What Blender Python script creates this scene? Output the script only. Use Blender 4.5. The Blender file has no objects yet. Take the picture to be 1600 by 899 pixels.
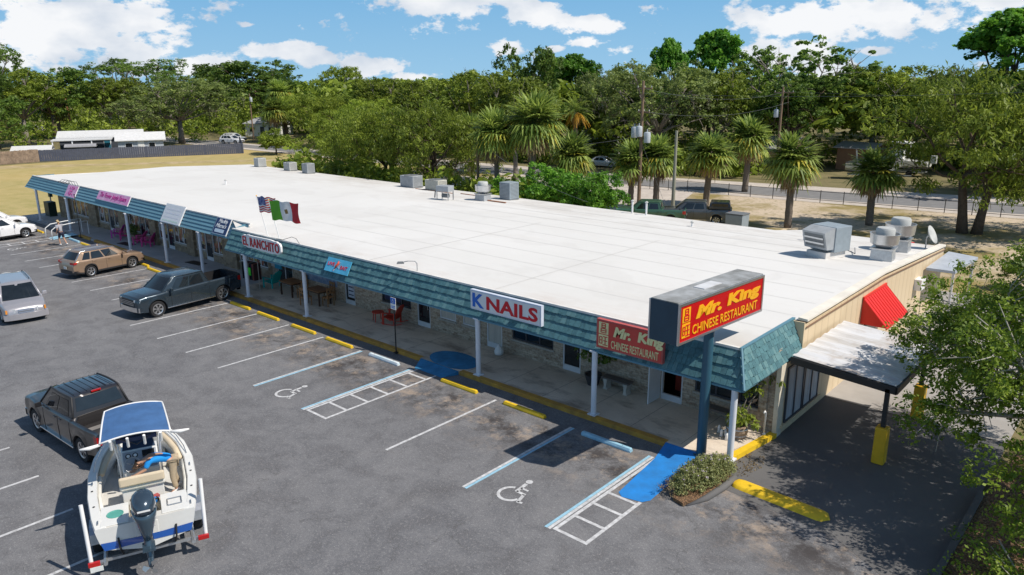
import bpy, bmesh, math, random
from math import sin, cos, pi, radians, sqrt, atan2
from mathutils import Vector, Matrix
random.seed(7)
scene = bpy.context.scene
COL = scene.collection

# ---------------------------------------------------------------- camera
FPX, YAW, PITCH, ROLL = 1172.1, radians(131.656), radians(15.266), radians(-0.3225)
CAM = Vector((10.42, -19.87, 10.8))
fw = Vector((cos(YAW)*cos(PITCH), sin(YAW)*cos(PITCH), -sin(PITCH)))
rt = Vector((sin(YAW), -cos(YAW), 0)); up = rt.cross(fw)
rt2 = rt*cos(ROLL)+up*sin(ROLL); up2 = -rt*sin(ROLL)+up*cos(ROLL)
cd = bpy.data.cameras.new('camera'); cam = bpy.data.objects.new('camera', cd); COL.objects.link(cam)
cam.matrix_world = Matrix(((rt2.x, up2.x, -fw.x, CAM.x), (rt2.y, up2.y, -fw.y, CAM.y), (rt2.z, up2.z, -fw.z, CAM.z), (0, 0, 0, 1)))
cd.sensor_width = 36; cd.lens = 36*FPX/1600; cd.clip_end = 5000; cd.clip_start = .1
scene.camera = cam

# ---------------------------------------------------------------- world and sun
SUN = Vector((.76, .27, 1)).normalized()
EL = math.asin(SUN.z); AZ = atan2(SUN.x, SUN.y)      # clockwise from +Y
world = bpy.data.worlds.new('World'); scene.world = world; world.use_nodes = True
wn, wl = world.node_tree.nodes, world.node_tree.links
for n in list(wn): wn.remove(n)
out = wn.new('ShaderNodeOutputWorld'); bg = wn.new('ShaderNodeBackground')
sky = wn.new('ShaderNodeTexSky'); sky.sky_type = 'NISHITA'; sky.sun_disc = False
sky.sun_elevation = EL; sky.sun_rotation = AZ; sky.air_density = 1.3; sky.dust_density = .2; sky.ozone_density = 3.0; sky.altitude = 10
bg.inputs['Strength'].default_value = .09
wl.new(bg.outputs[0], out.inputs[0])
tc = wn.new('ShaderNodeTexCoord'); sep = wn.new('ShaderNodeSeparateXYZ'); wl.new(tc.outputs['Generated'], sep.inputs[0])
def wm(op, a, b=None, c=None, clamp=False):
    n = wn.new('ShaderNodeMath'); n.operation = op; n.use_clamp = clamp
    for i, v in enumerate((a, b, c)):
        if v is None: continue
        if isinstance(v, (int, float)): n.inputs[i].default_value = v
        else: wl.new(v, n.inputs[i])
    return n.outputs[0]
az = wm('ARCTAN2', sep.outputs[1], sep.outputs[0]); el = wm('ARCSINE', sep.outputs[2])
# cloud banks: (azimuth, elevation, half width, half height) in degrees round the compass
def cdir(px, py):
    d = fw + rt2*((px-800)/FPX) - up2*((py-449.5)/FPX); d.normalize()
    return math.degrees(atan2(d.y, d.x)), math.degrees(math.asin(d.z))
CLOUDS = [(140, 25, 160, 33), (60, 62, 150, 40), (205, 72, 85, 26), (325, 100, 62, 18), (180, 100, 60, 16), (570, 104, 75, 20), (450, 80, 60, 15), (500, 92, 45, 14), (700, 4, 130, 22),
          (835, 22, 60, 22), (922, 38, 62, 15), (790, 74, 28, 14), (910, 66, 34, 10), (1330, 28, 190, 32), (1215, 88, 90, 28), (1290, 112, 60, 22), (1395, 83, 0, 0), (1360, 80, 32, 8), (1570, 2, 70, 14), (870, 76, 20, 6), (640, 120, 40, 9), (385, 38, 20, 6)]
msk = None
for (px, py, wx, wy) in CLOUDS:
    if not wx: continue
    a, e = cdir(px, py); rx, ry = math.degrees(wx/FPX), math.degrees(wy/FPX)
    dx = wm('DIVIDE', wm('SUBTRACT', az, radians(a)), radians(rx)); dy = wm('DIVIDE', wm('SUBTRACT', el, radians(e)), radians(ry))
    d = wm('SQRT', wm('ADD', wm('MULTIPLY', dx, dx), wm('MULTIPLY', dy, dy)))
    v = wm('MULTIPLY', wm('SUBTRACT', 1.25, d), 1.35)
    msk = v if msk is None else wm('MAXIMUM', msk, v)
# elsewhere in the sky (behind the camera and overhead) loose scattered clouds
comb = wn.new('ShaderNodeCombineXYZ'); wl.new(wm('MULTIPLY', az, 1.0), comb.inputs[0]); wl.new(wm('MULTIPLY', el, 1.7), comb.inputs[1])
nz = wn.new('ShaderNodeTexNoise'); nz.inputs['Scale'].default_value = 21; nz.inputs['Detail'].default_value = 10; nz.inputs['Roughness'].default_value = .62
wl.new(comb.outputs[0], nz.inputs['Vector'])
nz2 = wn.new('ShaderNodeTexNoise'); nz2.inputs['Scale'].default_value = 3.0; nz2.inputs['Detail'].default_value = 4
wl.new(tc.outputs['Generated'], nz2.inputs['Vector'])
high = wm('MULTIPLY', wm('SUBTRACT', nz2.outputs[0], .55), wm('MULTIPLY', wm('GREATER_THAN', el, radians(9)), 4.0))
msk = wm('MAXIMUM', msk, high)
cov = wm('ADD', msk, wm('MULTIPLY', wm('SUBTRACT', nz.outputs[0], .5), 4.6))
cov = wm('MULTIPLY', wm('SUBTRACT', cov, .42), 2.6, clamp=True)
shd = wn.new('ShaderNodeTexNoise'); shd.inputs['Scale'].default_value = 9; shd.inputs['Detail'].default_value = 6
mp = wn.new('ShaderNodeMapping'); mp.inputs['Location'].default_value = (3.1, .04, 0); wl.new(comb.outputs[0], mp.inputs[0]); wl.new(mp.outputs[0], shd.inputs['Vector'])
cr = wn.new('ShaderNodeMix'); cr.data_type = 'RGBA'
cr.inputs[6].default_value = (6.4, 7.2, 8.4, 1); cr.inputs[7].default_value = (10.8, 10.8, 10.9, 1)
wl.new(wm('MULTIPLY', wm('SUBTRACT', shd.outputs[0], .36), 4.5, clamp=True), cr.inputs[0])
hs = wn.new('ShaderNodeMix'); hs.data_type = 'RGBA'; hs.blend_type = 'MULTIPLY'; hs.inputs[0].default_value = 1
wl.new(sky.outputs[0], hs.inputs[6]); hs.inputs[7].default_value = (1.0, .97, .92, 1)
low = wn.new('ShaderNodeMix'); low.data_type = 'RGBA'; low.inputs[6].default_value = (3.7, 6.5, 9.0, 1); low.inputs[7].default_value = (2.1, 5.0, 8.3, 1); wl.new(wm('MULTIPLY', el, 1/radians(7), clamp=True), low.inputs[0])
hm = wn.new('ShaderNodeMix'); hm.data_type = 'RGBA'; wl.new(wm('SUBTRACT', 1.0, wm('MULTIPLY', wm('SUBTRACT', el, radians(7)), 1/radians(22), clamp=True)), hm.inputs[0]); wl.new(hs.outputs[2], hm.inputs[6]); wl.new(low.outputs[2], hm.inputs[7])
mx = wn.new('ShaderNodeMix'); mx.data_type = 'RGBA'
wl.new(wm('MULTIPLY', cov, .94), mx.inputs[0]); wl.new(hm.outputs[2], mx.inputs[6]); wl.new(cr.outputs[2], mx.inputs[7])
wl.new(mx.outputs[2], bg.inputs['Color'])
sl = bpy.data.lights.new('sun', 'SUN'); sl.energy = 4.8; sl.angle = radians(.5); sl.color = (1, .925, .82)
so = bpy.data.objects.new('sun', sl); COL.objects.link(so); so.rotation_euler = SUN.to_track_quat('Z', 'Y').to_euler(); so.location = (30, 0, 60)
vs = scene.view_settings; vs.view_transform = 'Standard'; vs.look = 'None'; vs.gamma = 1; vs.use_curve_mapping = False; vs.exposure = 0.0
scene.cycles.max_bounces = 6; scene.cycles.transparent_max_bounces = 6; scene.cycles.diffuse_bounces = 3; scene.cycles.glossy_bounces = 3

# ---------------------------------------------------------------- helpers
def P(name, col, rough=.6, metal=0., var=.12, scale=3., bump=0., bscale=30., coat=0., detail=5, col2=None, stretch=None, spec=None, contrast=1.0):
    m = bpy.data.materials.new(name); m.use_nodes = True
    nt = m.node_tree; n, l = nt.nodes, nt.links; b = n['Principled BSDF']
    b.inputs['Roughness'].default_value = rough; b.inputs['Metallic'].default_value = metal
    if coat: b.inputs['Coat Weight'].default_value = coat; b.inputs['Coat Roughness'].default_value = .05
    if spec is not None: b.inputs['Specular IOR Level'].default_value = spec
    t = n.new('ShaderNodeTexCoord'); src = t.outputs['Object']
    if stretch:
        q = n.new('ShaderNodeMapping'); q.inputs['Scale'].default_value = stretch; l.new(src, q.inputs[0]); src = q.outputs[0]
    z = n.new('ShaderNodeTexNoise'); z.inputs['Scale'].default_value = scale; z.inputs['Detail'].default_value = detail; z.inputs['Roughness'].default_value = .62
    l.new(src, z.inputs['Vector'])
    r = n.new('ShaderNodeMapRange'); r.inputs[1].default_value = .5-.22/contrast; r.inputs[2].default_value = .5+.22/contrast; l.new(z.outputs[0], r.inputs[0])
    x = n.new('ShaderNodeMix'); x.data_type = 'RGBA'
    c2 = col2 or tuple(min(1, c*(1+var)) for c in col)
    c1 = col if col2 else tuple(c*(1-var) for c in col)
    x.inputs[6].default_value = (*c1, 1); x.inputs[7].default_value = (*c2, 1); l.new(r.outputs[0], x.inputs[0]); l.new(x.outputs[2], b.inputs['Base Color'])
    if bump:
        z2 = n.new('ShaderNodeTexNoise'); z2.inputs['Scale'].default_value = bscale; z2.inputs['Detail'].default_value = 4; l.new(src, z2.inputs['Vector'])
        bp = n.new('ShaderNodeBump'); bp.inputs['Strength'].default_value = bump; bp.inputs['Distance'].default_value = .02; l.new(z2.outputs[0], bp.inputs['Height']); l.new(bp.outputs[0], b.inputs['Normal'])
    return m

class NB:
    """small node builder for the hand made ground and wall materials"""
    def __init__(s, name, rough=.8):
        s.m = bpy.data.materials.new(name); s.m.use_nodes = True; s.n = s.m.node_tree.nodes; s.l = s.m.node_tree.links
        s.b = s.n['Principled BSDF']; s.b.inputs['Roughness'].default_value = rough
        s.co = s.n.new('ShaderNodeTexCoord').outputs['Object']
    def noise(s, scale, detail=5, rough=.6, stretch=None, loc=(0, 0, 0), dist=0):
        v = s.co
        q = s.n.new('ShaderNodeMapping'); q.inputs['Scale'].default_value = stretch or (1, 1, 1); q.inputs['Location'].default_value = loc; s.l.new(v, q.inputs[0])
        z = s.n.new('ShaderNodeTexNoise'); z.inputs['Scale'].default_value = scale; z.inputs['Detail'].default_value = detail; z.inputs['Roughness'].default_value = rough; z.inputs['Distortion'].default_value = dist
        s.l.new(q.outputs[0], z.inputs['Vector']); return z.outputs[0]
    def vor(s, scale, feature='F1', stretch=None):
        q = s.n.new('ShaderNodeMapping'); q.inputs['Scale'].default_value = stretch or (1, 1, 1); s.l.new(s.co, q.inputs[0])
        z = s.n.new('ShaderNodeTexVoronoi'); z.feature = feature; z.inputs['Scale'].default_value = scale; s.l.new(q.outputs[0], z.inputs['Vector']); return z
    def ramp(s, f, a, b):
        r = s.n.new('ShaderNodeMapRange'); r.inputs[1].default_value = a; r.inputs[2].default_value = b; s.l.new(f, r.inputs[0]); return r.outputs[0]
    def mul(s, a, b):
        m = s.n.new('ShaderNodeMath'); m.operation = 'MULTIPLY'
        for i, v in enumerate((a, b)):
            if isinstance(v, (int, float)): m.inputs[i].default_value = v
            else: s.l.new(v, m.inputs[i])
        return m.outputs[0]
    def mix(s, f, a, b, mode='MIX'):
        x = s.n.new('ShaderNodeMix'); x.data_type = 'RGBA'; x.blend_type = mode
        for i, v in ((0, f), (6, a), (7, b)):
            if isinstance(v, tuple): x.inputs[i].default_value = (*v, 1)
            elif isinstance(v, (int, float)): x.inputs[i].default_value = v
            else: s.l.new(v, x.inputs[i])
        return x.outputs[2]
    def done(s, col, bump=None, dist=.02, strength=.5):
        s.l.new(col, s.b.inputs['Base Color'])
        if bump is not None:
            bp = s.n.new('ShaderNodeBump'); bp.inputs['Strength'].default_value = strength; bp.inputs['Distance'].default_value = dist; s.l.new(bump, bp.inputs['Height']); s.l.new(bp.outputs[0], s.b.inputs['Normal'])
        return s.m

class MB:
    def __init__(s): s.v = []; s.f = []; s.m = []
    def add(s, vs, fs, mi=0):
        o = len(s.v); s.v += [tuple(v) for v in vs]; s.f += [tuple(i+o for i in f) for f in fs]; s.m += [mi]*len(fs); return s
    def box(s, c, size, mi=0, rz=0, top=1., rx=0, ry=0):
        hx, hy, hz = (a/2 for a in size)
        R = Matrix.Rotation(rz, 3, 'Z') @ Matrix.Rotation(ry, 3, 'Y') @ Matrix.Rotation(rx, 3, 'X')
        vs = [Vector((x*hx*(top if z > 0 else 1), y*hy*(top if z > 0 else 1), z*hz)) for z in (-1, 1) for y in (-1, 1) for x in (-1, 1)]
        return s.add([R @ v+Vector(c) for v in vs], [(0, 2, 3, 1), (4, 5, 7, 6), (0, 1, 5, 4), (2, 6, 7, 3), (0, 4, 6, 2), (1, 3, 7, 5)], mi)
    def bx(s, a, b, mi=0):
        return s.box([(a[i]+b[i])/2 for i in range(3)], [abs(b[i]-a[i]) for i in range(3)], mi)
    def quad(s, *p, mi=0): return s.add(p, [tuple(range(len(p)))], mi)
    def tube(s, pts, r, n=8, mi=0, caps=True):
        pts = [Vector(p) for p in pts]; rs = r if isinstance(r, (list, tuple)) else [r]*len(pts)
        vs = []; fs = []
        for i, p in enumerate(pts):
            d = (pts[min(i+1, len(pts)-1)]-pts[max(i-1, 0)]).normalized()
            a = d.orthogonal().normalized() if i == 0 else (pa - d*pa.dot(d)).normalized()
            pa = a; b = d.cross(a)
            for k in range(n):
                t = 2*pi*k/n; vs.append(p+(a*cos(t)+b*sin(t))*rs[i])
        for i in range(len(pts)-1):
            for k in range(n): fs.append((i*n+k, i*n+(k+1) % n, (i+1)*n+(k+1) % n, (i+1)*n+k))
        if caps: fs += [tuple(range(n-1, -1, -1)), tuple(range((len(pts)-1)*n, len(pts)*n))]
        return s.add(vs, fs, mi)
    def lathe(s, prof, c=(0, 0, 0), n=20, mi=0, axis='Z'):
        vs = []; fs = []
        for (r, z) in prof:
            for k in range(n):
                t = 2*pi*k/n
                p = (r*cos(t), r*sin(t), z) if axis == 'Z' else ((r*cos(t), z, r*sin(t)) if axis == 'Y' else (z, r*cos(t), r*sin(t)))
                vs.append((p[0]+c[0], p[1]+c[1], p[2]+c[2]))
        for i in range(len(prof)-1):
            for k in range(n): fs.append((i*n+k, i*n+(k+1) % n, (i+1)*n+(k+1) % n, (i+1)*n+k))
        return s.add(vs, fs, mi)
    def prism(s, poly, z0, z1, mi=0):
        n = len(poly)
        return s.add([(x, y, z0) for x, y in poly]+[(x, y, z1) for x, y in poly], [tuple(range(n-1, -1, -1)), tuple(range(n, 2*n))]+[(i, (i+1) % n, n+(i+1) % n, n+i) for i in range(n)], mi)
    def side(s, poly, y0, y1, mi=0):
        """polygon in the x-z plane extruded along y"""
        n = len(poly)
        return s.add([(x, y0, z) for x, z in poly]+[(x, y1, z) for x, z in poly], [tuple(range(n)), tuple(range(2*n-1, n-1, -1))]+[(i, n+i, n+(i+1) % n, (i+1) % n) for i in range(n)], mi)
    def build(s, name, mats, parent=None, smooth=False, bevel=0, loc=None, rz=0, fixn=True):
        me = bpy.data.meshes.new(name); me.from_pydata(s.v, [], s.f)
        mats = mats if isinstance(mats, (list, tuple)) else [mats]
        for m in mats: me.materials.append(m)
        me.polygons.foreach_set('material_index', s.m)
        if fixn and len(s.f) < 60000:
            b = bmesh.new(); b.from_mesh(me); bmesh.ops.recalc_face_normals(b, faces=b.faces); b.to_mesh(me); b.free()
        if smooth: me.shade_smooth(); 
        if smooth and smooth is not True: me.set_sharp_from_angle(angle=radians(smooth))
        o = bpy.data.objects.new(name, me); COL.objects.link(o)
        if parent: o.parent = parent
        if loc: o.location = loc
        if rz: o.rotation_euler.z = rz
        if bevel:
            md = o.modifiers.new('bevel', 'BEVEL'); md.width = bevel; md.segments = 2; md.limit_method = 'ANGLE'; md.angle_limit = radians(40)
        return o

def tag(o, label=None, cat=None, group=None, kind=None):
    if label: o['label'] = label
    if cat: o['category'] = cat
    if group: o['group'] = group
    if kind: o['kind'] = kind
    return o
def thing(name, label, cat, loc=(0, 0, 0), rz=0, group=None, scale=1):
    o = bpy.data.objects.new(name, None); COL.objects.link(o); o.location = loc; o.rotation_euler.z = rz
    o.empty_display_size = .3
    if scale != 1: o.scale = (scale,)*3
    return tag(o, label, cat, group)
def kids(o): return [c for c in bpy.data.objects if c.parent == o]
def dup(o, loc=None, rz=None, label=None, scale=None, parent=None):
    c = o.copy(); COL.objects.link(c)
    if parent: c.parent = parent
    if loc is not None: c.location = loc
    if rz is not None: c.rotation_euler.z = rz
    if label: c['label'] = label
    if scale is not None: c.scale = scale if isinstance(scale, tuple) else (scale,)*3
    for k in kids(o): dup(k, parent=c)
    return c
def struct(mb, name, mats, **k): return tag(mb.build(name, mats, **k), kind='structure')
def lerp(a, b, t): return a+(b-a)*t
def ipol(tab, x):
    if x <= tab[0][0]: return tab[0][1]
    for (a, va), (b, vb) in zip(tab, tab[1:]):
        if x <= b:
            t = (x-a)/(b-a); return va+(vb-va)*t
    return tab[-1][1]

_tcache = {}
def text(s, w, h, mat, origin, xdir, zdir, parent, name='lettering', bold=0, shear=0, depth=.006, spacing=1., tag_label=None):
    """lettering fitted into w x h metres, lower left corner at origin, on the plane of xdir and zdir"""
    cu = bpy.data.curves.new(name, 'FONT'); cu.body = s; cu.size = 1; cu.extrude = .5; cu.offset = bold; cu.shear = shear; cu.space_character = spacing; cu.align_x = 'CENTER'; cu.resolution_u = 3; cu.space_line = .8
    t = bpy.data.objects.new('tmp', cu); COL.objects.link(t); bpy.context.view_layer.update()
    me = bpy.data.meshes.new_from_object(t.evaluated_get(bpy.context.evaluated_depsgraph_get()))
    bpy.data.objects.remove(t); bpy.data.curves.remove(cu)
    xs = [v.co.x for v in me.vertices]; ys = [v.co.y for v in me.vertices]
    x0, x1, y0, y1 = min(xs), max(xs), min(ys), max(ys)
    X, Z = Vector(xdir).normalized(), Vector(zdir).normalized(); N = X.cross(Z); O = Vector(origin)
    for v in me.vertices:
        a, b, c = (v.co.x-x0)/(x1-x0)*w, (v.co.y-y0)/(y1-y0)*h, v.co.z*depth*2
        v.co = O+X*a+Z*b+N*(c+depth*.5)
    me.materials.clear(); me.materials.append(mat)
    o = bpy.data.objects.new(name, me); COL.objects.link(o); o.parent = parent
    return o

# ---------------------------------------------------------------- shared materials
M = {}
def flat(name, col, rough=.5, metal=0, **k): M[name] = P(name, col, rough, metal, **k); return M[name]
flat('white_paint', (.78, .78, .78), .5, var=.05); flat('post_white', (.72, .74, .80), .45, var=.04)
flat('black', (.015, .015, .017), .5); flat('rubber', (.018, .018, .02), .85); flat('chrome', (.75, .76, .78), .18, 1.0, var=.05)
flat('alloy', (.62, .63, .65), .3, .9, var=.05); flat('steel', (.5, .51, .52), .35, .9, var=.1); flat('galv', (.52, .54, .56), .42, .75, var=.14, scale=8)
flat('glass', (.012, .016, .02), .04, spec=.9, var=.3); flat('dark_trim', (.03, .03, .033), .6)
flat('yellow', (.80, .52, .02), .6, var=.12, scale=5); flat('kerb_yellow', (.30, .17, .05), .75, scale=2.5, col2=(.62, .34, .05))
flat('blue_paint', (.02, .17, .46), .7, col2=(.015, .25, .72), scale=2.2, detail=8); flat('blue_faded', (.03, .20, .40), .8, var=.3, scale=2.5); flat('light_blue', (.30, .52, .66), .6, var=.2, scale=4)
flat('line_white', (.34, .34, .35), .75, col2=(.72, .73, .75), scale=7, contrast=1.0, detail=8)
flat('teal', (.070, .178, .205), .7, var=.22, scale=9, bump=.3); flat('teal2', (.054, .142, .168), .7, var=.25, scale=9); flat('teal3', (.108, .225, .245), .7, var=.2, scale=9)
flat('teal_flat', (.105, .245, .325), .6, var=.08, scale=3); flat('teal_dark', (.018, .05, .085), .5, var=.1)
flat('red', (.60, .012, .016), .45, var=.05); flat('orange_red', (.78, .035, .015), .4, var=.04); flat('bark', (.12, .085, .06), .95, var=.35, scale=6, bump=.6, bscale=12)
flat('bark_grey', (.20, .175, .15), .95, var=.35, scale=6, bump=.6, bscale=12); flat('palm_bark', (.17, .14, .115), .95, var=.35, scale=9, stretch=(1, 1, 3))
flat('wood', (.24, .115, .05), .6, var=.3, scale=3, stretch=(1, 6, 6)); flat('cream', (.62, .50, .33), .7, var=.06, scale=.8)
flat('tail_red', (.45, .01, .01), .25, coat=.6); flat('headlamp', (.62, .65, .68), .12, coat=.8, var=.2)
flat('plate', (.7, .72, .7), .5); flat('amber', (.75, .28, .03), .3, coat=.5)
# ================================================================ GROUND
g = NB('field_grass', .95)
a = g.noise(.035, 6, .6); b_ = g.noise(.5, 6, .7); c_ = g.noise(6, 4, .7)
col = g.mix(g.ramp(a, .38, .62), (.46, .34, .12), (.30, .27, .08))
col = g.mix(g.ramp(b_, .3, .75), col, (.55, .42, .20))
col = g.mix(g.mul(g.ramp(c_, .35, .75), .40), col, (.20, .19, .06))
M['field'] = g.done(col, c_, .05, .4)
g = NB('sandy_soil', .95)
a = g.noise(.11, 7, .65); c_ = g.noise(2.2, 6, .75); d_ = g.noise(14, 3, .7)
col = g.mix(g.ramp(a, .44, .56), (.55, .45, .34), (.27, .21, .075))
col = g.mix(g.ramp(c_, .52, .66), col, (.20, .17, .06))
M['sand'] = g.done(col, d_, .04, .4)
g = NB('gravel', .95); c_ = g.noise(1.0, 7, .7)
M['gravel'] = g.done(g.mix(g.ramp(c_, .3, .7), (.42, .37, .33), (.60, .54, .48)), c_, .02, .3)
g = NB('woodland_floor', .95); c_ = g.noise(.6, 7, .7)
M['floor'] = g.done(g.mix(g.ramp(c_, .3, .7), (.10, .10, .035), (.25, .20, .10)), c_, .02, .3)
g = NB('asphalt', .93)
a = g.noise(.13, 6, .6); a2 = g.noise(.9, 8, .72, dist=.5); c_ = g.noise(34, 3, .85); st = g.noise(.42, 6, .65, stretch=(1, .45, 1), loc=(7, 3, 0)); f_ = g.noise(5, 7, .8); d_ = g.noise(13, 4, .8, loc=(2, 9, 0))
col = g.mix(g.ramp(a, .36, .64), (.126, .129, .142), (.164, .166, .177))
col = g.mix(g.mul(g.ramp(a2, .44, .64), .55), col, (.222, .220, .228))
col = g.mix(g.mul(g.ramp(a2, .50, .36), .45), col, (.10, .095, .10))
col = g.mix(g.mul(g.ramp(st, .58, .74), .50), col, (.070, .067, .071))
col = g.mix(g.mul(g.ramp(f_, .54, .66), .45), col, (.085, .082, .085))
col = g.mix(g.mul(g.ramp(d_, .53, .68), .55), col, (.36, .352, .352))
col = g.mix(g.mul(g.ramp(c_, .48, .34), .55), col, (.05, .048, .05)); col = g.mix(g.mul(g.ramp(c_, .56, .70), .45), col, (.46, .455, .455))
# rusty and oily patches where cars stand: bands just off the kerb
sx = g.n.new('ShaderNodeSeparateXYZ'); g.l.new(g.co, sx.inputs[0]); band = g.mul(g.ramp(sx.outputs[1], -5.2, -3.6), g.ramp(sx.outputs[1], -1.6, -2.6)); o1 = g.noise(.75, 6, .75, loc=(1, 5, 2)); o2 = g.noise(1.1, 6, .8, loc=(8, 2, 1))
col = g.mix(g.mul(band, g.mul(g.ramp(o1, .44, .60), .9)), col, (.040, .034, .034)); col = g.mix(g.mul(band, g.mul(g.ramp(o2, .50, .64), .8)), col, (.36, .29, .23))
v = g.vor(.16, 'DISTANCE_TO_EDGE')
# wandering hairline cracks
wv = g.n.new('ShaderNodeTexVoronoi'); wv.feature = 'DISTANCE_TO_EDGE'; wv.inputs['Scale'].default_value = .17
ad = g.n.new('ShaderNodeMix'); ad.data_type = 'RGBA'; ad.blend_type = 'ADD'; ad.inputs[0].default_value = 1
nn = g.n.new('ShaderNodeTexNoise'); nn.inputs['Scale'].default_value = 1.1; nn.inputs['Detail'].default_value = 6; g.l.new(g.co, nn.inputs['Vector'])
sc = g.n.new('ShaderNodeVectorMath'); sc.operation = 'SCALE'; sc.inputs['Scale'].default_value = 2.2; g.l.new(nn.outputs['Color'], sc.inputs[0])
va = g.n.new('ShaderNodeVectorMath'); g.l.new(g.co, va.inputs[0]); g.l.new(sc.outputs[0], va.inputs[1]); g.l.new(va.outputs[0], wv.inputs['Vector'])
col = g.mix(g.mul(g.ramp(wv.outputs['Distance'], .0035, .0), .5), col, (.06, .057, .055))
M['asphalt'] = g.done(col, c_, .006, .5)
g = NB('drive_asphalt', .93)
a = g.noise(.25, 6, .6); c_ = g.noise(50, 3, .8)
col = g.mix(g.ramp(a, .36, .64), (.085, .085, .09), (.13, .128, .128)); col = g.mix(g.mul(g.ramp(c_, .35, .7), .35), col, (.2, .19, .185))
M['asphalt2'] = g.done(col, c_, .006, .5)
g = NB('road_asphalt', .9); c_ = g.noise(1.2, 5, .7); M['road'] = g.done(g.mix(g.ramp(c_, .3, .7), (.17, .17, .175), (.23, .225, .225)), c_)
g = NB('walk_concrete', .85)
a = g.noise(.5, 7, .65); st = g.noise(.9, 6, .65, stretch=(.6, 1.5, 1), loc=(4, 1, 0)); c_ = g.noise(30, 3, .7)
col = g.mix(g.ramp(a, .35, .65), (.62, .52, .42), (.76, .66, .55)); col = g.mix(g.mul(g.ramp(st, .50, .68), .8), col, (.20, .15, .115)); col = g.mix(g.mul(g.ramp(c_, .4, .7), .25), col, (.3, .27, .24))
M['concrete'] = g.done(col, c_, .004, .4)
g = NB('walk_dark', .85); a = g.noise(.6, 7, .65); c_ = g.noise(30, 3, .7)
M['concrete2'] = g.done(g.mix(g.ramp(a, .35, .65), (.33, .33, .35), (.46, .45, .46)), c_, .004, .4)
g = NB('pale_concrete', .85); a = g.noise(.5, 7, .65); M['concrete3'] = g.done(g.mix(g.ramp(a, .35, .65), (.30, .28, .26), (.38, .36, .34)), a, .004, .4)
g = NB('leaf_mulch', .95); a = g.noise(1.2, 6, .7); v = g.vor(16); c_ = g.noise(18, 5, .8)
col = g.mix(g.ramp(v.outputs['Distance'], .1, .7), (.24, .13, .065), (.09, .05, .028)); col = g.mix(g.mul(g.ramp(c_, .48, .68), .8), col, (.42, .28, .15)); col = g.mix(g.mul(g.ramp(a, .5, .7), .5), col, (.10, .055, .03))
M['mulch'] = g.done(col, v.outputs['Distance'], .05, .8)

b = MB(); b.quad((-1500, -1500, -.03), (1500, -1500, -.03), (1500, 1500, -.03), (-1500, 1500, -.03)); struct(b, 'ground', M['floor'])
b = MB(); b.quad((-116, -70, -.018), (-30, -70, -.018), (-30, 47.2, -.018), (-112, 47.2, -.018)); struct(b, 'grass_field', M['field'])
b = MB(); b.quad((-62, 19, -.012), (-24, 19, -.012), (-21, 34, -.012), (-26.5, 50, -.012), (-45, 49, -.012), (-62, 40, -.012)); struct(b, 'gravel_yard', M['gravel'])
b = MB(); b.add([(-24, 19, -.008), (30, 19, -.008), (30, 60, -.008), (-2, 52.6, -.008), (-26.5, 50, -.008), (-21, 34, -.008)], [(0, 1, 2, 3, 4, 5)]); struct(b, 'sandy_lot', M['sand'])
# asphalt parking lot
b = MB(); b.quad((-63, -80, 0), (7.9, -80, 0), (7.9, 1.2, 0), (-63, 1.2, 0)); struct(b, 'parking_lot', M['asphalt'])
b = MB(); b.add([(1.9, -2.2, .004), (5.6, -2.6, .004), (7.86, -4.0, .004), (7.86, 5.9, .004), (1.9, 5.9, .004)], [(0, 1, 2, 3, 4)]); struct(b, 'drive_lane', M['asphalt2'])
b = MB(); b.quad((1.9, 5.93, .008), (7.86, 5.93, .008), (7.86, 24, .008), (1.9, 24, .008)); struct(b, 'drive_concrete', M['concrete3'])
b = MB(); b.prism([(7.6, -9), (7.9, -3.4), (7.92, 2), (8.2, 5), (9, 24), (26, 24), (26, -9)], -.01, .05); struct(b, 'mulch_bed', M['mulch'])
b = MB(); b.add([(7.45, -9, 0), (7.62, -9, 0), (7.93, -3.4, 0), (7.76, -3.4, 0), (7.45, -9, .12), (7.62, -9, .12), (7.93, -3.4, .12), (7.76, -3.4, .12)], [(0, 3, 2, 1), (4, 5, 6, 7), (0, 1, 5, 4), (2, 3, 7, 6), (1, 2, 6, 5), (3, 0, 4, 7)])
b.add([(7.78, -3.4, 0), (7.93, -3.4, 0), (7.95, 2, 0), (7.8, 2, 0), (7.78, -3.4, .12), (7.93, -3.4, .12), (7.95, 2, .12), (7.8, 2, .12)], [(0, 3, 2, 1), (4, 5, 6, 7), (0, 1, 5, 4), (2, 3, 7, 6), (1, 2, 6, 5), (3, 0, 4, 7)])
struct(b, 'drive_kerb', M['asphalt2'])
# back road with sandy shoulders
b = MB(); b.add([(-260, 44, -.006), (-112, 47.5, -.006), (-38, 47.6, -.006), (0, 52, -.006), (60, 63, -.006), (60, 76, -.006), (0, 64.5, -.006), (-38, 57.5, -.006), (-112, 54.6, -.006), (-260, 53, -.006)], [(0, 1, 2, 7, 8, 9), (2, 3, 4, 5, 6, 7)]); struct(b, 'road_shoulder', M['gravel'])
b = MB(); b.add([(-260, 46, 0), (-112, 49.2, 0), (-38, 49.6, 0), (0, 54.4, 0), (60, 66, 0), (60, 73, 0), (0, 61, 0), (-38, 54.6, 0), (-112, 53.2, 0), (-260, 51, 0)], [(0, 1, 2, 7, 8, 9), (2, 3, 4, 5, 6, 7)]); struct(b, 'road', M['road'])
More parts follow.
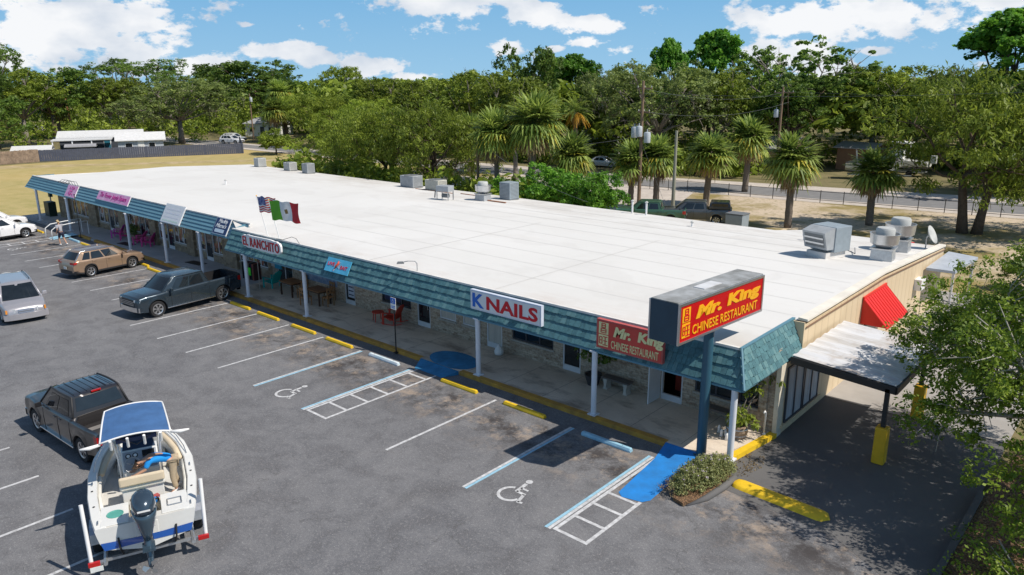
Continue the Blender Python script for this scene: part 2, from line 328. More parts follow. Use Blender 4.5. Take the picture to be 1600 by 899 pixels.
# worn sandy track across the field
g = NB('worn_track', .95); a = g.noise(.6, 6, .7); M['track'] = g.done(g.mix(g.ramp(a, .35, .6), (.52, .40, .25), (.34, .27, .11)), a)
b = MB(); pts = [(-114, 2, 1.6), (-110, 12, 2.2), (-104, 21, 1.2), (-97, 31, 1.6), (-90, 40, 1.1), (-84, 47, 1.4)]
vsx = []; 
for x, y, w in pts: vsx += [(x-w, y+w*.5, -.012), (x+w, y-w*.5, -.012)]
b.add(vsx, [(2*i, 2*i+1, 2*i+3, 2*i+2) for i in range(len(pts)-1)]); struct(b, 'field_track', M['track'])

# sidewalks with kerbs
b = MB(); b.prism([(-26.9, -1.12), (.05, -1.12), (1.1, -1.12), (1.55, -1.1), (2.28, 1.62), (2.28, 1.8), (-26.9, 1.8)], 0, .15); struct(b, 'sidewalk', M['concrete'])
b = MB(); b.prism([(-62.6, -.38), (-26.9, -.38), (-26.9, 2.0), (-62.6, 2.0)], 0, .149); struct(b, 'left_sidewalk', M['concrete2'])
def strip(x0, x1, y, w=.2, m='kerb_yellow', nm='kerb'):
    b = MB(); b.bx((x0, y-.02, 0), (x1, y+w, .156)); return struct(b, nm, M[m])
for x0, x1 in ((-26.9, -11.2), (-8.95, .02)): strip(x0, x1, -1.14)
for x0, x1 in ((-49.7, -47.5), (-46.8, -26.9)): strip(x0, x1, -.40)
b = MB(); b.add([(2.12, 1.66, 0), (2.34, 1.66, 0), (1.98, -.95, 0), (1.76, -.95, 0), (2.12, 1.66, .158), (2.34, 1.66, .158), (1.98, -.95, .158), (1.76, -.95, .158)], [(0, 1, 2, 3), (4, 7, 6, 5), (0, 4, 5, 1), (1, 5, 6, 2), (2, 6, 7, 3), (3, 7, 4, 0)])
struct(b, 'kerb', M['yellow'])
# joints in the sidewalk concrete (grooves filled with dirt)
b = MB()
for i in range(15):
    x = -25.2+i*1.83; b.bx((x, -.9, .1505), (x+.010, 1.62, .1535))
struct(b, 'sidewalk_joints', flat('joint', (.13, .11, .1), .95))
# painted ramps
b = MB(); b.add([(-11.15, -1.16, .152), (-9.0, -1.16, .152), (-9.25, -1.8, .008), (-10.8, -1.8, .008), (-11.15, -1.16, 0), (-9.0, -1.16, 0)], [(0, 3, 2, 1), (0, 4, 3), (1, 2, 5)]); 
b.add([(-10.0+cos(t)*1.22-.1*sin(t), max(-1.14, -.42+sin(t)*.78), .156) for t in [2*pi*k/36 for k in range(36)]], [tuple(range(36))]); struct(b, 'blue_ramp', M['blue_faded'])
b = MB(); b.add([(.02, -1.13, .156), (1.08, -1.10, .156), (1.2, -1.75, .009), (.1, -1.75, .009), (1.3, -4.1, .009), (1.18, -4.32, .009), (.62, -4.45, .009), (.42, -4.3, .009), (.02, -1.13, 0), (1.08, -1.1, 0), (.16, -2.0, .009)], [(0, 3, 2, 1), (3, 10, 7, 6, 5, 4, 2), (0, 8, 3), (1, 2, 9)]); struct(b, 'blue_ramp', M['blue_paint'])
b = MB(); b.add([(-50.9, -.42, .152), (-49.75, -.42, .152), (-49.9, -2.0, .009), (-51.0, -2.0, .009)], [(0, 1, 2, 3)]); struct(b, 'painted_ramp', M['light_blue'])

# parking lines
L = MB(); Z = .006
def line(x, y0, y1, w=.1, mb=L, z=Z, x1=None):
    x1 = x if x1 is None else x1
    mb.quad((x-w/2, y0, z), (x1-w/2, y1, z), (x1+w/2, y1, z), (x+w/2, y0, z))
for x in (-46.5, -43.7, -41.05, -38.3, -35.67, -32.94, -30.08): line(x, -1.3, -5.7)
for x in (-24.94, -22.1, -19.4, -16.7): line(x, -1.95, -6.87)
line(-6.3, -1.95, -6.9)
for x in (-15.24, -12.6, -9.97, -7.35, -4.7): line(x, -14.45, -19.5)
for x in (-20.5, -23.1, -25.7): line(x, -14.3, -19.5)
LB = MB()
for x, s in ((-13.98, 1), (-10.80, -1), (-2.93, 1), (.02, -1)):
    line(x-.05*s, -1.95, -6.9, .09); line(x+.05*s, -1.95, -6.9, .09, LB)
def hatch(xa, xb, y0, y1, n, slant=0, top=None):
    line(xa, top or y0, y1, .1); line(xb, top or y0, y1, .1)
    for k in range(n+1):
        y = lerp(y1, y0, k/n) if k else y1+.05
        L.quad((xa+.05, y-.05, Z), (xb-.05, y-.05-slant, Z), (xb-.05, y+.05-slant, Z), (xa+.05, y+.05, Z))
hatch(-10.62, -9.58, -2.3, -6.85, 5, 0, -1.45)
line(.20, -1.95, -6.85, .1); line(1.15, -4.35, -6.85, .1)
for y in (-6.8, -6.0, -5.2, -4.5): L.quad((.25, y-.05, Z), (1.1, y-.05, Z), (1.1, y+.05, Z), (.25, y+.05, Z))
hatch(-50.75, -49.9+.0, -2.1, -5.6, 4)
line(-52.0, -1.9, -5.7)
struct(L, 'parking_lines', M['line_white']); struct(LB, 'blue_parking_lines', M['light_blue'])
# wheelchair symbols: wheel arc, back, seat, shin, head
def wheelchair(cx, cy, s=.55):
    b = MB()
    def bar(p, q, w):
        p, q = Vector(p), Vector(q); d = (q-p).normalized(); n = Vector((-d.y, d.x))*w/2
        b.quad(*[(cx+v.x*s, cy+v.y*s, Z) for v in (p-n, p+n, q+n, q-n)])
    def arc(c, r, a0, a1, w, k=16):
        for i in range(k):
            t0, t1 = lerp(a0, a1, i/k), lerp(a0, a1, (i+1)/k)
            b.quad(*[(cx+(c[0]+rr*cos(t))*s, cy+(c[1]+rr*sin(t))*s, Z) for rr, t in ((r-w/2, t0), (r+w/2, t0), (r+w/2, t1), (r-w/2, t1))])
    arc((-.05, -.35), .62, radians(110), radians(345), .17)
    b.add([(cx+(-.08+.19*cos(t))*s, cy+(1.12+.19*sin(t))*s, Z) for t in [k*pi/8 for k in range(16)]], [tuple(range(16))])
    bar((-.06, .86), (.02, -.02), .2); bar((-.02, .40), (.45, .40), .13); bar((0, .02), (.58, .02), .17); bar((.5, .02), (.72, -.72), .17); bar((.68, -.70), (.95, -.64), .15)
    return struct(b, 'wheelchair_symbol', M['line_white'])
wheelchair(-1.72, -6.1); wheelchair(-12.45, -6.3); wheelchair(-48.5, -4.8, .5)
# kerb stops
def wheelstop(x, y, mat, label, rz=0):
    b = MB(); n = [(-.92, .085, 0), (.92, .085, 0)]
    prof = [(-.085, 0), (-.085, .05), (-.05, .115), (.05, .115), (.085, .05), (.085, 0)]
    for i, xx in enumerate((-.92, -.88, .88, .92)):
        k = .82 if i in (0, 3) else 1
        b.v += [(xx, p*k, z*k) for p, z in prof]
    m = len(prof); b.f += [(i*m+j, (i+1)*m+j, (i+1)*m+(j+1) % m, i*m+(j+1) % m) for i in range(3) for j in range(m)]+[tuple(range(m)), tuple(range(4*m-1, 3*m-1, -1))]; b.m += [0]*(3*m+2)
    t = thing('wheel_stop', label, 'wheel stop', (x, y, .001), rz, 'concrete wheel stops along the kerb')
    b.build('stop_block', mat, t); 
    for xx in (-.6, .6): p = MB(); p.lathe([(.018, .11), (.018, .124), (0, .125)], (xx, 0, 0), 8); p.build('steel_pin', M['steel'], t)
    return t
ws_white = P('stop_blue_white', (.42, .62, .72), .7, col2=(.8, .82, .84), scale=4)
for x, y, m, lb in [(-23.88, -1.9, 'yellow', 'yellow wheel stop beside the rear wheel of the grey-blue pickup'), (-21.24, -1.94, 'yellow', 'yellow wheel stop, second to the right of the grey-blue pickup'), (-18.22, -1.96, 'yellow', 'yellow wheel stop in front of the brown dining tables'),
                    (-15.46, -2.0, 'yellow', 'yellow wheel stop left of the pale accessible bay, nearest the red chair'), (-12.41, -2.02, ws_white, 'faded white and blue wheel stop in the middle accessible bay'), (-8.13, -1.99, 'yellow', 'yellow wheel stop just right of the blue sidewalk ramp'),
                    (-4.96, -1.99, 'yellow', 'yellow wheel stop under the left end of the wall sign with Chinese characters'), (-1.5, -2.11, 'light_blue', 'light blue wheel stop in the bay nearest the pole sign'), (-49.52+1.2, -1.2, 'light_blue', 'pale blue wheel stop beside the white handrails'),
                    (-45.86, -1.26, 'yellow', 'yellow wheel stop behind the gold SUV, left of it'), (-34.69, -1.45, 'yellow', 'yellow wheel stop between the gold SUV and the grey-blue pickup'), (-54.2, -1.65, 'yellow', 'yellow wheel stop under the nose of the white SUV'), (-37.0, -1.2, 'yellow', 'yellow wheel stop under the front bumper of the gold SUV')]:
    wheelstop(x, y, M[m] if isinstance(m, str) else m, lb)
# long yellow speed hump beside the planting island
b = MB(); N = 12; ln, wd, h = 2.75, .27, .11
ring = []
for j in range(N+1):
    u = -1+2*j/N
    row = []
    for i in range(21):
        s_ = -1+2*i/20; xx = s_*ln/2; cap = max(0, abs(xx)-(ln/2-wd)); ww = sqrt(max(0, wd*wd-cap*cap)); row.append((xx, u*ww, h*sqrt(max(0, 1-u*u))*(ww/wd)**.6))
    ring.append(row)
for r_ in ring: b.v += r_
b.f += [(j*21+i, j*21+i+1, (j+1)*21+i+1, (j+1)*21+i) for j in range(N) for i in range(20)]; b.m += [0]*len(b.f)
o = b.build('speed_hump', M['yellow'], smooth=True, loc=(3.87, -1.83, .005), rz=radians(-3)); tag(o, 'long yellow rounded kerb hump in the tree shadow beside the flower island', 'speed hump')
# planting island round the sign pole
b = MB(); b.prism([(1.35, -1.15), (1.5, -3.0), (1.75, -3.7), (2.1, -3.8), (2.36, -3.1), (2.45, -1.7), (2.1, -1.0)], 0, .10); struct(b, 'planting_island', M['mulch'])
b = MB(); b.tube([(2.15, -3.7, .0), (2.4, -3.1, .05), (2.5, -2.3, .07), (2.5, -1.6, .07)], [.03, .09, .10, .09], 8); struct(b, 'island_kerb', M['asphalt2'], smooth=True)
# ================================================================ THE BUILDING
# brick wall material (variegated brown brick), left wall fieldstone
def brickmat():
    g = NB('brick', .9)
    q = g.n.new('ShaderNodeMapping'); q.inputs['Rotation'].default_value = (radians(90), 0, 0); g.l.new(g.co, q.inputs[0])
    t = g.n.new('ShaderNodeTexBrick'); t.inputs['Scale'].default_value = 1; t.inputs['Brick Width'].default_value = .24; t.inputs['Row Height'].default_value = .085; t.inputs['Mortar Size'].default_value = .012; t.inputs['Mortar Smooth'].default_value = .3; t.inputs['Bias'].default_value = .1
    t.inputs['Color1'].default_value = (.22, .13, .075, 1); t.inputs['Color2'].default_value = (.50, .40, .30, 1); t.inputs['Mortar'].default_value = (.27, .235, .2, 1)
    g.l.new(q.outputs[0], t.inputs['Vector'])
    n1 = g.noise(1.5, 5, .7); n2 = g.noise(9, 3, .7)
    col = g.mix(g.mul(g.ramp(n2, .40, .62), .55), t.outputs['Color'], (.62, .53, .42)); col = g.mix(g.mul(g.ramp(n1, .5, .7), .35), col, (.17, .10, .06))
    return g.done(col, t.outputs['Fac'], .01, .6)
M['brick'] = brickmat()
def stonemat():
    g = NB('fieldstone', .9)
    d = g.noise(3.0, 3, .6)
    v = g.vor(3.4, 'DISTANCE_TO_EDGE', (1, 1, 1.5)); v2 = g.vor(3.4, 'F1', (1, 1, 1.5))
    sp = g.n.new('ShaderNodeSeparateColor'); g.l.new(v2.outputs['Color'], sp.inputs[0])
    col = g.mix(sp.outputs[0], (.20, .13, .075), (.42, .34, .23)); col = g.mix(g.mul(sp.outputs[1], .5), col, (.26, .22, .18)); col = g.mix(g.mul(g.ramp(d, .4, .7), .4), col, (.15, .12, .08))
    col = g.mix(g.ramp(v.outputs['Distance'], .03, .0), col, (.16, .14, .12))
    return g.done(col, v.outputs['Distance'], .05, .8)
M['stone'] = stonemat()
g = NB('roof_membrane', .75)
a = g.noise(.12, 7, .6); st = g.noise(.35, 6, .7, stretch=(.35, 2.2, 1)); c_ = g.noise(1.3, 6, .75)
col = g.mix(g.ramp(a, .35, .65), (.66, .65, .63), (.71, .70, .685)); col = g.mix(g.mul(g.ramp(st, .56, .74), .22), col, (.55, .50, .46)); col = g.mix(g.mul(g.ramp(c_, .60, .78), .30), col, (.50, .46, .42)); pz = g.noise(.28, 5, .55, loc=(5, 2, 0), dist=.6); col = g.mix(g.mul(g.ramp(pz, .54, .60), .16), col, (.50, .48, .46)); sx = g.n.new('ShaderNodeSeparateXYZ'); g.l.new(g.co, sx.inputs[0]); rear = g.ramp(sx.outputs[1], 12, 19.5); e1 = g.noise(.5, 6, .75, stretch=(.4, 1, 1), loc=(9, 1, 0)); col = g.mix(g.mul(rear, g.mul(g.ramp(e1, .46, .62), .5)), col, (.42, .37, .33)); fr = g.ramp(sx.outputs[1], 1.2, -.4); col = g.mix(g.mul(fr, g.mul(g.ramp(e1, .44, .6), .45)), col, (.50, .40, .34))
M['roof'] = g.done(col, c_, .01, .2)
flat('seam', (.60, .59, .575), .8, col2=(.67, .66, .645), scale=.7); flat('rust', (.30, .14, .08), .9, var=.4)
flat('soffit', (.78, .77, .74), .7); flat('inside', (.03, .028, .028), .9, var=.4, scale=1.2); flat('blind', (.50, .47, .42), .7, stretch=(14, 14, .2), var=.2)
flat('frame_white', (.66, .67, .70), .5, var=.05); flat('frame_dark', (.05, .055, .07), .45)
def sidingmat():
    g = NB('ribbed_siding', .7)
    w = g.n.new('ShaderNodeTexWave'); w.wave_type = 'BANDS'; w.bands_direction = 'Y'; w.inputs['Scale'].default_value = .52; w.inputs['Distortion'].default_value = 0
    g.l.new(g.co, w.inputs[0]); a = g.noise(.7, 5, .6, stretch=(1, 1, .4))
    col = g.mix(g.ramp(a, .35, .7), (.70, .565, .385), (.62, .49, .32)); col = g.mix(g.mul(g.ramp(w.outputs[1], .10, .0), .45), col, (.45, .34, .21))
    return g.done(col, w.outputs[1], .01, .3)
M['siding'] = sidingmat()

B = thing('strip_mall_building', 'long low strip mall with white flat roof, teal shingled mansard, white posts and shopfronts', 'building', (0, 0, 0))
XL, XM, XR = -59.6, -26.6, 2.30
YF, YL = 1.65, 1.85
# openings: (x0, x1, z0, z1, kind)
RO = [(-1.84, -1.0, .15, 2.2, 'opendoor'), (-6.14, -5.29, .15, 2.22, 'door'), (-8.72, -6.6, .8, 1.95, 'window'), (-10.15, -9.28, .15, 2.2, 'blinddoor'), (-11.56, -10.82, .8, 1.9, 'blindwin'), (-13.0, -11.98, .8, 1.9, 'blindwin'),
      (-14.5, -13.63, .15, 2.22, 'door'), (-17.0, -14.92, .8, 1.95, 'window'), (-19.93, -19.12, .15, 2.22, 'posterdoor'), (-.55, .95, .80, 1.85, 'window'), (1.0, 1.70, .8, 1.85, 'window'), (-23.3, -20.55, .85, 1.75, 'mural'), (-26.1, -24.6, .15, 2.2, 'shop')]
LO = [(-57.0, -53.45, .65, 2.35, 'shop'), (-51.5, -49.7, .65, 2.35, 'shop'), (-49.65, -48.75, .15, 2.35, 'door'), (-48.7, -47.65, .65, 2.35, 'shop'), (-45.95, -44.3, .65, 2.35, 'shop'), (-44.25, -43.4, .15, 2.35, 'door'), (-43.35, -42.45, .65, 2.35, 'shop'),
      (-41.15, -39.95, .7, 2.35, 'shop'), (-39.9, -39.0, .15, 2.35, 'door'), (-38.95, -37.0, .7, 2.35, 'shop'), (-35.8, -34.7, .7, 2.35, 'shop'), (-34.65, -33.75, .15, 2.35, 'door'), (-33.7, -32.3, .7, 2.35, 'shop'), (-30.5, -27.4, .7, 2.3, 'shop')]
def wall(x0, x1, y, z1, ops, mat, name):
    """front wall pierced by its openings, 0.25 m thick"""
    b = MB(); xs = sorted({x0, x1, *[o[0] for o in ops], *[o[1] for o in ops]})
    for a, c in zip(xs, xs[1:]):
        m = (a+c)/2; o = next((o for o in ops if o[0] < m < o[1]), None)
        if not o: b.bx((a, y, 0), (c, y+.25, z1))
        else:
            if o[2] > .2: b.bx((a, y, 0), (c, y+.25, o[2]))
            if o[3] < z1: b.bx((a, y, o[3]), (c, y+.25, z1))
    return b.build(name, mat, B)
wall(XM, XR-.12, YF, 2.9, RO, M['brick'], 'wall'); wall(XL, XM-.002, YL, 3.0, LO, M['stone'], 'wall')
b = MB(); b.bx((XR-.12, YF-.03, 0), (XR+.02, 2.0, 2.41)); b.build('corner_trim', P('trim_cream', (.72, .66, .54), .6), B)
b = MB(); b.bx((XR-.12, 2.003, 0), (XR, 3.3, 2.42)); b.bx((XR-.12, 3.3, 0), (XR, 11.6, 3.30)); b.bx((XR-.12, 11.6, 0), (XR, 21.4, 2.80))
b.add([(XR, 11.6, 3.3), (XR, 21.4, 3.3-.50), (XR, 11.6, 2.8), (XR-.12, 11.6, 3.3), (XR-.12, 21.4, 2.8), (XR-.12, 11.6, 2.8)], [(0, 2, 1), (3, 4, 5), (0, 1, 4, 3)])
b.bx((1.84, 3.22, 2.42), (2.30, 3.299, 3.40)); b.build('side_wall', M['siding'], B)
b = MB(); b.bx((XL, 19.6, 0), (-5.6, 19.8, 2.85)); b.bx((-5.6, 21.2, 0), (XR-.13, 21.35, 2.75)); b.bx((-5.75, 19.6, 0), (-5.6, 21.35, 2.8)); b.bx((XL, YL+.26, 0), (XL+.2, 19.59, 2.9)); b.build('rear_wall', M['cream'], B)
# interior: dark floor and back partition behind the shopfronts
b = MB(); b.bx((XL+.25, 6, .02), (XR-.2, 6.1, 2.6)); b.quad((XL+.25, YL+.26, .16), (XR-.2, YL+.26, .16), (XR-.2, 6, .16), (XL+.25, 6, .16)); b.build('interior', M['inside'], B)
# brick pilasters by the corner
b = MB(); b.bx((.98, YF-.10, 0), (1.0, YF-.001, 2.6)); b.bx((1.72, YF-.12, 0), (1.98, YF-.002, 2.7)); b.build('pilaster', M['brick'], B)
for x0, x1 in ((-59.6, -57.4), (-53.3, -51.7), (-47.5, -46.05), (-42.3, -41.3), (-36.9, -35.9), (-32.2, -30.6)):
    b = MB(); b.bx((x0, YL-.16, .05), (x1, YL-.002, 2.9)); b.build('stone_pier', M['stone'], B)
# windows and doors
g = NB('window_stock', .25); v = g.vor(4.5, 'F1', (1, 1, .8)); sp = g.n.new('ShaderNodeSeparateColor'); g.l.new(v.outputs['Color'], sp.inputs[0]); n1 = g.noise(9, 4, .7)
col = g.mix(g.ramp(sp.outputs[0], .55, .6), (.012, .014, .018), (.30, .10, .06)); col = g.mix(g.ramp(sp.outputs[1], .72, .76), col, (.38, .30, .12)); col = g.mix(g.ramp(sp.outputs[2], .80, .84), col, (.45, .46, .48)); col = g.mix(g.mul(g.ramp(n1, .5, .62), .6), col, (.03, .06, .07)); M['display'] = g.done(col)
flat('poster', (.55, .58, .66), .7); flat('navy', (.01, .02, .08), .5)
rnd = random.Random(3)
def opening(o, y):
    x0, x1, z0, z1, k = o; fr = M['frame_white'] if ('door' in k or k == 'shop') else (M['frame_dark'] if k == 'window' and x0 < -5 else M['frame_white'])
    if k == 'window' and x0 > -1: fr = M['frame_dark']
    w = .06; nm = 'door' if 'door' in k else 'window'
    b = MB()
    for a, c in (((x0, z0), (x0+w, z1)), ((x1-w, z0), (x1, z1)), ((x0+w, z1-w), (x1-w, z1)), ((x0+w, z0), (x1-w, z0+(w if 'door' not in k else .22)))):
        b.bx((a[0]+.002, y+.02, a[1]+.002), (c[0]-.002, y+.10, c[1]-.002))
    if nm == 'window' and x1-x0 > 1.3:
        for i in range(1, int((x1-x0)/.95)+1):
            x = x0+(x1-x0)*i/(int((x1-x0)/.95)+1); b.bx((x-.03, y+.025, z0+w), (x+.03, y+.095, z1-w))
    f = b.build(nm, fr, B)
    if k == 'opendoor':
        b = MB(); b.bx((x0+.07, y+.9, .2), (x1-.3, y+1.0, 1.5)); b.build('screen', P('screen_red', (.35, .05, .03), .5), f)  # plain dull red panel set back inside the open doorway
        b = MB(); b.bx((x0-.06, y-.75, .17), (x0-.02, y+.0, 2.18)); b.build('open_leaf', M['frame_white'], f); return
    m = {'blinddoor': 'blind', 'blindwin': 'blind'}.get(k, 'glass')
    b = MB(); b.bx((x0+w, y+.055, z0+w), (x1-w, y+.065, z1-w)); 
    b.build('pane', M[m], f)
    if nm == 'door' and k != 'blinddoor':
        b = MB(); b.tube([(x1-.14, y-.02, 1.0), (x1-.14, y-.02, 1.45)], .013, 6); b.bx((x1-.15, y-.02, 1.02), (x1-.13, y+.03, 1.05)); b.bx((x1-.15, y-.02, 1.40), (x1-.13, y+.03, 1.43)); b.build('handle', M['steel'], f)
    if nm == 'window':
        b = MB(); b.bx((x0-.05, y-.05, z0-.07), (x1+.05, y+.015, z0-.004)); b.build('sill', P('sill', (.40, .37, .33), .8), f)
    if k == 'posterdoor':
        b = MB()
        b.bx((x0+.2, y+.045, .5), (x1-.12, y+.05, 2.1), 0)
        for i in range(7): b.bx((x0+.25, y+.038, .62+i*.2), (x1-.17, y+.044, .66+i*.2+rnd.random()*.04), 1)
        b.build('posters', [M['poster'], M['navy']], f)
    if k == 'shop' and x0 < -30:
        b = MB(); b.quad((x0+.10, y+.050, z0+.10), (x1-.10, y+.050, z0+.10), (x1-.10, y+.050, z1-.12), (x0+.10, y+.050, z1-.12))
        b.build('window_display', M['display'], f)
for o in RO: opening(o, YF) if o[4] != 'mural' else None
for o in LO: opening(o, YL)
# painted panel under the mansard behind the dining tables
b = MB(); b.bx((-23.3, YF-.02, .85), (-20.55, YF+.1, 1.75)); o = b.build('mural_panel', P('mural_blue', (.10, .17, .30), .6, col2=(.32, .36, .46), scale=3, contrast=1.6), B)
# window graphics
b = MB(); b.bx((-16.85, YF+.045, .95), (-15.7, YF+.05, 1.85)); o = b.build('window_banner', M['navy'], B)
text('BAIT', .62, .26, M['white_paint'], (-16.62, YF+.04, 1.28), (1, 0, 0), (0, 0, 1), o, bold=.02)
# side windows with curtains, on the wall facing the drive lane
flat('curtain', (.42, .46, .52), .6, stretch=(1, 12, .15), var=.3, scale=1)
for y0, y1 in ((2.15, 3.55), (3.62, 4.98)):
    b = MB()
    for a, c in (((y0, .34), (y0+.06, 2.2)), ((y1-.06, .34), (y1, 2.2)), ((y0+.06, .34), (y1-.06, .40)), ((y0+.06, 2.14), (y1-.06, 2.2)), (((y0+y1)/2-.03, .4), ((y0+y1)/2+.03, 2.14))): b.bx((XR+.002, a[0], a[1]), (XR+.06, c[0], c[1]))
    f = b.build('window', M['frame_dark'], B); b = MB(); b.bx((XR+.01, y0+.06, .40), (XR+.03, y1-.06, 2.14)); b.build('pane', M['curtain'], f)
b = MB(); b.bx((XR+.002, 1.9, .22), (XR+.09, 5.2, .33)); b.build('sill', M['cream'], B)
b = MB(); b.bx((XR+.002, 9.6, 1.1), (XR+.05, 11.0, 1.9)); f = b.build('service_window', M['frame_dark'], B); b = MB(); b.bx((XR+.052, 9.7, 1.2), (XR+.06, 10.9, 1.8)); b.build('pane', M['glass'], f)
b = MB(); b.bx((XR+.002, 16.4, 1.7), (XR+.3, 17.1, 2.2)); b.build('wall_unit', M['white_paint'], B)
# roof sheet
def roofz(y, x=0):
    z = 3.42 if y < 11.5 else lerp(3.42, 2.93, (y-11.5)/8.5)
    if x < -27: z += .18*max(0, 1-(y-.4)/4)
    return z
b = MB(); ys = [-.44, .4, 2.5, 4.5, 8, 11.5, 15.5, 19.95]; xs = [XL-.95, -48, -36, -28.2, -26.2, -15, -5.7, 1.86]
vs_ = [[None]*len(ys) for _ in xs]
for i, x in enumerate(xs):
    for j, y in enumerate(ys):
        yy = max(y, .42) if x < -27 else y
        vs_[i][j] = (x, yy, (roofz(yy, x) if x < -27 else roofz(yy)))
b.v = [v for r_ in vs_ for v in r_]; n = len(ys)
b.f = [(i*n+j, (i+1)*n+j, (i+1)*n+j+1, i*n+j+1) for i in range(len(xs)-1) for j in range(n-1) if not (xs[i] < -28.3 and j == 0)]; b.m = [0]*len(b.f)
b.quad((1.86, 3.3, 3.42), (2.33, 3.3, 3.42), (2.33, 11.5, 3.42), (1.86, 11.5, 3.42)); b.quad((1.86, 11.5, 3.42), (2.33, 11.5, 3.42), (2.33, 19.95, 2.93), (1.86, 19.95, 2.93)); b.quad((-5.7, 19.95, 2.93), (2.33, 19.95, 2.93), (2.33, 21.45, 2.86), (-4.6, 21.45, 2.86))
b.quad((XL-.95, 19.95, 2.93), (XL-.95, 19.95, 2.75), (-5.7, 19.95, 2.75), (-5.7, 19.95, 2.93)); b.quad((-4.6, 21.45, 2.7), (-4.6, 21.45, 2.86), (2.33, 21.45, 2.86), (2.33, 21.45, 2.7))
b.quad((XL-.95, .42, 3.6), (XL-.95, 19.95, 2.93), (XL-.95, 19.95, 2.7), (XL-.95, .42, 2.7))
b.build('roof', M['roof'], B, fixn=False)
b = MB()  # membrane laps and a rusty stain line near the rear
for y in (1.9, 3.7, 5.5, 7.3, 9.1, 10.9): b.quad((-25.5, y, roofz(y)+.004), (1.8, y, roofz(y)+.004), (1.8, y+.045, roofz(y)+.004), (-25.5, y+.045, roofz(y)+.004))
for y in (13, 15, 17): b.quad((-26, y, roofz(y)+.006), (1.8, y, roofz(y)+.006), (1.8, y+.06, roofz(y+.06)+.006), (-26, y+.06, roofz(y+.06)+.006))
for x in (-15.3, -7.9): b.quad((x, -.3, 3.43), (x+.05, -.3, 3.43), (x+.05, 11.4, 3.43), (x, 11.4, 3.43))
b.build('roof_seams', M['seam'], B)
b = MB(); b.bx((-33, 17.9, roofz(17.9)+.006), (-29, 18.05, roofz(17.9)+.03)); b.bx((-28.5, 18.3, 3.0), (-25.6, 18.4, 3.07)); b.bx((-25.4, 16.6, 3.13), (-22.6, 16.72, 3.2)); b.build('roof_boards', M['rust'], B)
# white edge bands: front edge and side parapet cap, tan fascia
b = MB()
b.bx((XM, -.50, 3.40), (1.92, -.40, 3.47)); b.bx((-60.6, .34, 3.585), (-26.2, .46, 3.655)); b.build('roof_edge', P('edge_white', (.74, .72, .69), .7, var=.15, scale=2), B)
b = MB(); b.add([(2.06, 3.3, 3.43), (2.36, 3.3, 3.43), (2.06, 3.3, 3.52), (2.36, 3.3, 3.5), (2.06, 11.5, 3.43), (2.36, 11.5, 3.43), (2.06, 11.5, 3.52), (2.36, 11.5, 3.5), (2.06, 21.4, 2.9), (2.36, 21.4, 2.9), (2.06, 21.4, 3.0), (2.36, 21.4, 2.98)],
    [(0, 2, 3, 1), (2, 6, 7, 3), (0, 4, 6, 2), (1, 3, 7, 5), (6, 10, 11, 7), (4, 8, 10, 6), (5, 7, 11, 9), (8, 9, 11, 10)])
b.build('parapet_cap', P('cap_white', (.74, .70, .62), .7, var=.12, scale=1.2), B)
b = MB(); b.bx((2.33, 3.3, 3.22), (2.365, 11.5, 3.26)); b.add([(2.365, 11.5, 3.26), (2.365, 21.4, 2.76), (2.365, 21.4, 2.72), (2.365, 11.5, 3.22), (2.33, 11.5, 3.26), (2.33, 21.4, 2.76)], [(0, 3, 2, 1), (0, 1, 5, 4)]); b.build('trim_line', P('brown_trim', (.22, .13, .08), .7), B)

# mansard of split shakes on the right part: courses of single boards
def shakes(mb, o0, along, upslope, nrm, length, rise, courses, r, trim=(0, 0)):
    """boards from o0 along 'along'; trim=(a,b) shifts of the two ends per metre up the slope"""
    h = rise/courses
    for c in range(courses):
        s0 = c*h; x = trim[0]*s0; xe = length-trim[1]*s0
        while x < xe-.04:
            w = min(r.uniform(.13, .24), xe-x); j = r.uniform(-.014, .014); gap = .008
            bt = .042+r.uniform(-.006, .008)
            p = lambda a, s, t: o0+along*a+upslope*s+nrm*t
            a0, a1 = x+gap/2, x+w-gap/2
            sa = s0+j if c else max(0, s0+j)
            mb.add([p(a0, sa, 0), p(a1, sa, 0), p(a0, s0+h+.02, 0), p(a1, s0+h+.02, 0), p(a0, sa, bt), p(a1, sa, bt), p(a0, s0+h+.02, .006), p(a1, s0+h+.02, .006)],
                   [(0, 2, 3, 1), (4, 5, 7, 6), (0, 1, 5, 4), (0, 4, 6, 2), (1, 3, 7, 5), (2, 6, 7, 3)], r.choice((0, 0, 1, 2)))
            x += w
rr = random.Random(11)
uf = Vector((0, .55, 1.0)).normalized(); nf = Vector((0, -1.0, .55)).normalized(); sl_ = sqrt(.55**2+1)
b = MB(); shakes(b, Vector((XM, -1.0, 2.45)), Vector((1, 0, 0)), uf, nf, 2.30-XM, sl_, 4, rr, (0, .42/sl_)); b.build('mansard', [M['teal'], M['teal2'], M['teal3']], B, fixn=False)
us = Vector((-.42, 0, 1)).normalized(); ns = Vector((1, 0, .42)).normalized(); ss = sqrt(.42**2+1)
b = MB(); shakes(b, Vector((2.32, -1.02, 2.45)), Vector((0, 1, 0)), us, ns, 4.25, ss, 5, rr, (.55/ss, -.2)); b.build('mansard', [M['teal'], M['teal2'], M['teal3']], B, fixn=False)
b = MB()  # backing, corner ridge, soffit, end cheeks
b.add([(XM, -1.0, 2.43), (2.30, -1.0, 2.43), (1.88, -.45, 3.44), (XM, -.45, 3.44)], [(0, 1, 2, 3)])
b.add([(2.30, -1.0, 2.43), (2.30, 3.2, 2.43), (1.88, 3.35, 3.44), (1.88, -.45, 3.44)], [(0, 1, 2, 3)])
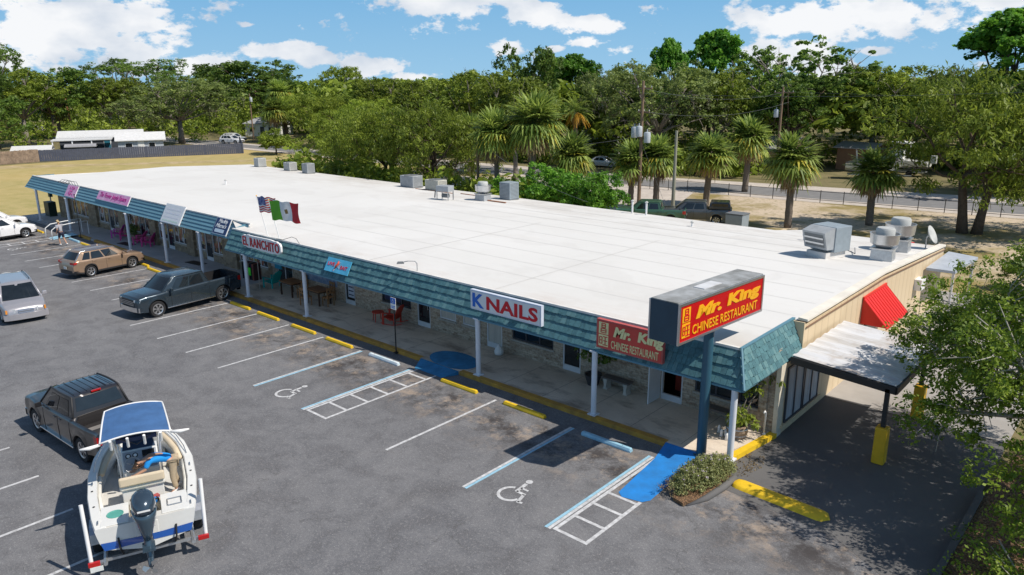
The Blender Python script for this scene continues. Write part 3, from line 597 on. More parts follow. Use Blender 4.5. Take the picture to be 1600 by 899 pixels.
b.add([(2.30, 3.2, 2.43), (1.88, 3.35, 3.44), (1.88, 3.35, 2.43)], [(0, 1, 2)]); b.add([(XM, -1.0, 2.43), (XM, -.45, 3.44), (XM, .2, 3.44), (XM, .2, 2.43)], [(0, 1, 2, 3)])
b.tube([(2.33, -1.05, 2.46), (1.92, -.50, 3.46)], .045, 6); b.bx((1.85, -.5, 3.44), (1.95, 3.35, 3.475)); b.bx((2.24, -1.0, 2.38), (2.30, 3.2, 2.42)); b.bx((XM, -1.02, 2.37), (2.24, -.96, 2.428))
b.build('mansard_backing', M['teal_flat'], B, fixn=False)
b = MB(); b.quad((XM, -.97, 2.42), (2.26, -.97, 2.42), (2.26, YF, 2.42), (XM, YF, 2.42)); b.quad((-61.1, -.08, 2.66), (XM, -.08, 2.66), (XM, YL, 2.66), (-61.1, YL, 2.66)); b.build('soffit', M['soffit'], B)
# left mansard: lapped horizontal boards
b = MB(); H5 = 5; y0_, z0_, y1_, z1_ = -.12, 2.68, .40, 3.62
for k in range(H5):
    t0, t1 = k/H5, (k+1)/H5+.02
    ya, za, yb, zb = lerp(y0_, y1_, t0), lerp(z0_, z1_, t0), lerp(y0_, y1_, t1), lerp(z0_, z1_, t1)
    xa, xb = lerp(-61.2, -60.55, t0), lerp(-61.2, -60.55, t1)
    b.add([(xa, ya-.060, za+.01), (XM+.3, ya-.060, za+.01), (XM+.3, yb-.008, zb), (xb, yb-.008, zb), (xa, ya+.02, za-.01), (XM+.3, ya+.02, za-.01)], [(0, 1, 2, 3), (0, 4, 5, 1)], 0 if k < 4 else 1)
b.quad((-61.2, -.12, 2.66), (-60.5, .42, 3.62), (-60.5, 2.0, 3.62), (-61.2, 2.0, 2.66)); b.build('mansard', [P('teal_board', (.135, .285, .365), .6, var=.12, stretch=(.3, 3, 3), scale=2), P('teal_board_top', (.10, .215, .285), .6, var=.15)], B, fixn=False)
# gusset where the two mansards meet
b = MB(); b.add([(XM-.02, .3, 2.66), (XM-.02, -1.0, 2.45), (XM-.02, -.45, 3.44), (XM-.02, .42, 3.6)], [(0, 1, 2, 3)]); b.build('mansard_cheek', M['teal_flat'], B, fixn=False)
# posts
for x, y, h, z0 in [(-58.72, -.10, 2.66, .149), (-51.89, -.16, 2.66, .149), (-41.13, -.16, 2.66, .149), (-35.74, -.16, 2.66, .149), (-31.2, -.12, 2.66, .149), (-24.75, -.93, 2.42, .15), (-19.49, -.9, 2.42, .15), (-8.16, -.91, 2.42, .15), (-2.83, -.94, 2.42, .15), (1.99, -.88, 2.42, .15)]:
    b = MB(); b.tube([(x, y, z0), (x, y, h)], .095, 14); b.box((x, y, z0+.02), (.30, .30, .04)); b.box((x, y, h-.03), (.26, .26, .05)); b.build('post', M['post_white'], B, smooth=35)
# clay red awning on the side wall
b = MB(); A0, A1, zt, zb, xo = 9.0, 11.75, 2.95, 1.95, 3.25
b.add([(XR+.02, A0, zt), (XR+.02, A1, zt), (xo, A1, zb), (xo, A0, zb), (XR+.02, A0, zb), (XR+.02, A1, zb)], [(0, 3, 2, 1), (0, 4, 3), (1, 2, 5)])
for i in range(12):
    y = lerp(A0, A1, i/11); b.add([(XR+.02, y-.015, zt+.004), (XR+.02, y+.015, zt+.004), (xo+.01, y-.015, zb+.004), (xo+.01, y+.015, zb+.004), (XR+.02, y, zt+.035), (xo+.01, y, zb+.035)], [(0, 4, 5, 2), (1, 3, 5, 4), (2, 5, 3)])
b.bx((XR+.02, A0-.02, zt-.02), (XR+.08, A1+.02, zt+.05)); b.bx((xo-.02, A0-.01, zb-.06), (xo+.02, A1+.01, zb+.0)); b.build('awning', P('awning_red', (.72, .02, .012), .4, var=.06), B, fixn=False)
# low shed roof at the rear corner
b = MB(); b.add([(2.4, 17.8, 2.5), (3.5, 18.3, 2.4), (3.7, 22.0, 2.45), (2.4, 22.0, 2.55), (2.4, 17.8, 2.38), (3.5, 18.3, 2.28), (3.7, 22.0, 2.33), (2.4, 22.0, 2.43)], [(0, 1, 2, 3), (4, 7, 6, 5), (0, 4, 5, 1), (1, 5, 6, 2), (2, 6, 7, 3)]); f = b.build('lean_to_roof', P('grey_metal', (.42, .46, .52), .5), B)
for x, y in ((3.4, 18.5), (3.55, 21.8)):
    b = MB(); b.bx((x-.05, y-.05, 0), (x+.05, y+.05, 2.25)); b.build('lean_to_post', M['frame_white'], f)

# ================================================================ CARPORT CANOPY
T = thing('carport', 'white corrugated metal canopy on black posts over the drive lane', 'carport', (2.4, 2.1, 0))
b = MB(); n = 28
for i in range(n):
    ya, yb = i*4.6/n, (i+1)*4.6/n; za, zb = (.04 if i % 4 < 2 else 0), (.04 if (i+1) % 4 < 2 else 0)
    b.quad((.02, ya, 2.62+za), (3.02, ya, 2.40+za), (3.02, yb, 2.40+zb), (.02, yb, 2.62+zb)); b.quad((.02, ya, 2.56), (.02, yb, 2.56), (3.02, yb, 2.34), (3.02, ya, 2.34))
g = NB('canopy_metal', .5); a = g.noise(.9, 6, .7, stretch=(.5, 2, 1)); c_ = g.noise(.45, 5, .7, loc=(3, 1, 0))
col = g.mix(g.ramp(a, .42, .62), (.68, .69, .72), (.52, .50, .48)); col = g.mix(g.mul(g.ramp(c_, .5, .64), .8), col, (.40, .31, .24))
b.build('canopy', g.done(col), T, fixn=False)
b = MB(); b.add([(.0, -.06, 2.40), (3.06, -.06, 2.20), (3.06, -.06, 2.42), (0, -.06, 2.62), (.0, -.01, 2.40), (3.06, -.01, 2.20), (3.06, -.01, 2.42), (0, -.01, 2.62)], [(0, 1, 2, 3), (4, 7, 6, 5), (3, 2, 6, 7), (0, 4, 5, 1), (1, 5, 6, 2), (0, 3, 7, 4)])
b.bx((3.03, -.06, 2.22), (3.09, 4.65, 2.43)); b.build('fascia', M['dark_trim'], T, fixn=False)
flat('sleeve_yellow', (.78, .46, .02), .55, var=.12)
for y in (0.0, 4.1):
    b = MB(); b.bx((2.76, y-.06, 0), (2.88, y+.06, 2.32)); p = b.build('post', M['dark_trim'], T)
    b = MB(); b.box((2.82, y, .57), (.34, .34, 1.14), top=.97); b.build('protective_sleeve', M['sleeve_yellow'], p, bevel=.03)

# ================================================================ SIGNS ON THE MANSARD
X3, Z3 = Vector((1, 0, 0)), Vector((0, 0, 1))
def wallsign(name, label, x0, x1, z0, z1, y, face, frame, d=.14, fw_=.05, grp=None, tilt=0):
    """box sign hung on the mansard, facing the lot; origin at lower left of its face"""
    t = thing(name, label, 'sign', (x0, y, z0), 0, grp); t.rotation_euler = (tilt, 0, 0); w, h = x1-x0, z1-z0
    b = MB(); b.bx((0, 0, 0), (w, d, h)); b.build('sign_box', frame, t)
    b = MB(); b.bx((fw_, -.012, fw_), (w-fw_, -.001, h-fw_)); p = b.build('sign_face', face, t)
    for xx in (.3*w, .7*w):
        b = MB(); b.side([(xx, h*.2), (xx+.05, h*.2), (xx+.05, h*.8), (xx, h*.8)], d+.001, d+.3); b.build('bracket', M['steel'], t)
    return t, p, w, h
flat('sign_red', (.52, .004, .006), .45, var=.05, spec=.25); flat('sign_redfaded', (.60, .06, .045), .5, var=.15, scale=1.2); flat('sign_yellow', (.90, .44, .008), .4, var=.05); flat('sign_pale', (.80, .74, .38), .5, var=.05)
flat('sign_white', (.80, .80, .81), .4, var=.03); flat('sign_blue', (.01, .14, .58), .4, var=.03); flat('letter_red', (.66, .006, .02), .4, var=.03); flat('letter_dark', (.02, .015, .015), .5)
# K NAILS
t, p, w, h = wallsign('nail_salon_sign', 'white box sign with a blue K and red NAILS', -8.34, -4.98, 2.78, 3.52, -1.08, M['sign_white'], P('frame_pale', (.62, .67, .78), .4))
text('K', .56, .52, M['sign_blue'], (.12, -.014, .11), X3, Z3, t, bold=.03, depth=.008); text('NAILS', 2.40, .50, M['letter_red'], (.82, -.014, .11), X3, Z3, t, bold=.028, depth=.008)
def chars(mb, ox, oz, s, which):
    """the two characters of the restaurant sign, drawn as strokes"""
    H_ = lambda x0, x1, z: mb.bx((ox+x0*s, -.03, oz+(z-.035)*s), (ox+x1*s, -.018, oz+(z+.035)*s))
    V_ = lambda x, z0, z1: mb.bx((ox+(x-.035)*s, -.032, oz+z0*s), (ox+(x+.035)*s, -.02, oz+z1*s))
    def day(x0, x1, z0, z1): H_(x0, x1, z0); H_(x0, x1, z1); H_(x0, x1, (z0+z1)/2); V_(x0, z0, z1); V_(x1, z0, z1)
    if which == 0: day(.3, .7, .55, .95); day(.22, .78, .05, .45)
    else: day(.08, .36, .2, .85); H_(.48, .95, .9); H_(.5, .93, .5); H_(.45, .98, .1); V_(.71, .1, .9)
def king(t, w, h, redm, ym, txt):
    """two characters on yellow squares beside the two lines of lettering; local x along the face, y out of it is negative"""
    b = MB(); sq = h*.40
    b.bx((.10*h, -.017, .09*h), (.10*h+sq*.95, -.0125, .09*h+sq)); b.bx((.10*h, -.017, .52*h), (.10*h+sq*.95, -.0125, .52*h+sq)); b.build('character_panels', ym, t)
    b = MB(); chars(b, .115*h, .50*h+.05*h, sq*.88, 0); chars(b, .115*h, .11*h, sq*.88, 1); b.build('characters', txt, t)
    x = .60*h
    text('Mr.', (w-x)*.35, h*.36, ym, (x+.03*w, -.014, h*.50), X3, Z3, t, bold=.05, shear=.25, depth=.008)
    text('King', (w-x)*.50, h*.45, ym, (x+.40*w, -.014, h*.43), X3, Z3, t, bold=.05, shear=.12, depth=.008)
    text('CHINESE RESTAURANT', (w-x)*.93, h*.27, ym, (x, -.014, h*.09), X3, Z3, t, bold=.005, depth=.008)
t, p, w, h = wallsign('restaurant_wall_sign', 'faded red sign with pale yellow lettering hung low on the mansard behind the pole sign', -2.66, -.25, 2.62, 3.58, -1.12, M['sign_redfaded'], P('frame_redpale', (.50, .10, .09), .5))
king(t, w, h, M['sign_redfaded'], M['sign_pale'], M['sign_redfaded'])
# EL RANCHITO: white rounded board, red letters with dark shadow
t = thing('taqueria_sign', 'white cloud shaped board with red EL RANCHITO letters under the two flags', 'sign', (-24.62, -1.06, 2.90))
b = MB(); w, h = 3.55, .60
pts = [(x*.05*w, -.03-.02*sin(x*2.2)) for x in range(0, 21)]
outl = []
for k in range(64):
    a = 2*pi*k/64; sx, sz = cos(a), sin(a)
    outl.append((w/2+(w/2+.02)*abs(sx)**.35*(1 if sx > 0 else -1), h/2+(h/2+.03)*abs(sz)**.5*(1 if sz > 0 else -1)+.015*sin(a*14)))
b.side(outl, 0, .1); b.build('sign_board', M['sign_white'], t)
text('EL RANCHITO', w-.22, h-.14, M['letter_dark'], (.115, -.003, .060), X3, Z3, t, bold=.006, depth=.006, spacing=1.12, name='lettering_shadow'); text('EL RANCHITO', w-.22, h-.14, M['letter_red'], (.10, -.012, .07), X3, Z3, t, bold=.012, depth=.008, spacing=1.12)
for xx in (.4, 3.0): b = MB(); b.bx((xx, .101, .1), (xx+.05, .5, .15)); b.build('bracket', M['steel'], t)
# bait shop banner lies on the slope
t = thing('bait_banner', 'light blue banner reading LIVE BAIT around a red shrimp', 'sign', (-17.72, -.93, 2.69)); t.rotation_euler = (-atan2(.55, 1), 0, 0)
b = MB(); b.bx((0, -.06, 0), (1.72, -.03, .64)); b.build('banner', P('banner_blue', (.10, .48, .72), .5, var=.2), t)
text('LIVE', .48, .17, M['letter_red'], (.14, -.063, .27), X3, Z3, t, bold=.01); text('BAIT', .5, .17, M['letter_red'], (1.08, -.063, .2), X3, Z3, t, bold=.01)
b = MB(); b.tube([(.74, -.075, .14), (.78, -.08, .3), (.88, -.08, .42), (.84, -.075, .54)], [.015, .05, .06, .02], 8); b.build('shrimp', P('shrimp_red', (.65, .08, .04), .5), t, smooth=True)
b = MB()
for q in range(5): b.tube([(.84, -.07, .3+q*.04), (1.02, -.07, .22+q*.07)], .008, 4)
b.tube([(.74, -.075, .14), (.68, -.075, .06)], .02, 5); b.build('shrimp_legs', M['white_paint'], t)
# signs of the left shops
def slope_sign(name, label, x0, x1, z0, z1, face, edge):
    yb = lerp(-.12, .40, (z0-2.68)/.94)-.13; t = thing(name, label, 'sign', (x0, yb, z0)); t.rotation_euler = (-atan2(.52, .94), 0, 0); h = (z1-z0)/cos(atan2(.52, .94)); w = x1-x0
    b = MB(); b.bx((0, 0, 0), (w, .05, h)); b.build('sign_board', edge, t)
    b = MB(); b.bx((.04, -.01, .04), (w-.04, -.001, h-.04)); b.build('sign_face', face, t); return t, w, h
pink = P('pink', (.75, .16, .48), .5, col2=(.85, .55, .72), scale=1.4); magenta = P('magenta', (.42, .01, .22), .5)
t, w, h = slope_sign('small_pink_sign', 'small square pink and white sign near the far end of the mansard', -52.1, -50.1, 2.78, 3.62, pink, M['sign_white'])
text('A Gift\nJust\nRight', w*.5, h*.72, magenta, (w*.25, -.012, h*.12), X3, Z3, t, bold=.0)
t, w, h = slope_sign('long_pink_sign', 'long pink banner sign with magenta script on the left mansard', -46.3, -41.1, 3.08, 3.70, pink, M['sign_white'])
text('The Flower Jungle Square', w*.84, h*.62, magenta, (w*.08, -.012, h*.2), X3, Z3, t, bold=.02, shear=.2)
t, w, h = slope_sign('white_sign', 'blank looking white square sign with faded pastel lettering', -35.95, -33.45, 2.72, 3.78, P('white_faded', (.72, .73, .77), .5, col2=(.80, .80, .80), scale=2), M['sign_white'])
b = MB()
for i in range(3): b.bx((w*.12, -.014, h*(.3+.2*i)), (w*.88, -.011, h*(.38+.2*i)))
b.build('faded_lettering', P('pastel', (.68, .70, .80), .5, col2=(.78, .74, .74), scale=7), t); b = MB(); b.bx((w*.1, -.014, h*.1), (w*.9, -.011, h*.17)); b.build('faded_line', P('pastel_green', (.45, .65, .55), .5, col2=(.7, .76, .7), scale=9), t)
t, w, h = slope_sign('navy_sign', 'navy blue sign with white script next to the mansard step', -29.55, -28.0, 2.80, 3.66, P('navy_face', (.012, .03, .12), .5), M['sign_white'])
text('Hookie', w*.6, h*.24, M['sign_white'], (w*.22, -.012, h*.68), X3, Z3, t, shear=.3, bold=.012); text("Mama's", w*.72, h*.25, M['sign_white'], (w*.12, -.012, h*.40), X3, Z3, t, shear=.3, bold=.012)
b = MB(); b.bx((w*.15, -.02, h*.12), (w*.78, -.012, h*.32)); b.build('lower_panel', P('pale_blue', (.55, .65, .75), .5), t)

# ================================================================ POLE SIGN
T = thing('pole_sign', 'tall free standing red and yellow box sign on a teal pole by the building corner', 'sign', (1.18, -1.08, .05))
b = MB(); b.tube([(0, 0, 0), (0, 0, 4.2)], .145, 20); b.lathe([(.23, .05), (.23, .09), (.15, .09)], n=20); b.build('pole', P('pole_teal', (.035, .11, .165), .45, var=.1, stretch=(1, 1, .3)), T, smooth=40)
SB = bpy.data.objects.new('sign_cabinet_mount', None)
# cabinet in its own frame: x' along the sign (towards +y), y' = -out of the face
ang = atan2(4.4, .33); cx_, cy_ = 1.09-1.18, -1.02+1.08
ux = Vector((cos(ang), sin(ang), 0)); uo = Vector((sin(ang), -cos(ang), 0))
W_, D_, H_s, zb_ = 4.42, .86, 1.12, 4.11
def LS(x, o, z): return Vector((cx_, cy_, zb_))+ux*x+uo*o+Vector((0, 0, z))
b = MB()
def obox(mb, x0, x1, o0, o1, z0, z1, mi=0):
    mb.add([LS(x, o, z) for z in (z0, z1) for o in (o0, o1) for x in (x0, x1)], [(0, 2, 3, 1), (4, 5, 7, 6), (0, 1, 5, 4), (2, 6, 7, 3), (0, 4, 6, 2), (1, 3, 7, 5)], mi)
obox(b, -W_/2, W_/2, -D_/2, D_/2, 0, H_s); cab = b.build('cabinet', P('cabinet_teal', (.02, .055, .09), .4, var=.12), T)
b = MB(); obox(b, -W_/2+.01, W_/2-.01, -D_/2+.01, D_/2-.01, H_s+.002, H_s+.03); b.build('cabinet_top', P('top_grime', (.42, .44, .46), .7, col2=(.16, .16, .15), scale=1.6), cab)
b = MB(); obox(b, -.55, .35, -.2, .15, H_s+.032, H_s+.05); b.build('top_hatch', P('hatch', (.60, .61, .63), .6), cab)
for s_ in (1, -1):
    b = MB(); o0, o1 = (D_/2+.002, D_/2+.05) if s_ > 0 else (-D_/2-.05, -D_/2-.002)
    for a in ((-W_/2, W_/2, 0, .07), (-W_/2, W_/2, H_s-.07, H_s), (-W_/2, -W_/2+.07, .07, H_s-.07), (W_/2-.07, W_/2, .07, H_s-.07)): obox(b, a[0], a[1], o0, o1, a[2], a[3])
    b.build('face_frame', M['alloy'], cab)
    F_ = thing('tmp', None, None); F_.name = 'sign_face'
    b = MB(); b.bx((0, -.012, 0), (W_-.14, -.001, H_s-.14)); bpy.data.objects.remove(F_)
    face = b.build('sign_face', M['sign_red'], T); X_ = ux*s_; O_ = uo*s_
    face.matrix_local = Matrix(((X_.x, -O_.x, 0, 0), (X_.y, -O_.y, 0, 0), (0, 0, 1, 0), (0, 0, 0, 1)))
    face.location = Vector((cx_, cy_, zb_+.07))-X_*(W_/2-.07)+O_*(D_/2+.02)
    king(face, W_-.14, H_s-.14, M['sign_red'], M['sign_yellow'], M['letter_red'])
bpy.data.objects.remove(SB)
# ================================================================ VEHICLES
def paint(name, col, rough=.28, metal=.35): 
    return P(name, col, rough, metal, var=.04, coat=.8)
def wheel(parent, x, y, r, w, side, rim, spokes=6):
    b = MB(); hw = w/2
    b.lathe([(r*.62, -hw*.8), (r*.93, -hw), (r, -hw*.6), (r, hw*.6), (r*.93, hw), (r*.62, hw*.8)], (0, 0, 0), 26, axis='Y')
    wh = b.build('wheel', M['rubber'], parent, smooth=50); wh.location = (x, y, r)
    b = MB(); o = side*hw
    b.lathe([(0.001, o*.55), (r*.62, o*.55)], n=22, mi=1, axis='Y')
    b.lathe([(r*.56, o*.80), (r*.66, o*.94), (r*.66, o*.5)], n=26, axis='Y'); b.lathe([(.001, o*.86), (r*.15, o*.84), (r*.17, o*.6)], n=14, axis='Y')
    for k in range(spokes):
        a = 2*pi*k/spokes+.2
        for da in (-.13, .13):
            p0 = Vector((cos(a)*r*.12, o*.84, sin(a)*r*.12)); p1 = Vector((cos(a+da)*r*.6, o*.84, sin(a+da)*r*.6)); n_ = Vector((-sin(a), 0, cos(a)))*r*.055
            b.quad(p0-n_, p1-n_, p1+n_, p0+n_)
    b.build('rim', [rim, M['black']], wh, fixn=False); return wh

def vehicle(name, label, cat, loc, rz, s, group=None):
    """s: L, W, wheelbase, rf (front overhang), R wheel radius, bottom / top / half width tables along x (0 = nose, grows to the tail), house, glass, colour"""
    t = thing(name, label, cat, loc, rz, group)
    L_, W_, R = s['L'], s['W'], s['R']; xf = s['rf']; xr = xf+s['wb']; pm = s['paint']
    X = lambda x: L_/2-x          # local +x is forward
    arches = (xf, xr); AR = R*1.17
    def zbot(x):
        z = ipol(s['bot'], x)
        for a in arches:
            if abs(x-a) < AR: z = max(z, R*.98+sqrt(AR*AR-(x-a)**2))
        return z
    st = set([0, L_, .03, .08, .16, L_-.03, L_-.08, L_-.16]+[L_*i/26 for i in range(27)]+[x for x, _ in s['top']]+[x for x, _ in s['hw']])
    for a in arches:
        for k in range(13): st.add(a-AR*cos(pi*k/12)); 
        st.add(a-AR-.004); st.add(a+AR+.004)
    bed = s.get('bed')
    if bed:
        for e in bed[:2]: st |= {e-.003, e+.003}
    st = sorted(x for x in st if 0 <= x <= L_)
    fl = s.get('flare', .025)
    verts = []; K = 0
    for x in st:
        zb, zt, hw = zbot(x), ipol(s['top'], x), ipol(s['hw'], x)*W_/2
        near = max(0, 1-min(abs(abs(x-a)-AR) for a in arches)/.12) if min(abs(x-a) for a in arches) < AR+.12 else 0
        hwa = hw+fl*(1 if min(abs(x-a) for a in arches) < AR+.03 else near)
        h = max(.02, zt-zb); inb = bed and bed[0] < x < bed[1]
        sh = min(.07, h*.2)
        half = [(0, zb), (hwa*.86, zb), (hwa*.985, zb+.015), (hwa, zb+min(.12, h*.25)), (hw*1.0, zb+h*.45), (hw*1.005, zb+h*.62), (hw*.985, zt-sh), (hw*.955, zt-.012)]
        if inb: half += [(hw*.90, zt), (hw*.89, bed[2]), (hw*.3, bed[2]), (0, bed[2])]
        else:
            cr = s.get('crown', .05); half += [(hw*.90, zt+.012), (hw*.68, zt+cr*.7), (hw*.3, zt+cr*.95), (0, zt+cr)]
        ring = [(X(x), y, z) for y, z in half]+[(X(x), -y, z) for y, z in reversed(half[1:-1])]
        K = len(ring); verts += ring
    b = MB(); b.v = verts; n = len(st)
    for i in range(n-1):
        for k in range(K):
            f = (i*K+k, (i+1)*K+k, (i+1)*K+(k+1) % K, i*K+(k+1) % K); b.f.append(f)
            zz = [verts[j][2] for j in f]; xm = (st[i]+st[i+1])/2
            low = k in (0, K-1, 1, K-2)
            cl = s.get('clad', 0)
            mi = 1 if low else (1 if cl and (k in (2, K-3) or (k in (3, K-4) and max(zz) < cl)) else 0)
            if bed and bed[0] < xm < bed[1] and k in (8, 9, 10, K-9, K-10, K-11): mi = 2
            b.m.append(mi)
    b.f += [tuple(range(K-1, -1, -1)), tuple(range((n-1)*K, n*K))]; b.m += [0, 0]
    body = b.build('body', [pm, M['dark_trim'], s.get('bedmat', M['dark_trim'])], t, smooth=58, fixn=True)
    # greenhouse
    G = s['house']  # dict: xb0,xt0,xt1,xb1 (belt front, roof front, roof rear, belt rear), zb, zt, wb, wt
    wb_, wt_ = G['wb']*W_/2, G['wt']*W_/2
    xf0, xt0, xt1, xb1, zb, zt = G['x'][0], G['x'][1], G['x'][2], G['x'][3], G['zb'], G['zt']
    def S(u, v, sd, off=0):     # side patch: u along, v up
        x = lerp(lerp(xf0, xb1, u), lerp(xt0, xt1, u), v); y = lerp(wb_, wt_, v)+off
        pl = 1-.06*(2*u-1)**2; return (X(x), sd*(y*pl), lerp(zb, zt, v)+.0)
    def E_(front, a, v, off=0):   # end patch: a across -1..1
        x = lerp(xf0, xt0, v) if front else lerp(xb1, xt1, v); x += (-1 if front else 1)*(.10*(1-a*a)*(1 if front else .5)+off-.02)
        y = lerp(wb_, wt_, v)*.94*a; return (X(x), y, lerp(zb, zt, v)+(off*.5))
    b = MB(); NU = 10
    for sd in (-1, 1):
        base = len(b.v); b.v += [S(u/NU, v/3, sd) for u in range(NU+1) for v in range(4)]
        b.f += [(base+u*4+v, base+(u+1)*4+v, base+(u+1)*4+v+1, base+u*4+v+1) for u in range(NU) for v in range(3)]; b.m += [0]*(NU*3)
    for fr in (1, 0):
        base = len(b.v); b.v += [E_(fr, -1+2*a/8, v/3) for a in range(9) for v in range(4)]
        b.f += [(base+u*4+v, base+(u+1)*4+v, base+(u+1)*4+v+1, base+u*4+v+1) for u in range(8) for v in range(3)]; b.m += [0]*24
    for (a0, a1) in ((0, 1),):
        base = len(b.v)
        for i in range(NU+1):
            u = i/NU; xs0, ys0, _ = S(u, 1, 1)
            for j in range(9):
                a = -1+2*j/8; e = .0
                xx = xs0+(.08*(1-a*a) if i == 0 else (-.03*(1-a*a) if i == NU else 0)); b.v.append((xx+e, ys0*a, zt+.055*(1-a*a)*(1-.5*(2*u-1)**4)))
        b.f += [(base+i*9+j, base+(i+1)*9+j, base+(i+1)*9+j+1, base+i*9+j+1) for i in range(NU) for j in range(8)]; b.m += [1]*(NU*8)
    cb = b.build('cabin', [pm, s.get('roofpaint', pm)], t); bm_ = bmesh.new(); bm_.from_mesh(cb.data); bmesh.ops.remove_doubles(bm_, verts=bm_.verts, dist=.035); bmesh.ops.recalc_face_normals(bm_, faces=bm_.faces); bm_.to_mesh(cb.data); bm_.free(); cb.data.shade_smooth(); cb.data.set_sharp_from_angle(angle=radians(62))
    # curved rails along the roof edge
    for sd in (-1, 1):
        pts = [Vector(S(0, 0, sd))]+[Vector(S(u/6, 1, sd))+Vector((0, 0, .004)) for u in range(7)]+[Vector(S(1, 0, sd))]
        b = MB(); b.tube(pts, .032, 6); b.build('roof_edge', s.get('edge', pm), t, smooth=True)
    gl = s.get('glassmat', M['glass'])
    def patch(fn, us, vs_, name, m, par=t):
        b = MB(); nu, nv = 6, 2
        for i in range(nu+1):
            for j in range(nv+1):
                v = lerp(vs_[0], vs_[1], j/nv); ua, ub = us[0] if isinstance(us[0], tuple) else (us[0], us[0]), us[1] if isinstance(us[1], tuple) else (us[1], us[1])
                u = lerp(lerp(ua[0], ua[1], j/nv), lerp(ub[0], ub[1], j/nv), i/nu); b.v.append(fn(u, v))
        b.f = [(i*(nv+1)+j, (i+1)*(nv+1)+j, (i+1)*(nv+1)+j+1, i*(nv+1)+j+1) for i in range(nu) for j in range(nv)]; b.m = [0]*len(b.f)
        return b.build(name, m, par, smooth=True, fixn=False)
    patch(lambda a, v: E_(1, a, v, .012), (-.93, .93), (.06, .92), 'windshield', gl)
    if s.get('rearglass', True): patch(lambda a, v: E_(0, a, v, .012), (-.86, .86), s.get('rg', (.22, .90)), 'rear_window', gl)
    for sd in (-1, 1):
        for (u0, u1) in s['win']: patch(lambda u, v: S(u, v, sd, .010), (u0, u1), s.get('wv', (.10, .86)), 'side_window', gl)
    # doors: seams as fine dark grooves, handles, mirrors
    for sd in (-1, 1):
        for q, x in enumerate(s['seams']):
            hw = ipol(s['hw'], x)*W_/2; zl, zt_ = max(zbot(x), .32), ipol(s['top'], x)
            b = MB(); b.tube([(X(x), sd*(hw+.002), zl+.02), (X(x), sd*(hw*1.006), lerp(zl, zt_, .6)), (X(x), sd*(hw*.985+.002), zt_-.07)], .008, 4); b.build('door_seam', M['black'], t)
        for x in s['handles']:
            b = MB(); b.box((X(x), sd*(ipol(s['hw'], x)*W_/2+.01), ipol(s['top'], x)-.13), (.17, .035, .03)); b.build('door_handle', s.get('handlemat', pm), t, bevel=.008)
        mx_ = xf0+.42; b = MB(); b.box((X(mx_), sd*(W_/2+.10), zb+.10), (.12, .22, .17), top=.85); b.box((X(mx_), sd*(W_/2-.02), zb+.03), (.06, .12, .04)); m_ = b.build('mirror', s.get('mirrormat', pm), t, bevel=.02)
    for a in arches:
        for sd in (-1, 1): wheel(t, X(a), sd*(W_/2-.13), R, .24, sd, s.get('rim', M['alloy']), s.get('spokes', 5))
    # lights, grille, bumpers, plate
    zf = ipol(s['top'], .1); nose = s.get('nose', {})
    hl = nose.get('hl', (.62, .86, zf-.20, zf-.06))
    for sd in (-1, 1):
        b = MB(); y0, y1 = sd*hl[0]*W_/2, sd*hl[1]*W_/2
        b.add([(X(-.025), y0, hl[2]), (X(-.025), y0, hl[3]), (X(.10), y1, hl[2]+.01), (X(.16), y1+sd*.02, hl[3]), (X(.10), y0, hl[2]), (X(.14), y0, hl[3]+.01)], [(0, 2, 3, 1), (0, 1, 5, 4), (1, 3, 5), (0, 4, 2)]); b.build('headlight', M['headlamp'], t, fixn=False)
        if nose.get('amber'): b = MB(); b.box((X(.04), sd*hl[1]*W_/2, (hl[2]+hl[3])/2), (.10, .07, hl[3]-hl[2])); b.build('turn_light', M['amber'], t)
    gr = nose.get('grille', (.55, zf-.34, zf-.06)); b = MB(); gm = nose.get('gm', M['dark_trim'])
    b.bx((X(-.022), -gr[0]*W_/2, gr[1]), (X(.06), gr[0]*W_/2, gr[2]), 0)
    for k in range(nose.get('bars', 2)):
        z = lerp(gr[1], gr[2], (k+1)/(nose.get('bars', 2)+1)); b.bx((X(-.034), -gr[0]*W_/2*.98, z-.018), (X(-.0225), gr[0]*W_/2*.98, z+.018), 1)
    b.build('grille', [gm, nose.get('barm', M['chrome'])], t)
    bm = s.get('bumpermat', pm); zl = s.get('bz', (.36, .60))
    for end, nm in ((0, 'front_bumper'), (1, 'rear_bumper')):
        b = MB(); pts = []
        for a in range(9):
            y = -1+a/4; xo = (-.07 if end == 0 else L_+.05)+(.13*(abs(y)**3))*(1 if end == 0 else -1); pts.append((xo, y*W_/2*.97))
        for (xa, ya), (xb, yb) in zip(pts, pts[1:]):
            ix = .2 if end == 0 else -.2
            b.add([(X(xa), ya, zl[0]), (X(xb), yb, zl[0]), (X(xb), yb, zl[1]), (X(xa), ya, zl[1]), (X(xa+ix), ya, zl[0]-.0), (X(xb+ix), yb, zl[0]), (X(xb+ix), yb, zl[1]+.01), (X(xa+ix), ya, zl[1]+.01)], [(0, 1, 2, 3), (3, 2, 6, 7), (0, 4, 5, 1)])
        bmesh_ = b.build(nm, bm, t, smooth=30)
        b = MB(); xx = X(-.085) if end == 0 else X(L_+.062); b.box((xx, 0, (zl[0]+zl[1])/2 if end == 0 or s.get('plate_low') else zl[1]+.16), (.012, .32, .16)); 
        if end == 1 or s.get('fplate'): b.build('number_plate', M['plate'], t)
    tl = s.get('tail', (.76, .97, .80, 1.02))
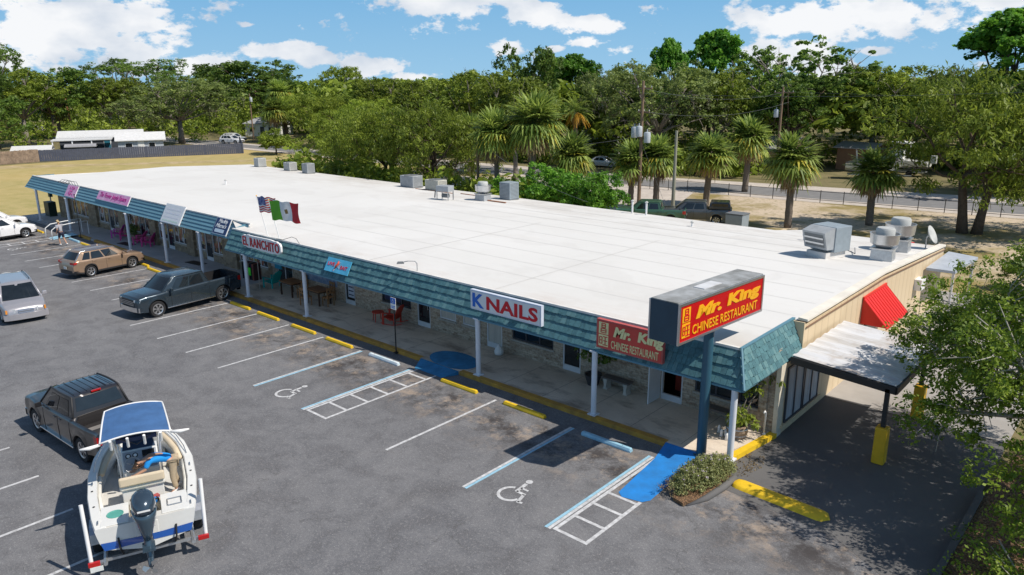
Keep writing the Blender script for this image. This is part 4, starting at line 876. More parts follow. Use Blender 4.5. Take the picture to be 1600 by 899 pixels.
    for sd in (-1, 1):
        b = MB(); y0, y1 = sd*tl[0]*W_/2, sd*tl[1]*W_/2
        b.add([(X(L_+.02), y0, tl[2]), (X(L_+.02), y0, tl[3]), (X(L_-.02), y1, tl[2]), (X(L_-.03), y1, tl[3]), (X(L_-.22), y1+sd*.012, tl[2]+.04), (X(L_-.22), y1+sd*.012, tl[3])], [(0, 1, 3, 2), (2, 3, 5, 4)]); b.build('tail_light', M['tail_red'], t, fixn=False)
    if s.get('rails'):
        for sd in (-1, 1):
            b = MB(); b.tube([Vector(S(.12, 1, sd))+Vector((0, -sd*.07, .02)), Vector(S(.16, 1, sd))+Vector((0, -sd*.07, .075)), Vector(S(.9, 1, sd))+Vector((0, -sd*.07, .075)), Vector(S(.95, 1, sd))+Vector((0, -sd*.07, .02))], .017, 6); b.build('roof_rail', s['rails'], t)
    if s.get('steps'):
        for sd in (-1, 1):
            b = MB(); b.box((X((xf+xr)/2), sd*(W_/2-.02), .38), (s['wb']-2.3*R, .16, .05)); b.build('running_board', s['steps'], t, bevel=.015)
    if s.get('post'): s['post'](t, X, S, E_, s)
    t.scale = (.94, .94, .94)
    return t

def stdwidth(L_, nose=.80, tail=.88): return [(0, nose), (.12, nose+.08), (.45, .95), (1.0, .985), (L_*.5, 1.0), (L_-.9, .985), (L_-.3, .95), (L_-.08, tail+.03), (L_, tail)]

suv = dict(L=4.65, W=1.84, wb=2.72, rf=.93, R=.36, paint=paint('gold_paint', (.37, .255, .175), .3, .45), bot=[(0, .32), (.3, .24), (4.2, .26), (4.65, .42)],
           top=[(0, .72), (.1, .84), (.5, .93), (1.25, 1.02), (1.6, 1.06), (4.3, 1.12), (4.55, 1.05), (4.65, .90)], hw=stdwidth(4.65), clad=.50,
           house=dict(x=(1.12, 1.95, 4.0, 4.52), zb=1.04, zt=1.60, wb=.93, wt=.70), win=[(.17, .43), (.46, .70), (.73, .88)], seams=(1.62, 2.62, 3.5), handles=(2.42, 3.32), rails=M['chrome'], spokes=5,
           nose=dict(grille=(.6, .60, .78), bars=2, hl=(.60, .9, .76, .86)), tail=(.55, .96, .92, 1.06), bumpermat=M['dark_trim'], bz=(.30, .52), flare=.03, edge=M['chrome'])
vehicle('gold_suv', 'metallic gold compact SUV parked nose to the kerb by the left shops', 'car', (-37.18, -3.35, 0), radians(100), suv)

def pickup_extras(t, X, S, E_, s):
    L_, W_ = s['L'], s['W']; x0, x1, zf = s['bed']; zt = ipol(s['top'], L_-.3)
    b = MB(); b.bx((X(L_-.01), -W_/2*.86, zf+.01), (X(L_-.09), W_/2*.86, zt+.01)); b.build('tailgate', s['paint'], t)
    b = MB(); b.box((X(x0+.12), 0, zt+.13), (.04, W_*.70, .04)); 
    if s.get('cover'):
        b = MB(); b.bx((X(x0+.02), -W_/2*.88, zt+.004), (X(L_-.06), W_/2*.88, zt+.035)); b.build('bed_cover', s['cover'], t, bevel=.012)
silver_p = dict(L=5.88, W=2.06, wb=3.72, rf=.98, R=.42, paint=paint('slate_paint', (.034, .052, .070), .26, .45), bot=[(0, .42), (.3, .34), (5.3, .42), (5.88, .52)],
           top=[(0, .98), (.08, 1.10), (.5, 1.17), (1.45, 1.22), (1.7, 1.22), (5.88, 1.30)], hw=stdwidth(5.88, .86, .94), bed=(4.02, 5.80, .78),
           house=dict(x=(1.32, 2.05, 3.75, 3.98), zb=1.20, zt=1.84, wb=.92, wt=.74), win=[(.18, .53), (.57, .90)], seams=(1.75, 2.85, 3.92), handles=(2.68, 3.72), steps=M['chrome'], spokes=6, wv=(.12, .84), rg=(.3, .88),
           nose=dict(grille=(.60, .68, 1.02), bars=3, hl=(.62, .94, .92, 1.04), gm=M['black'], barm=M['steel']), tail=(.86, .99, .95, 1.22), bumpermat=M['chrome'], bz=(.42, .66), flare=.045, crown=.06, post=pickup_extras, fplate=False, bedmat=M['black'])
vehicle('grey_pickup', 'grey-blue crew cab pickup backed up to the kerb beside the front posts', 'pickup truck', (-26.35, -3.62, 0), radians(-85), silver_p)
f150 = dict(silver_p); f150.update(L=5.75, wb=3.50, rf=.95, paint=paint('charcoal_paint', (.028, .026, .028), .30, .4), roofpaint=paint('roof_glossy', (.03, .032, .04), .12, .3), bed=(3.85, 5.67, .80), top=[(0, .98), (.08, 1.08), (.5, 1.15), (1.45, 1.19), (1.7, 1.20), (5.75, 1.28)], hw=stdwidth(5.75, .88, .95),
           bot=[(0, .42), (.3, .34), (5.2, .42), (5.75, .52)], house=dict(x=(1.30, 2.02, 3.55, 3.82), zb=1.18, zt=1.86, wb=.92, wt=.76), win=[(.18, .55), (.60, .88)], seams=(1.75, 2.9, 3.76), handles=(2.7, 3.1), bumpermat=M['chrome'], edge=M['dark_trim'], bedmat=P('bed_liner', (.20, .19, .185), .6), cover=None, rg=(.34, .92))
def f150x(t, X, S, E_, s):
    pickup_extras(t, X, S, E_, s)
    b = MB(); b.box((X(3.60), 0, 1.90), (.06, .30, .05)); b.build('brake_light', M['tail_red'], t)
    for k in range(7): b = MB(); b.bx((X(3.45), -.6+k*.2, 1.905), (X(2.15), -.585+k*.2, 1.93)); b.build('roof_rib', s['roofpaint'], t)
    b = MB(); b.bx((X(5.75), -.06, .42), (X(6.1), .06, .50)); b.build('hitch', M['black'], t)
f150['post'] = f150x
vehicle('dark_pickup', 'dark charcoal pickup with its tail hitched to the boat trailer', 'pickup truck', (-14.02, -12.43, 0), radians(183.5), f150)
van = dict(L=5.14, W=1.98, wb=3.05, rf=.98, R=.35, paint=paint('silver_paint', (.43, .42, .45), .3, .4), bot=[(0, .28), (.3, .2), (4.8, .24), (5.14, .35)],
           top=[(0, .66), (.08, .78), (.4, .90), (1.0, 1.02), (1.3, 1.08), (5.0, 1.12), (5.14, 1.0)], hw=stdwidth(5.14, .78, .9),
           house=dict(x=(.92, 2.0, 4.75, 5.08), zb=1.02, zt=1.70, wb=.95, wt=.74), win=[(.20, .42), (.45, .66), (.69, .93)], seams=(1.55, 2.55, 3.65), handles=(2.4, 2.75), rails=M['black'], spokes=5,
           nose=dict(grille=(.34, .56, .74), bars=1, hl=(.46, .84, .60, .78), amber=True, gm=P('grille_blue', (.22, .26, .34), .4)), tail=(.82, .97, .8, 1.2), bz=(.24, .52), fplate=False, crown=.07)
vehicle('silver_minivan', 'silver minivan with chrome crosshair grille driving toward the camera at the left edge', 'minivan', (-31.45, -9.5, 0), radians(-8), van)
wsuv = dict(suv); wsuv.update(L=4.85, W=1.93, wb=2.83, paint=paint('white_paint_a', (.78, .78, .80), .25, 0), hw=stdwidth(4.85), top=[(0, .75), (.1, .88), (.5, .98), (1.25, 1.05), (1.6, 1.09), (4.5, 1.14), (4.85, .95)], bot=[(0, .32), (.3, .24), (4.4, .26), (4.85, .42)],
            house=dict(x=(1.2, 2.05, 4.2, 4.72), zb=1.08, zt=1.68, wb=.93, wt=.72), rails=M['white_paint'], edge=M['white_paint'], seams=(1.7, 2.7, 3.7), handles=(2.5, 3.5), clad=.42)
w1 = vehicle('white_suv', 'white SUV parked by the kerb, nearest of the two white ones at the left edge', 'car', (-53.05, -4.55, 0), radians(98), wsuv, 'white SUVs at the left edge')
dup(w1, loc=(-57.3, -3.9, 0), rz=radians(97), label='white SUV mostly hidden behind the nearer white SUV at the left edge')
# behind the building
cap = dict(silver_p); cap.update(paint=paint('gunmetal', (.10, .11, .12), .35, .4), bumpermat=M['dark_trim'], steps=None)
def capx(t, X, S, E_, s):
    zt = 1.30; b = MB(); b.bx((X(4.06), -.93, zt), (X(5.8), .93, zt+.25)); b.box((X(4.93), 0, zt+.42), (1.74, 1.84, .34), top=.86); b.build('camper_shell', P('shell_dark', (.05, .055, .06), .3, coat=.5), t, bevel=.05)
    for sd in (-1, 1): b = MB(); b.box((X(4.93), sd*.895, zt+.36), (1.3, .03, .24)); b.build('shell_window', M['glass'], t)
cap['post'] = capx
vehicle('shell_pickup', 'dark grey pickup with a camper shell parked behind the building', 'pickup truck', (-17.9, 33.9, 0), radians(205), cap)
gp_ = dict(silver_p); gp_.update(paint=paint('green_paint', (.06, .15, .10), .35, .3), bumpermat=M['dark_trim'], steps=None)
vehicle('green_pickup', 'green pickup parked behind the building beside the bare utility pole', 'pickup truck', (-20.6, 31.6, 0), radians(205), gp_)
sed = dict(L=4.75, W=1.83, wb=2.75, rf=.92, R=.33, paint=paint('pale_silver', (.50, .53, .58), .3, .3), bot=[(0, .28), (.3, .2), (4.4, .24), (4.75, .35)], top=[(0, .62), (.1, .72), (.5, .80), (1.3, .90), (4.0, .96), (4.75, .88)], hw=stdwidth(4.75),
           house=dict(x=(1.3, 2.1, 3.3, 4.1), zb=.90, zt=1.40, wb=.92, wt=.68), win=[(.2, .5), (.54, .85)], seams=(1.7, 2.6), handles=(2.4, 3.3), nose=dict(grille=(.4, .4, .6)), tail=(.6, .95, .72, .86), bz=(.24, .5))
vehicle('silver_sedan', 'pale silver sedan parked across the back road behind the orange palm', 'car', (-47.0, 63.0, 0), radians(15), sed)
v2 = vehicle('white_station_wagon', 'white SUV parked at the right end of the long grey fence', 'car', (-124.2, 52.4, 0), radians(25), dict(wsuv, paint=paint('white_paint_b', (.72, .73, .76), .25, 0)), 'cars parked behind the grey fence')
dup(v2, loc=(-129.0, 55.5, 0), rz=radians(30), label='white SUV half hidden behind another white SUV at the end of the grey fence')
v3 = vehicle('dark_sedan', 'dark blue car parked left of the carport roof behind the fence', 'car', (-156, 34, 0), radians(20), dict(sed, paint=paint('dark_blue_paint', (.02, .03, .08), .3, .3)), 'cars parked behind the grey fence')
dup(v3, loc=(-160, 41, 0), rz=radians(25), label='dark blue car farthest back beside the bare brown pole')
# ================================================================ TREES
import numpy as np
def leafmat(name, dark, light, trans=.35, rv=.25):
    m = bpy.data.materials.new(name); m.use_nodes = True; n, l = m.node_tree.nodes, m.node_tree.links
    b = n['Principled BSDF']; b.inputs['Roughness'].default_value = .5; b.inputs['Specular IOR Level'].default_value = .35
    a = n.new('ShaderNodeAttribute'); a.attribute_name = 'tint'
    x = n.new('ShaderNodeMix'); x.data_type = 'RGBA'; x.inputs[6].default_value = (*dark, 1); x.inputs[7].default_value = (*light, 1); l.new(a.outputs['Fac'], x.inputs[0])
    oi = n.new('ShaderNodeObjectInfo'); hv = n.new('ShaderNodeHueSaturation'); mr = n.new('ShaderNodeMapRange'); mr.inputs[3].default_value = 1-rv; mr.inputs[4].default_value = 1+rv
    l.new(oi.outputs['Random'], mr.inputs[0]); l.new(mr.outputs[0], hv.inputs['Value']); l.new(x.outputs[2], hv.inputs['Color']); l.new(hv.outputs[0], b.inputs['Base Color'])
    t = n.new('ShaderNodeBsdfTranslucent'); l.new(hv.outputs[0], t.inputs[0]); s = n.new('ShaderNodeMixShader'); s.inputs[0].default_value = trans
    l.new(b.outputs[0], s.inputs[1]); l.new(t.outputs[0], s.inputs[2]); l.new(s.outputs[0], n['Material Output'].inputs[0]); return m
LM = dict(olive=leafmat('leaf_olive', (.075, .13, .018), (.38, .47, .06), .45), bright=leafmat('leaf_bright', (.045, .15, .018), (.22, .44, .045), .45), grey=leafmat('leaf_grey', (.085, .13, .035), (.34, .42, .12), .45),
          dark=leafmat('leaf_dark', (.045, .10, .02), (.22, .33, .055), .45), yellow=leafmat('leaf_yellow', (.11, .19, .02), (.48, .58, .08), .45), palm=leafmat('leaf_palm', (.07, .15, .03), (.50, .60, .13), .4), brown=leafmat('leaf_brown', (.16, .11, .06), (.48, .36, .19)),
          orange=leafmat('leaf_orange', (.50, .24, .02), (.75, .46, .06)), fg=leafmat('leaf_fg', (.045, .11, .014), (.36, .48, .05), .42, 0), gold=leafmat('leaf_gold', (.36, .31, .04), (.62, .54, .08)))

def leaf_mesh(name, pts, rad, n, leaf, seed, aspect=.5, droop=0., flat_=.3, gm=None, clump_tint=None):
    """n pointed leaves round each clump centre; tint varies from clump to clump and leaf to leaf"""
    r = np.random.default_rng(seed); pts = np.asarray(pts, float); N = len(pts)
    rad = np.broadcast_to(np.asarray(rad, float), (N,))
    d = r.normal(size=(N, n, 3)); d /= np.linalg.norm(d, axis=2, keepdims=True); q = r.random((N, n, 1))**.5
    pos = pts[:, None]+d*q*rad[:, None, None]*np.array([1, 1, 1-flat_]); 
    if droop: pos[..., 2] -= droop*r.random((N, n))**2*1.0
    nrm = d*.7+r.normal(size=(N, n, 3))*.55+np.array([0, 0, .55]); nrm /= np.linalg.norm(nrm, axis=2, keepdims=True)
    ax = r.normal(size=(N, n, 3)); 
    if droop: ax[..., 2] -= 2.2
    ax -= nrm*(ax*nrm).sum(2, keepdims=True); ax /= np.linalg.norm(ax, axis=2, keepdims=True); bx = np.cross(nrm, ax)
    L_ = leaf*(.6+.8*r.random((N, n, 1))); W = L_*aspect*(.8+.4*r.random((N, n, 1)))
    v = np.stack([pos-ax*L_*.5, pos+bx*W*.5+nrm*L_*.06, pos+ax*L_*.5, pos-bx*W*.5+nrm*L_*.06], 2).reshape(-1, 3)
    ct = r.random((N, 1)) if clump_tint is None else np.asarray(clump_tint)[:, None]
    t = np.clip(.62*ct+.38*r.random((N, n))+0*q[..., 0], 0, 1); F = N*n
    return v, np.repeat(t.reshape(-1), 4), F
def mesh_quads(name, v, t, F, mat, parent=None, loc=None):
    me = bpy.data.meshes.new(name); me.vertices.add(len(v)); me.vertices.foreach_set('co', v.astype(np.float32).ravel())
    me.loops.add(F*4); me.loops.foreach_set('vertex_index', np.arange(F*4, dtype=np.int32)); me.polygons.add(F); me.polygons.foreach_set('loop_start', np.arange(0, F*4, 4, dtype=np.int32))
    a = me.attributes.new('tint', 'FLOAT', 'POINT'); a.data.foreach_set('value', t.astype(np.float32)); me.materials.append(mat); me.update()
    o = bpy.data.objects.new(name, me); COL.objects.link(o)
    if parent: o.parent = parent
    if loc: o.location = loc
    return o
def lobes(r, n, rx, rz, zc, spread=.62):
    """centres of the masses of a crown, rx / rz its half width and height"""
    out = []
    for i in range(n):
        a = 2*pi*i/n*1.618*2+r.uniform(-.5, .5); rr = spread*sqrt(r.random())*1.15; z = zc+rz*r.uniform(-.55, .72)*(1-.45*rr)
        out.append((cos(a)*rr*rx, sin(a)*rr*rx, z, rx*r.uniform(.30, .46)))
    return out
def shell(r, lb, per, jit=.2):
    p = []
    for (x, y, z, R) in lb:
        for _ in range(per):
            d = Vector((r.gauss(0, 1), r.gauss(0, 1), r.gauss(.25, .9))).normalized(); q = r.uniform(.62, 1.08)
            p.append((x+d.x*R*q, y+d.y*R*q, z+d.z*R*q*.78))
    return p
def trunk_mesh(t, r, h, lb, rad, mat, trunks=1, lean=.0):
    b = MB()
    for k in range(trunks):
        a = r.uniform(0, 6.28); bx_, by = (cos(a)*rad*1.6, sin(a)*rad*1.6) if trunks > 1 else (0, 0)
        fork = Vector((bx_*2+lean, by*2, h*.34)); b.tube([(bx_, by, -.05), (bx_*1.3+lean*.3, by*1.3, h*.12), (fork.x, fork.y, fork.z)], [rad*1.35, rad, rad*.78], 9)
        for (x, y, z, R) in lb:
            if r.random() < .95/trunks+.1:
                e = Vector((x, y, z)); m1 = fork.lerp(e, .35)+Vector((r.uniform(-.3, .3), r.uniform(-.3, .3), r.uniform(-.2, .5))); m2 = fork.lerp(e, .7)+Vector((r.uniform(-.3, .3), r.uniform(-.3, .3), r.uniform(0, .4)))
                b.tube([fork, m1, m2, e], [rad*.55, rad*.38, rad*.22, rad*.10], 6)
                for _ in range(4):
                    q = Vector((r.gauss(0, 1), r.gauss(0, 1), r.gauss(.3, .8))).normalized()*R*.95; b.tube([m2.lerp(e, .6), e+q*.55, e+q], [rad*.13, rad*.08, rad*.03], 4, caps=False)
    return b.build('trunk', mat, t, smooth=True, fixn=False)
def tree_proto(nm, label, h, w, mat, bark, seed, nl=11, per=26, leaves=34, leaf=.34, crown=.62, droop=0., trunks=1, moss=False, rad=None, clump=.55, aspect=.5, spread=.62, cat='tree'):
    r = random.Random(seed); t = thing(nm, label, cat); rx, rz = w/2, h*crown/2; zc = h-rz
    lb = lobes(r, nl, rx, rz, zc, spread); top = max(z+R*.78 for x, y, z, R in lb); lb = [(x, y, z+(h-top), R) for x, y, z, R in lb]
    cp = shell(r, lb, per)
    v, tt, F = leaf_mesh('crown', cp, [r.uniform(.6, 1.25)*clump for _ in cp], leaves, leaf, seed, aspect, droop)
    mesh_quads('crown', v, tt, F, LM[mat], t)
    trunk_mesh(t, r, h, lb, rad or h*.024, bark, trunks)
    if moss:
        low = [p for p in cp if p[2] < zc+rz*.3]; r.shuffle(low); low = low[:90]
        v, tt, F = leaf_mesh('moss', low, .35, 26, .5, seed+5, .14, 1.5); mesh_quads('hanging_moss', v, tt, F, LM['mossy'], t)
    return t
LM['mossy'] = leafmat('moss', (.12, .12, .075), (.26, .26, .17), .2)
g_ = 'trees behind the shopping strip'
def place_tree(src, first, x, y, label, rz, s, group=None):
    if first: o = src; o.location = (x, y, 0); o.rotation_euler.z = rz; o['label'] = label
    else: o = dup(src, loc=(x, y, 0), rz=rz, label=label)
    o.scale = s if isinstance(s, tuple) else (s,)*3
    if group: o['group'] = group
    o['category'] = 'tree'; return o
T_ = dict(
    feather=tree_proto('feathery_tree', 'x', 9.0, 10.0, 'olive', M['bark'], 21, nl=15, per=30, leaves=34, leaf=.30, crown=.86, droop=.35, trunks=3, aspect=.28, spread=.7),
    light=tree_proto('leafy_tree', 'x', 9.5, 9.5, 'yellow', M['bark'], 22, nl=14, per=30, leaves=34, leaf=.32, crown=.84, droop=.3, trunks=2, aspect=.3, spread=.66),
    oak=tree_proto('oak_tree', 'x', 12, 12, 'olive', M['bark_grey'], 23, nl=16, per=30, leaves=32, leaf=.34, crown=.88, trunks=1),
    oakg=tree_proto('mossy_oak_tree', 'x', 12.5, 13, 'grey', M['bark_grey'], 24, nl=17, per=30, leaves=30, leaf=.32, crown=.86, moss=True),
    dark=tree_proto('dark_oak_tree', 'x', 12, 11, 'dark', M['bark'], 25, nl=14, per=28, leaves=32, leaf=.36, crown=.92),
    bright=tree_proto('green_maple_tree', 'x', 14, 9, 'bright', M['bark'], 26, nl=15, per=34, leaves=44, leaf=.36, crown=.84, aspect=.7, spread=.58),
    sparse=tree_proto('sparse_tree', 'x', 15, 13, 'dark', M['bark_grey'], 27, nl=15, per=9, leaves=30, leaf=.36, crown=.52, aspect=.8, spread=.78, clump=.5),
    pine=tree_proto('pine_tree', 'x', 15, 9, 'dark', M['bark_grey'], 28, nl=9, per=14, leaves=26, leaf=.42, crown=.42, aspect=.35, spread=.75))
used = set()
def put(kind, x, y, label, rz=0, s=1.):
    place_tree(T_[kind], kind not in used, x, y, label, rz, s, g_); used.add(kind)
H0 = dict(feather=9, light=9.5, oak=12, oakg=12.5, dark=12, bright=14, sparse=15, pine=15)
W0 = dict(feather=10, light=9.5, oak=12, oakg=13, dark=11, bright=9, sparse=13, pine=9)
for kind, x, y, h, w, rz, label in [
    ('feather', -64, 34, 8.3, 12, 0, 'feathery light green tree at the left end of the row behind the white roof'),
    ('feather', -55, 30, 8.0, 9.5, 2.1, 'feathery green tree second from the left end of the row behind the white roof'),
    ('light', -47.5, 27, 8.9, 9.5, 0, 'yellow-green tree behind the roof edge above the flat rooftop condenser'),
    ('feather', -40, 26.3, 9.6, 11, 4.2, 'large light green tree behind the roof left of the twin palms'),
    ('oak', -54, 45, 12.3, 13, 0, 'olive oak rising behind the light green trees left of the peak'),
    ('dark', -49.5, 51, 15.0, 9, 0, 'darkest tall tree at the peak of the tree line left of the round green tree'),
    ('oak', -44, 42, 11.6, 11, 2.5, 'olive oak directly behind the tall fan palm'),
    ('bright', -62.5, 76, 14.9, 10, 0, 'round bright green tree on the skyline left of the orange palm'),
    ('oakg', -50, 70, 12.9, 12, 0, 'grey-green mossy oak above the orange palm'),
    ('oakg', -38.5, 62, 13.5, 16, 1.2, 'broad grey mossy oak behind the utility pole with transformers'),
    ('bright', -45, 88, 18.2, 10, 1.1, 'tallest bright green tree on the skyline in the centre right'),
    ('bright', -42.7, 72, 16.3, 6, 3.3, 'slim bright green tree just left of the tallest skyline tree'),
    ('oak', -34.5, 70, 12.6, 12, 4.0, 'brownish olive oak behind the tapered grey pole'),
    ('sparse', -37, 88, 15.5, 11, 2, 'thin open crowned tree just right of the tallest skyline tree'),
    ('sparse', -28.2, 80, 16.2, 18, 0, 'bare limbed tree with scattered dark leaf tufts against the clouds'),
    ('dark', -27, 74, 11.5, 13, 1, 'dark green tree below the bare limbed tree'),
    ('oak', -20, 84, 12.8, 16, 1.6, 'dense green oak behind the covered boat'),
    ('oakg', -12.5, 86, 12.6, 13, 3.1, 'grey-green oak behind the white centre console boat'),
    ('dark', -15, 91, 10.5, 12, 2.2, 'dark green tree filling the gap between the covered boat and the white boat'),
    ('oak', 1.0, 88, 15.0, 15, 5.1, 'large oak left of the tall tree at the right edge'),
    ('bright', -6, 90, 19.0, 15, 2.2, 'tall green tree on the skyline at the upper right corner'),
    ('dark', 2.5, 68, 15, 14, .7, 'dark tree at the right edge behind the willowy roadside tree'),
    ('feather', -.4, 42.5, 12.0, 14.0, 2.4, 'large drooping willowy tree standing on the sandy lot behind the rooftop fans'),
    ('feather', 6.0, 45, 11.8, 13, .9, 'drooping willowy tree at the right edge of the sandy lot'),
    ('dark', -138, 16, 13.5, 16, 2.6, 'big dark tree behind the bushy tree at the left edge'), ('dark', -166, 36, 14.5, 18, .9, 'dark tree filling the left skyline between the two pines'),
    ('dark', -117, 12, 9.4, 11, 2, 'dark bushy tree in front of the wooden fence at the left edge'),
    ('oak', -150, 26, 14, 18, 3.3, 'olive oak behind the dark bushy tree at the left edge'),
    ('pine', -146, 20, 18.5, 13, 0, 'tall pine topping the trees at the far left edge'),
    ('pine', -193, 60, 17.1, 15, 1, 'flat topped pine on the skyline above the grey house, left one'),
    ('pine', -178, 62, 16.8, 17, 2.2, 'flat topped pine on the skyline above the grey house, right one'),
    ('pine', -165, 60, 14, 9, 3.2, 'small pine on the skyline left of the oak with pale limbs'),
    ('oak', -168, 48, 12.5, 17, .3, 'olive oak behind the grey house'),
    ('oakg', -133, 47, 12.4, 22, 4.4, 'spreading oak with pale limbs beside the grey house'),
    ('dark', -172, 75, 16, 20, 3, 'tall dark oak on the skyline left of the white house'),
    ('dark', -154, 78, 16.2, 24, 4.4, 'wide dark oak on the skyline above the white house'),
    ('light', -123, 64, 8.5, 11, 2.6, 'yellow-green tree right of the white house'),
    ('oak', -131, 82, 14.6, 11, .8, 'dark green tree on the skyline left of the distant floodlight'),
    ('light', -104, 60, 9, 14, 1.0, 'yellow-green tree across the road behind the round bush'),
    ('oak', -95, 66, 11.8, 14, 2.9, 'olive oak across the road left of the distant floodlight'),
    ('oak', -80, 62, 11.4, 13, 5.7, 'olive oak across the road below the distant floodlight'),
    ('dark', -70, 60, 11.6, 12, 1.9, 'dark green tree across the road behind the feathery trees'),
    ('light', -88, 56, 8.5, 10, 3.9, 'low yellow-green tree across the road at the left end of the gravel yard'),
    ]:
    put(kind, x, y, label, rz, (w/W0[kind], w/W0[kind], h/H0[kind]))
# bushes
bush = tree_proto('round_bush', 'x', 4.4, 6, 'olive', M['bark'], 31, nl=12, per=22, leaves=34, leaf=.28, crown=.96, spread=.75, clump=.45, cat='bush')
bush2 = tree_proto('hedge_bush', 'x', 5, 5, 'bright', M['bark'], 32, nl=13, per=24, leaves=34, leaf=.22, crown=.98, spread=.7, clump=.4, cat='bush')
for src, first, x, y, s, label, rz in [(bush, 1, -98.5, 46, (1.15, 1.15, .9), 'round dark bush at the end of the field by the back road', 0), (bush, 0, -75, 33, (.5, .5, .35), 'low shrub at the corner of the white roof', 1), (bush, 0, -44, 23.2, (.9, .7, .75), 'shadowy undergrowth behind the rear roof edge left of the box fan', 2), (bush, 0, -52, 24, (.9, .7, .7), 'undergrowth behind the rear roof edge near the round vents', 3), (bush, 0, -36, 24, (.8, .6, .65), 'undergrowth at the foot of the twin palms', 4),
                                       (bush2, 1, -24.4, 24.5, (1.1, 1.0, 1.0), 'bright green hedge shrub behind the roof, left and taller one', 0), (bush2, 0, -20.4, 23.6, (.9, .9, .98), 'bright green hedge shrub behind the roof, right and narrower one', 2), (bush2, 0, -28, 25, (1.0, .8, .8), 'bright green shrub below the tall fan palm', 4),
                                       (bush, 0, -4.5, 24.6, (.55, .5, .3), 'low shrub behind the galvanised rooftop fans', 1.3), (bush, 0, 6.0, 27, (.6, .6, .45), 'shrub at the rear right corner behind the lean-to roof', .3)]:
    o = place_tree(src, first, x, y, label, rz, s, 'bushes behind the shopping strip'); o['category'] = 'bush'

# ---- palms
def sabal(seed, h, n=46, yellow=.16, dead=16, lean=.3, R=1.55):
    r = random.Random(seed); t = thing('cabbage_palm', 'x', 'palm tree')
    b = MB(); segs = 14; pts = []; rad = []
    for i in range(segs+1):
        z = h*i/segs; pts.append((lean*sin(z/h*1.5)*.6, lean*.5*(z/h)**2, z)); rad.append(.20*(1.15-.2*i/segs)*(1+.10*(i % 2)))
    b.tube(pts, rad, 9)
    for i in range(46):      # old leaf bases
        z = h*(.55+.43*r.random()); a = r.uniform(0, 6.28); p = Vector((lean*sin(z/h*1.5)*.6, lean*.5*(z/h)**2, z)); d = Vector((cos(a), sin(a), .9))
        b.tube([p+d*.12, p+d*.42], [.05, .02], 4)
    b.build('trunk', M['palm_bark'], t, smooth=True, fixn=False); top = Vector(pts[-1])
    def fronds(k, nm, mat, e0, e1, scale=1., fold=0):
        vs = []; ts = []
        for i in range(k):
            a = r.uniform(0, 6.28); e = lerp(e0, e1, (i+.5)/k)+r.uniform(-.12, .12); d = Vector((cos(a)*cos(e), sin(a)*cos(e), sin(e))); side_ = Vector((-sin(a), cos(a), 0)); upv = side_.cross(d)*-1
            L1 = R*.56*scale*r.uniform(.6, 1.12); base = top+Vector((0, 0, .05)); tip = base+d*L1-Vector((0, 0, .15*L1)); tint = r.random()
            q = side_*.025; vs += [base-q, base+q, tip+q, tip-q]; ts += [tint*.6]*4
            m = 15
            for j in range(m):
                f = (j/(m-1)-.5)*2; fa = f*radians(128)*(1-fold); ld = (d*cos(fa)+side_*sin(fa)).normalized(); Lj = R*.70*scale*(1-.25*abs(f))*r.uniform(.85, 1.1)
                mid = tip+ld*Lj*.55+upv*.04-Vector((0, 0, .06+.10*abs(f))); end = tip+ld*Lj-Vector((0, 0, (.20+.34*r.random())*(1 if e < .1 else .42)))*Lj
                w = ld.cross(Vector((0, 0, 1))); w = (w.normalized() if w.length > .01 else side_)*.075*scale; w.z += r.uniform(-.02, .02)
                tt = min(1, max(0, tint*.6+.4*r.random()))
                vs += [tip-w*.3, tip+w*.3, mid+w, mid-w, mid-w, mid+w, end+w*.15, end-w*.15]; ts += [tt]*8
        v = np.array([tuple(x) for x in vs]); mesh_quads(nm, v, np.array(ts), len(v)//4, LM[mat], t)
    fronds(int(n*1.5), 'crown', 'palm', -.85, 1.35); fronds(int(n*yellow)+3, 'yellow_fronds', 'gold', -.9, .1, .95); fronds(int(dead*1.6), 'dead_fronds', 'brown', -1.35, -.7, .9, .5)
    return t
def date_palm(seed, h):
    r = random.Random(seed); t = thing('date_palm', 'x', 'palm tree'); b = MB(); b.tube([(0, 0, 0), (0, 0, h*.5), (0, 0, h)], [.3, .26, .34], 12); b.build('trunk', M['palm_bark'], t, smooth=True); top = Vector((0, 0, h))
    def fr(k, nm, mat, e0, e1, L_):
        vs = []; ts = []
        for i in range(k):
            a = r.uniform(0, 6.28); e = lerp(e0, e1, (i+.5)/k); p = top.copy(); d = Vector((cos(a)*cos(e), sin(a)*cos(e), sin(e))); side_ = Vector((-sin(a), cos(a), 0)); tint = r.random()
            for s_ in range(12):
                p2 = p+d*L_/12; q = side_*.02; vs += [p-q, p+q, p2+q, p2-q]; ts += [tint]*4
                if s_ > 1:
                    for sg in (-1, 1):
                        for kk in range(2):
                            b0 = p.lerp(p2, kk/2); ll = .42*sin(pi*min(1, (s_+1)/11)*.8+.3); e_ = b0+(side_*sg*.9+d*.7).normalized()*ll-Vector((0, 0, .12)); w = d*.03; vs += [b0-w, b0+w, e_+w*.3, e_-w*.3]; ts += [min(1, tint*.6+.4*r.random())]*4
                p = p2; d = (d-Vector((0, 0, .11))).normalized()
        v = np.array([tuple(x) for x in vs]); mesh_quads(nm, v, np.array(ts), len(v)//4, LM[mat], t)
    fr(46, 'crown', 'palm', -.05, 1.35, 3.0); fr(26, 'orange_fronds', 'orange', -.6, .15, 2.8); fr(18, 'dead_fronds', 'brown', -1.3, -.8, 1.8)
    return t
pa, pb, pc = sabal(1, 7.9, 60, .22, 26, .4, 2.35), sabal(2, 4.6, 44, .22, 14, -.2, 1.75), sabal(3, 4.3, 38, .10, 12, .1, 1.75)
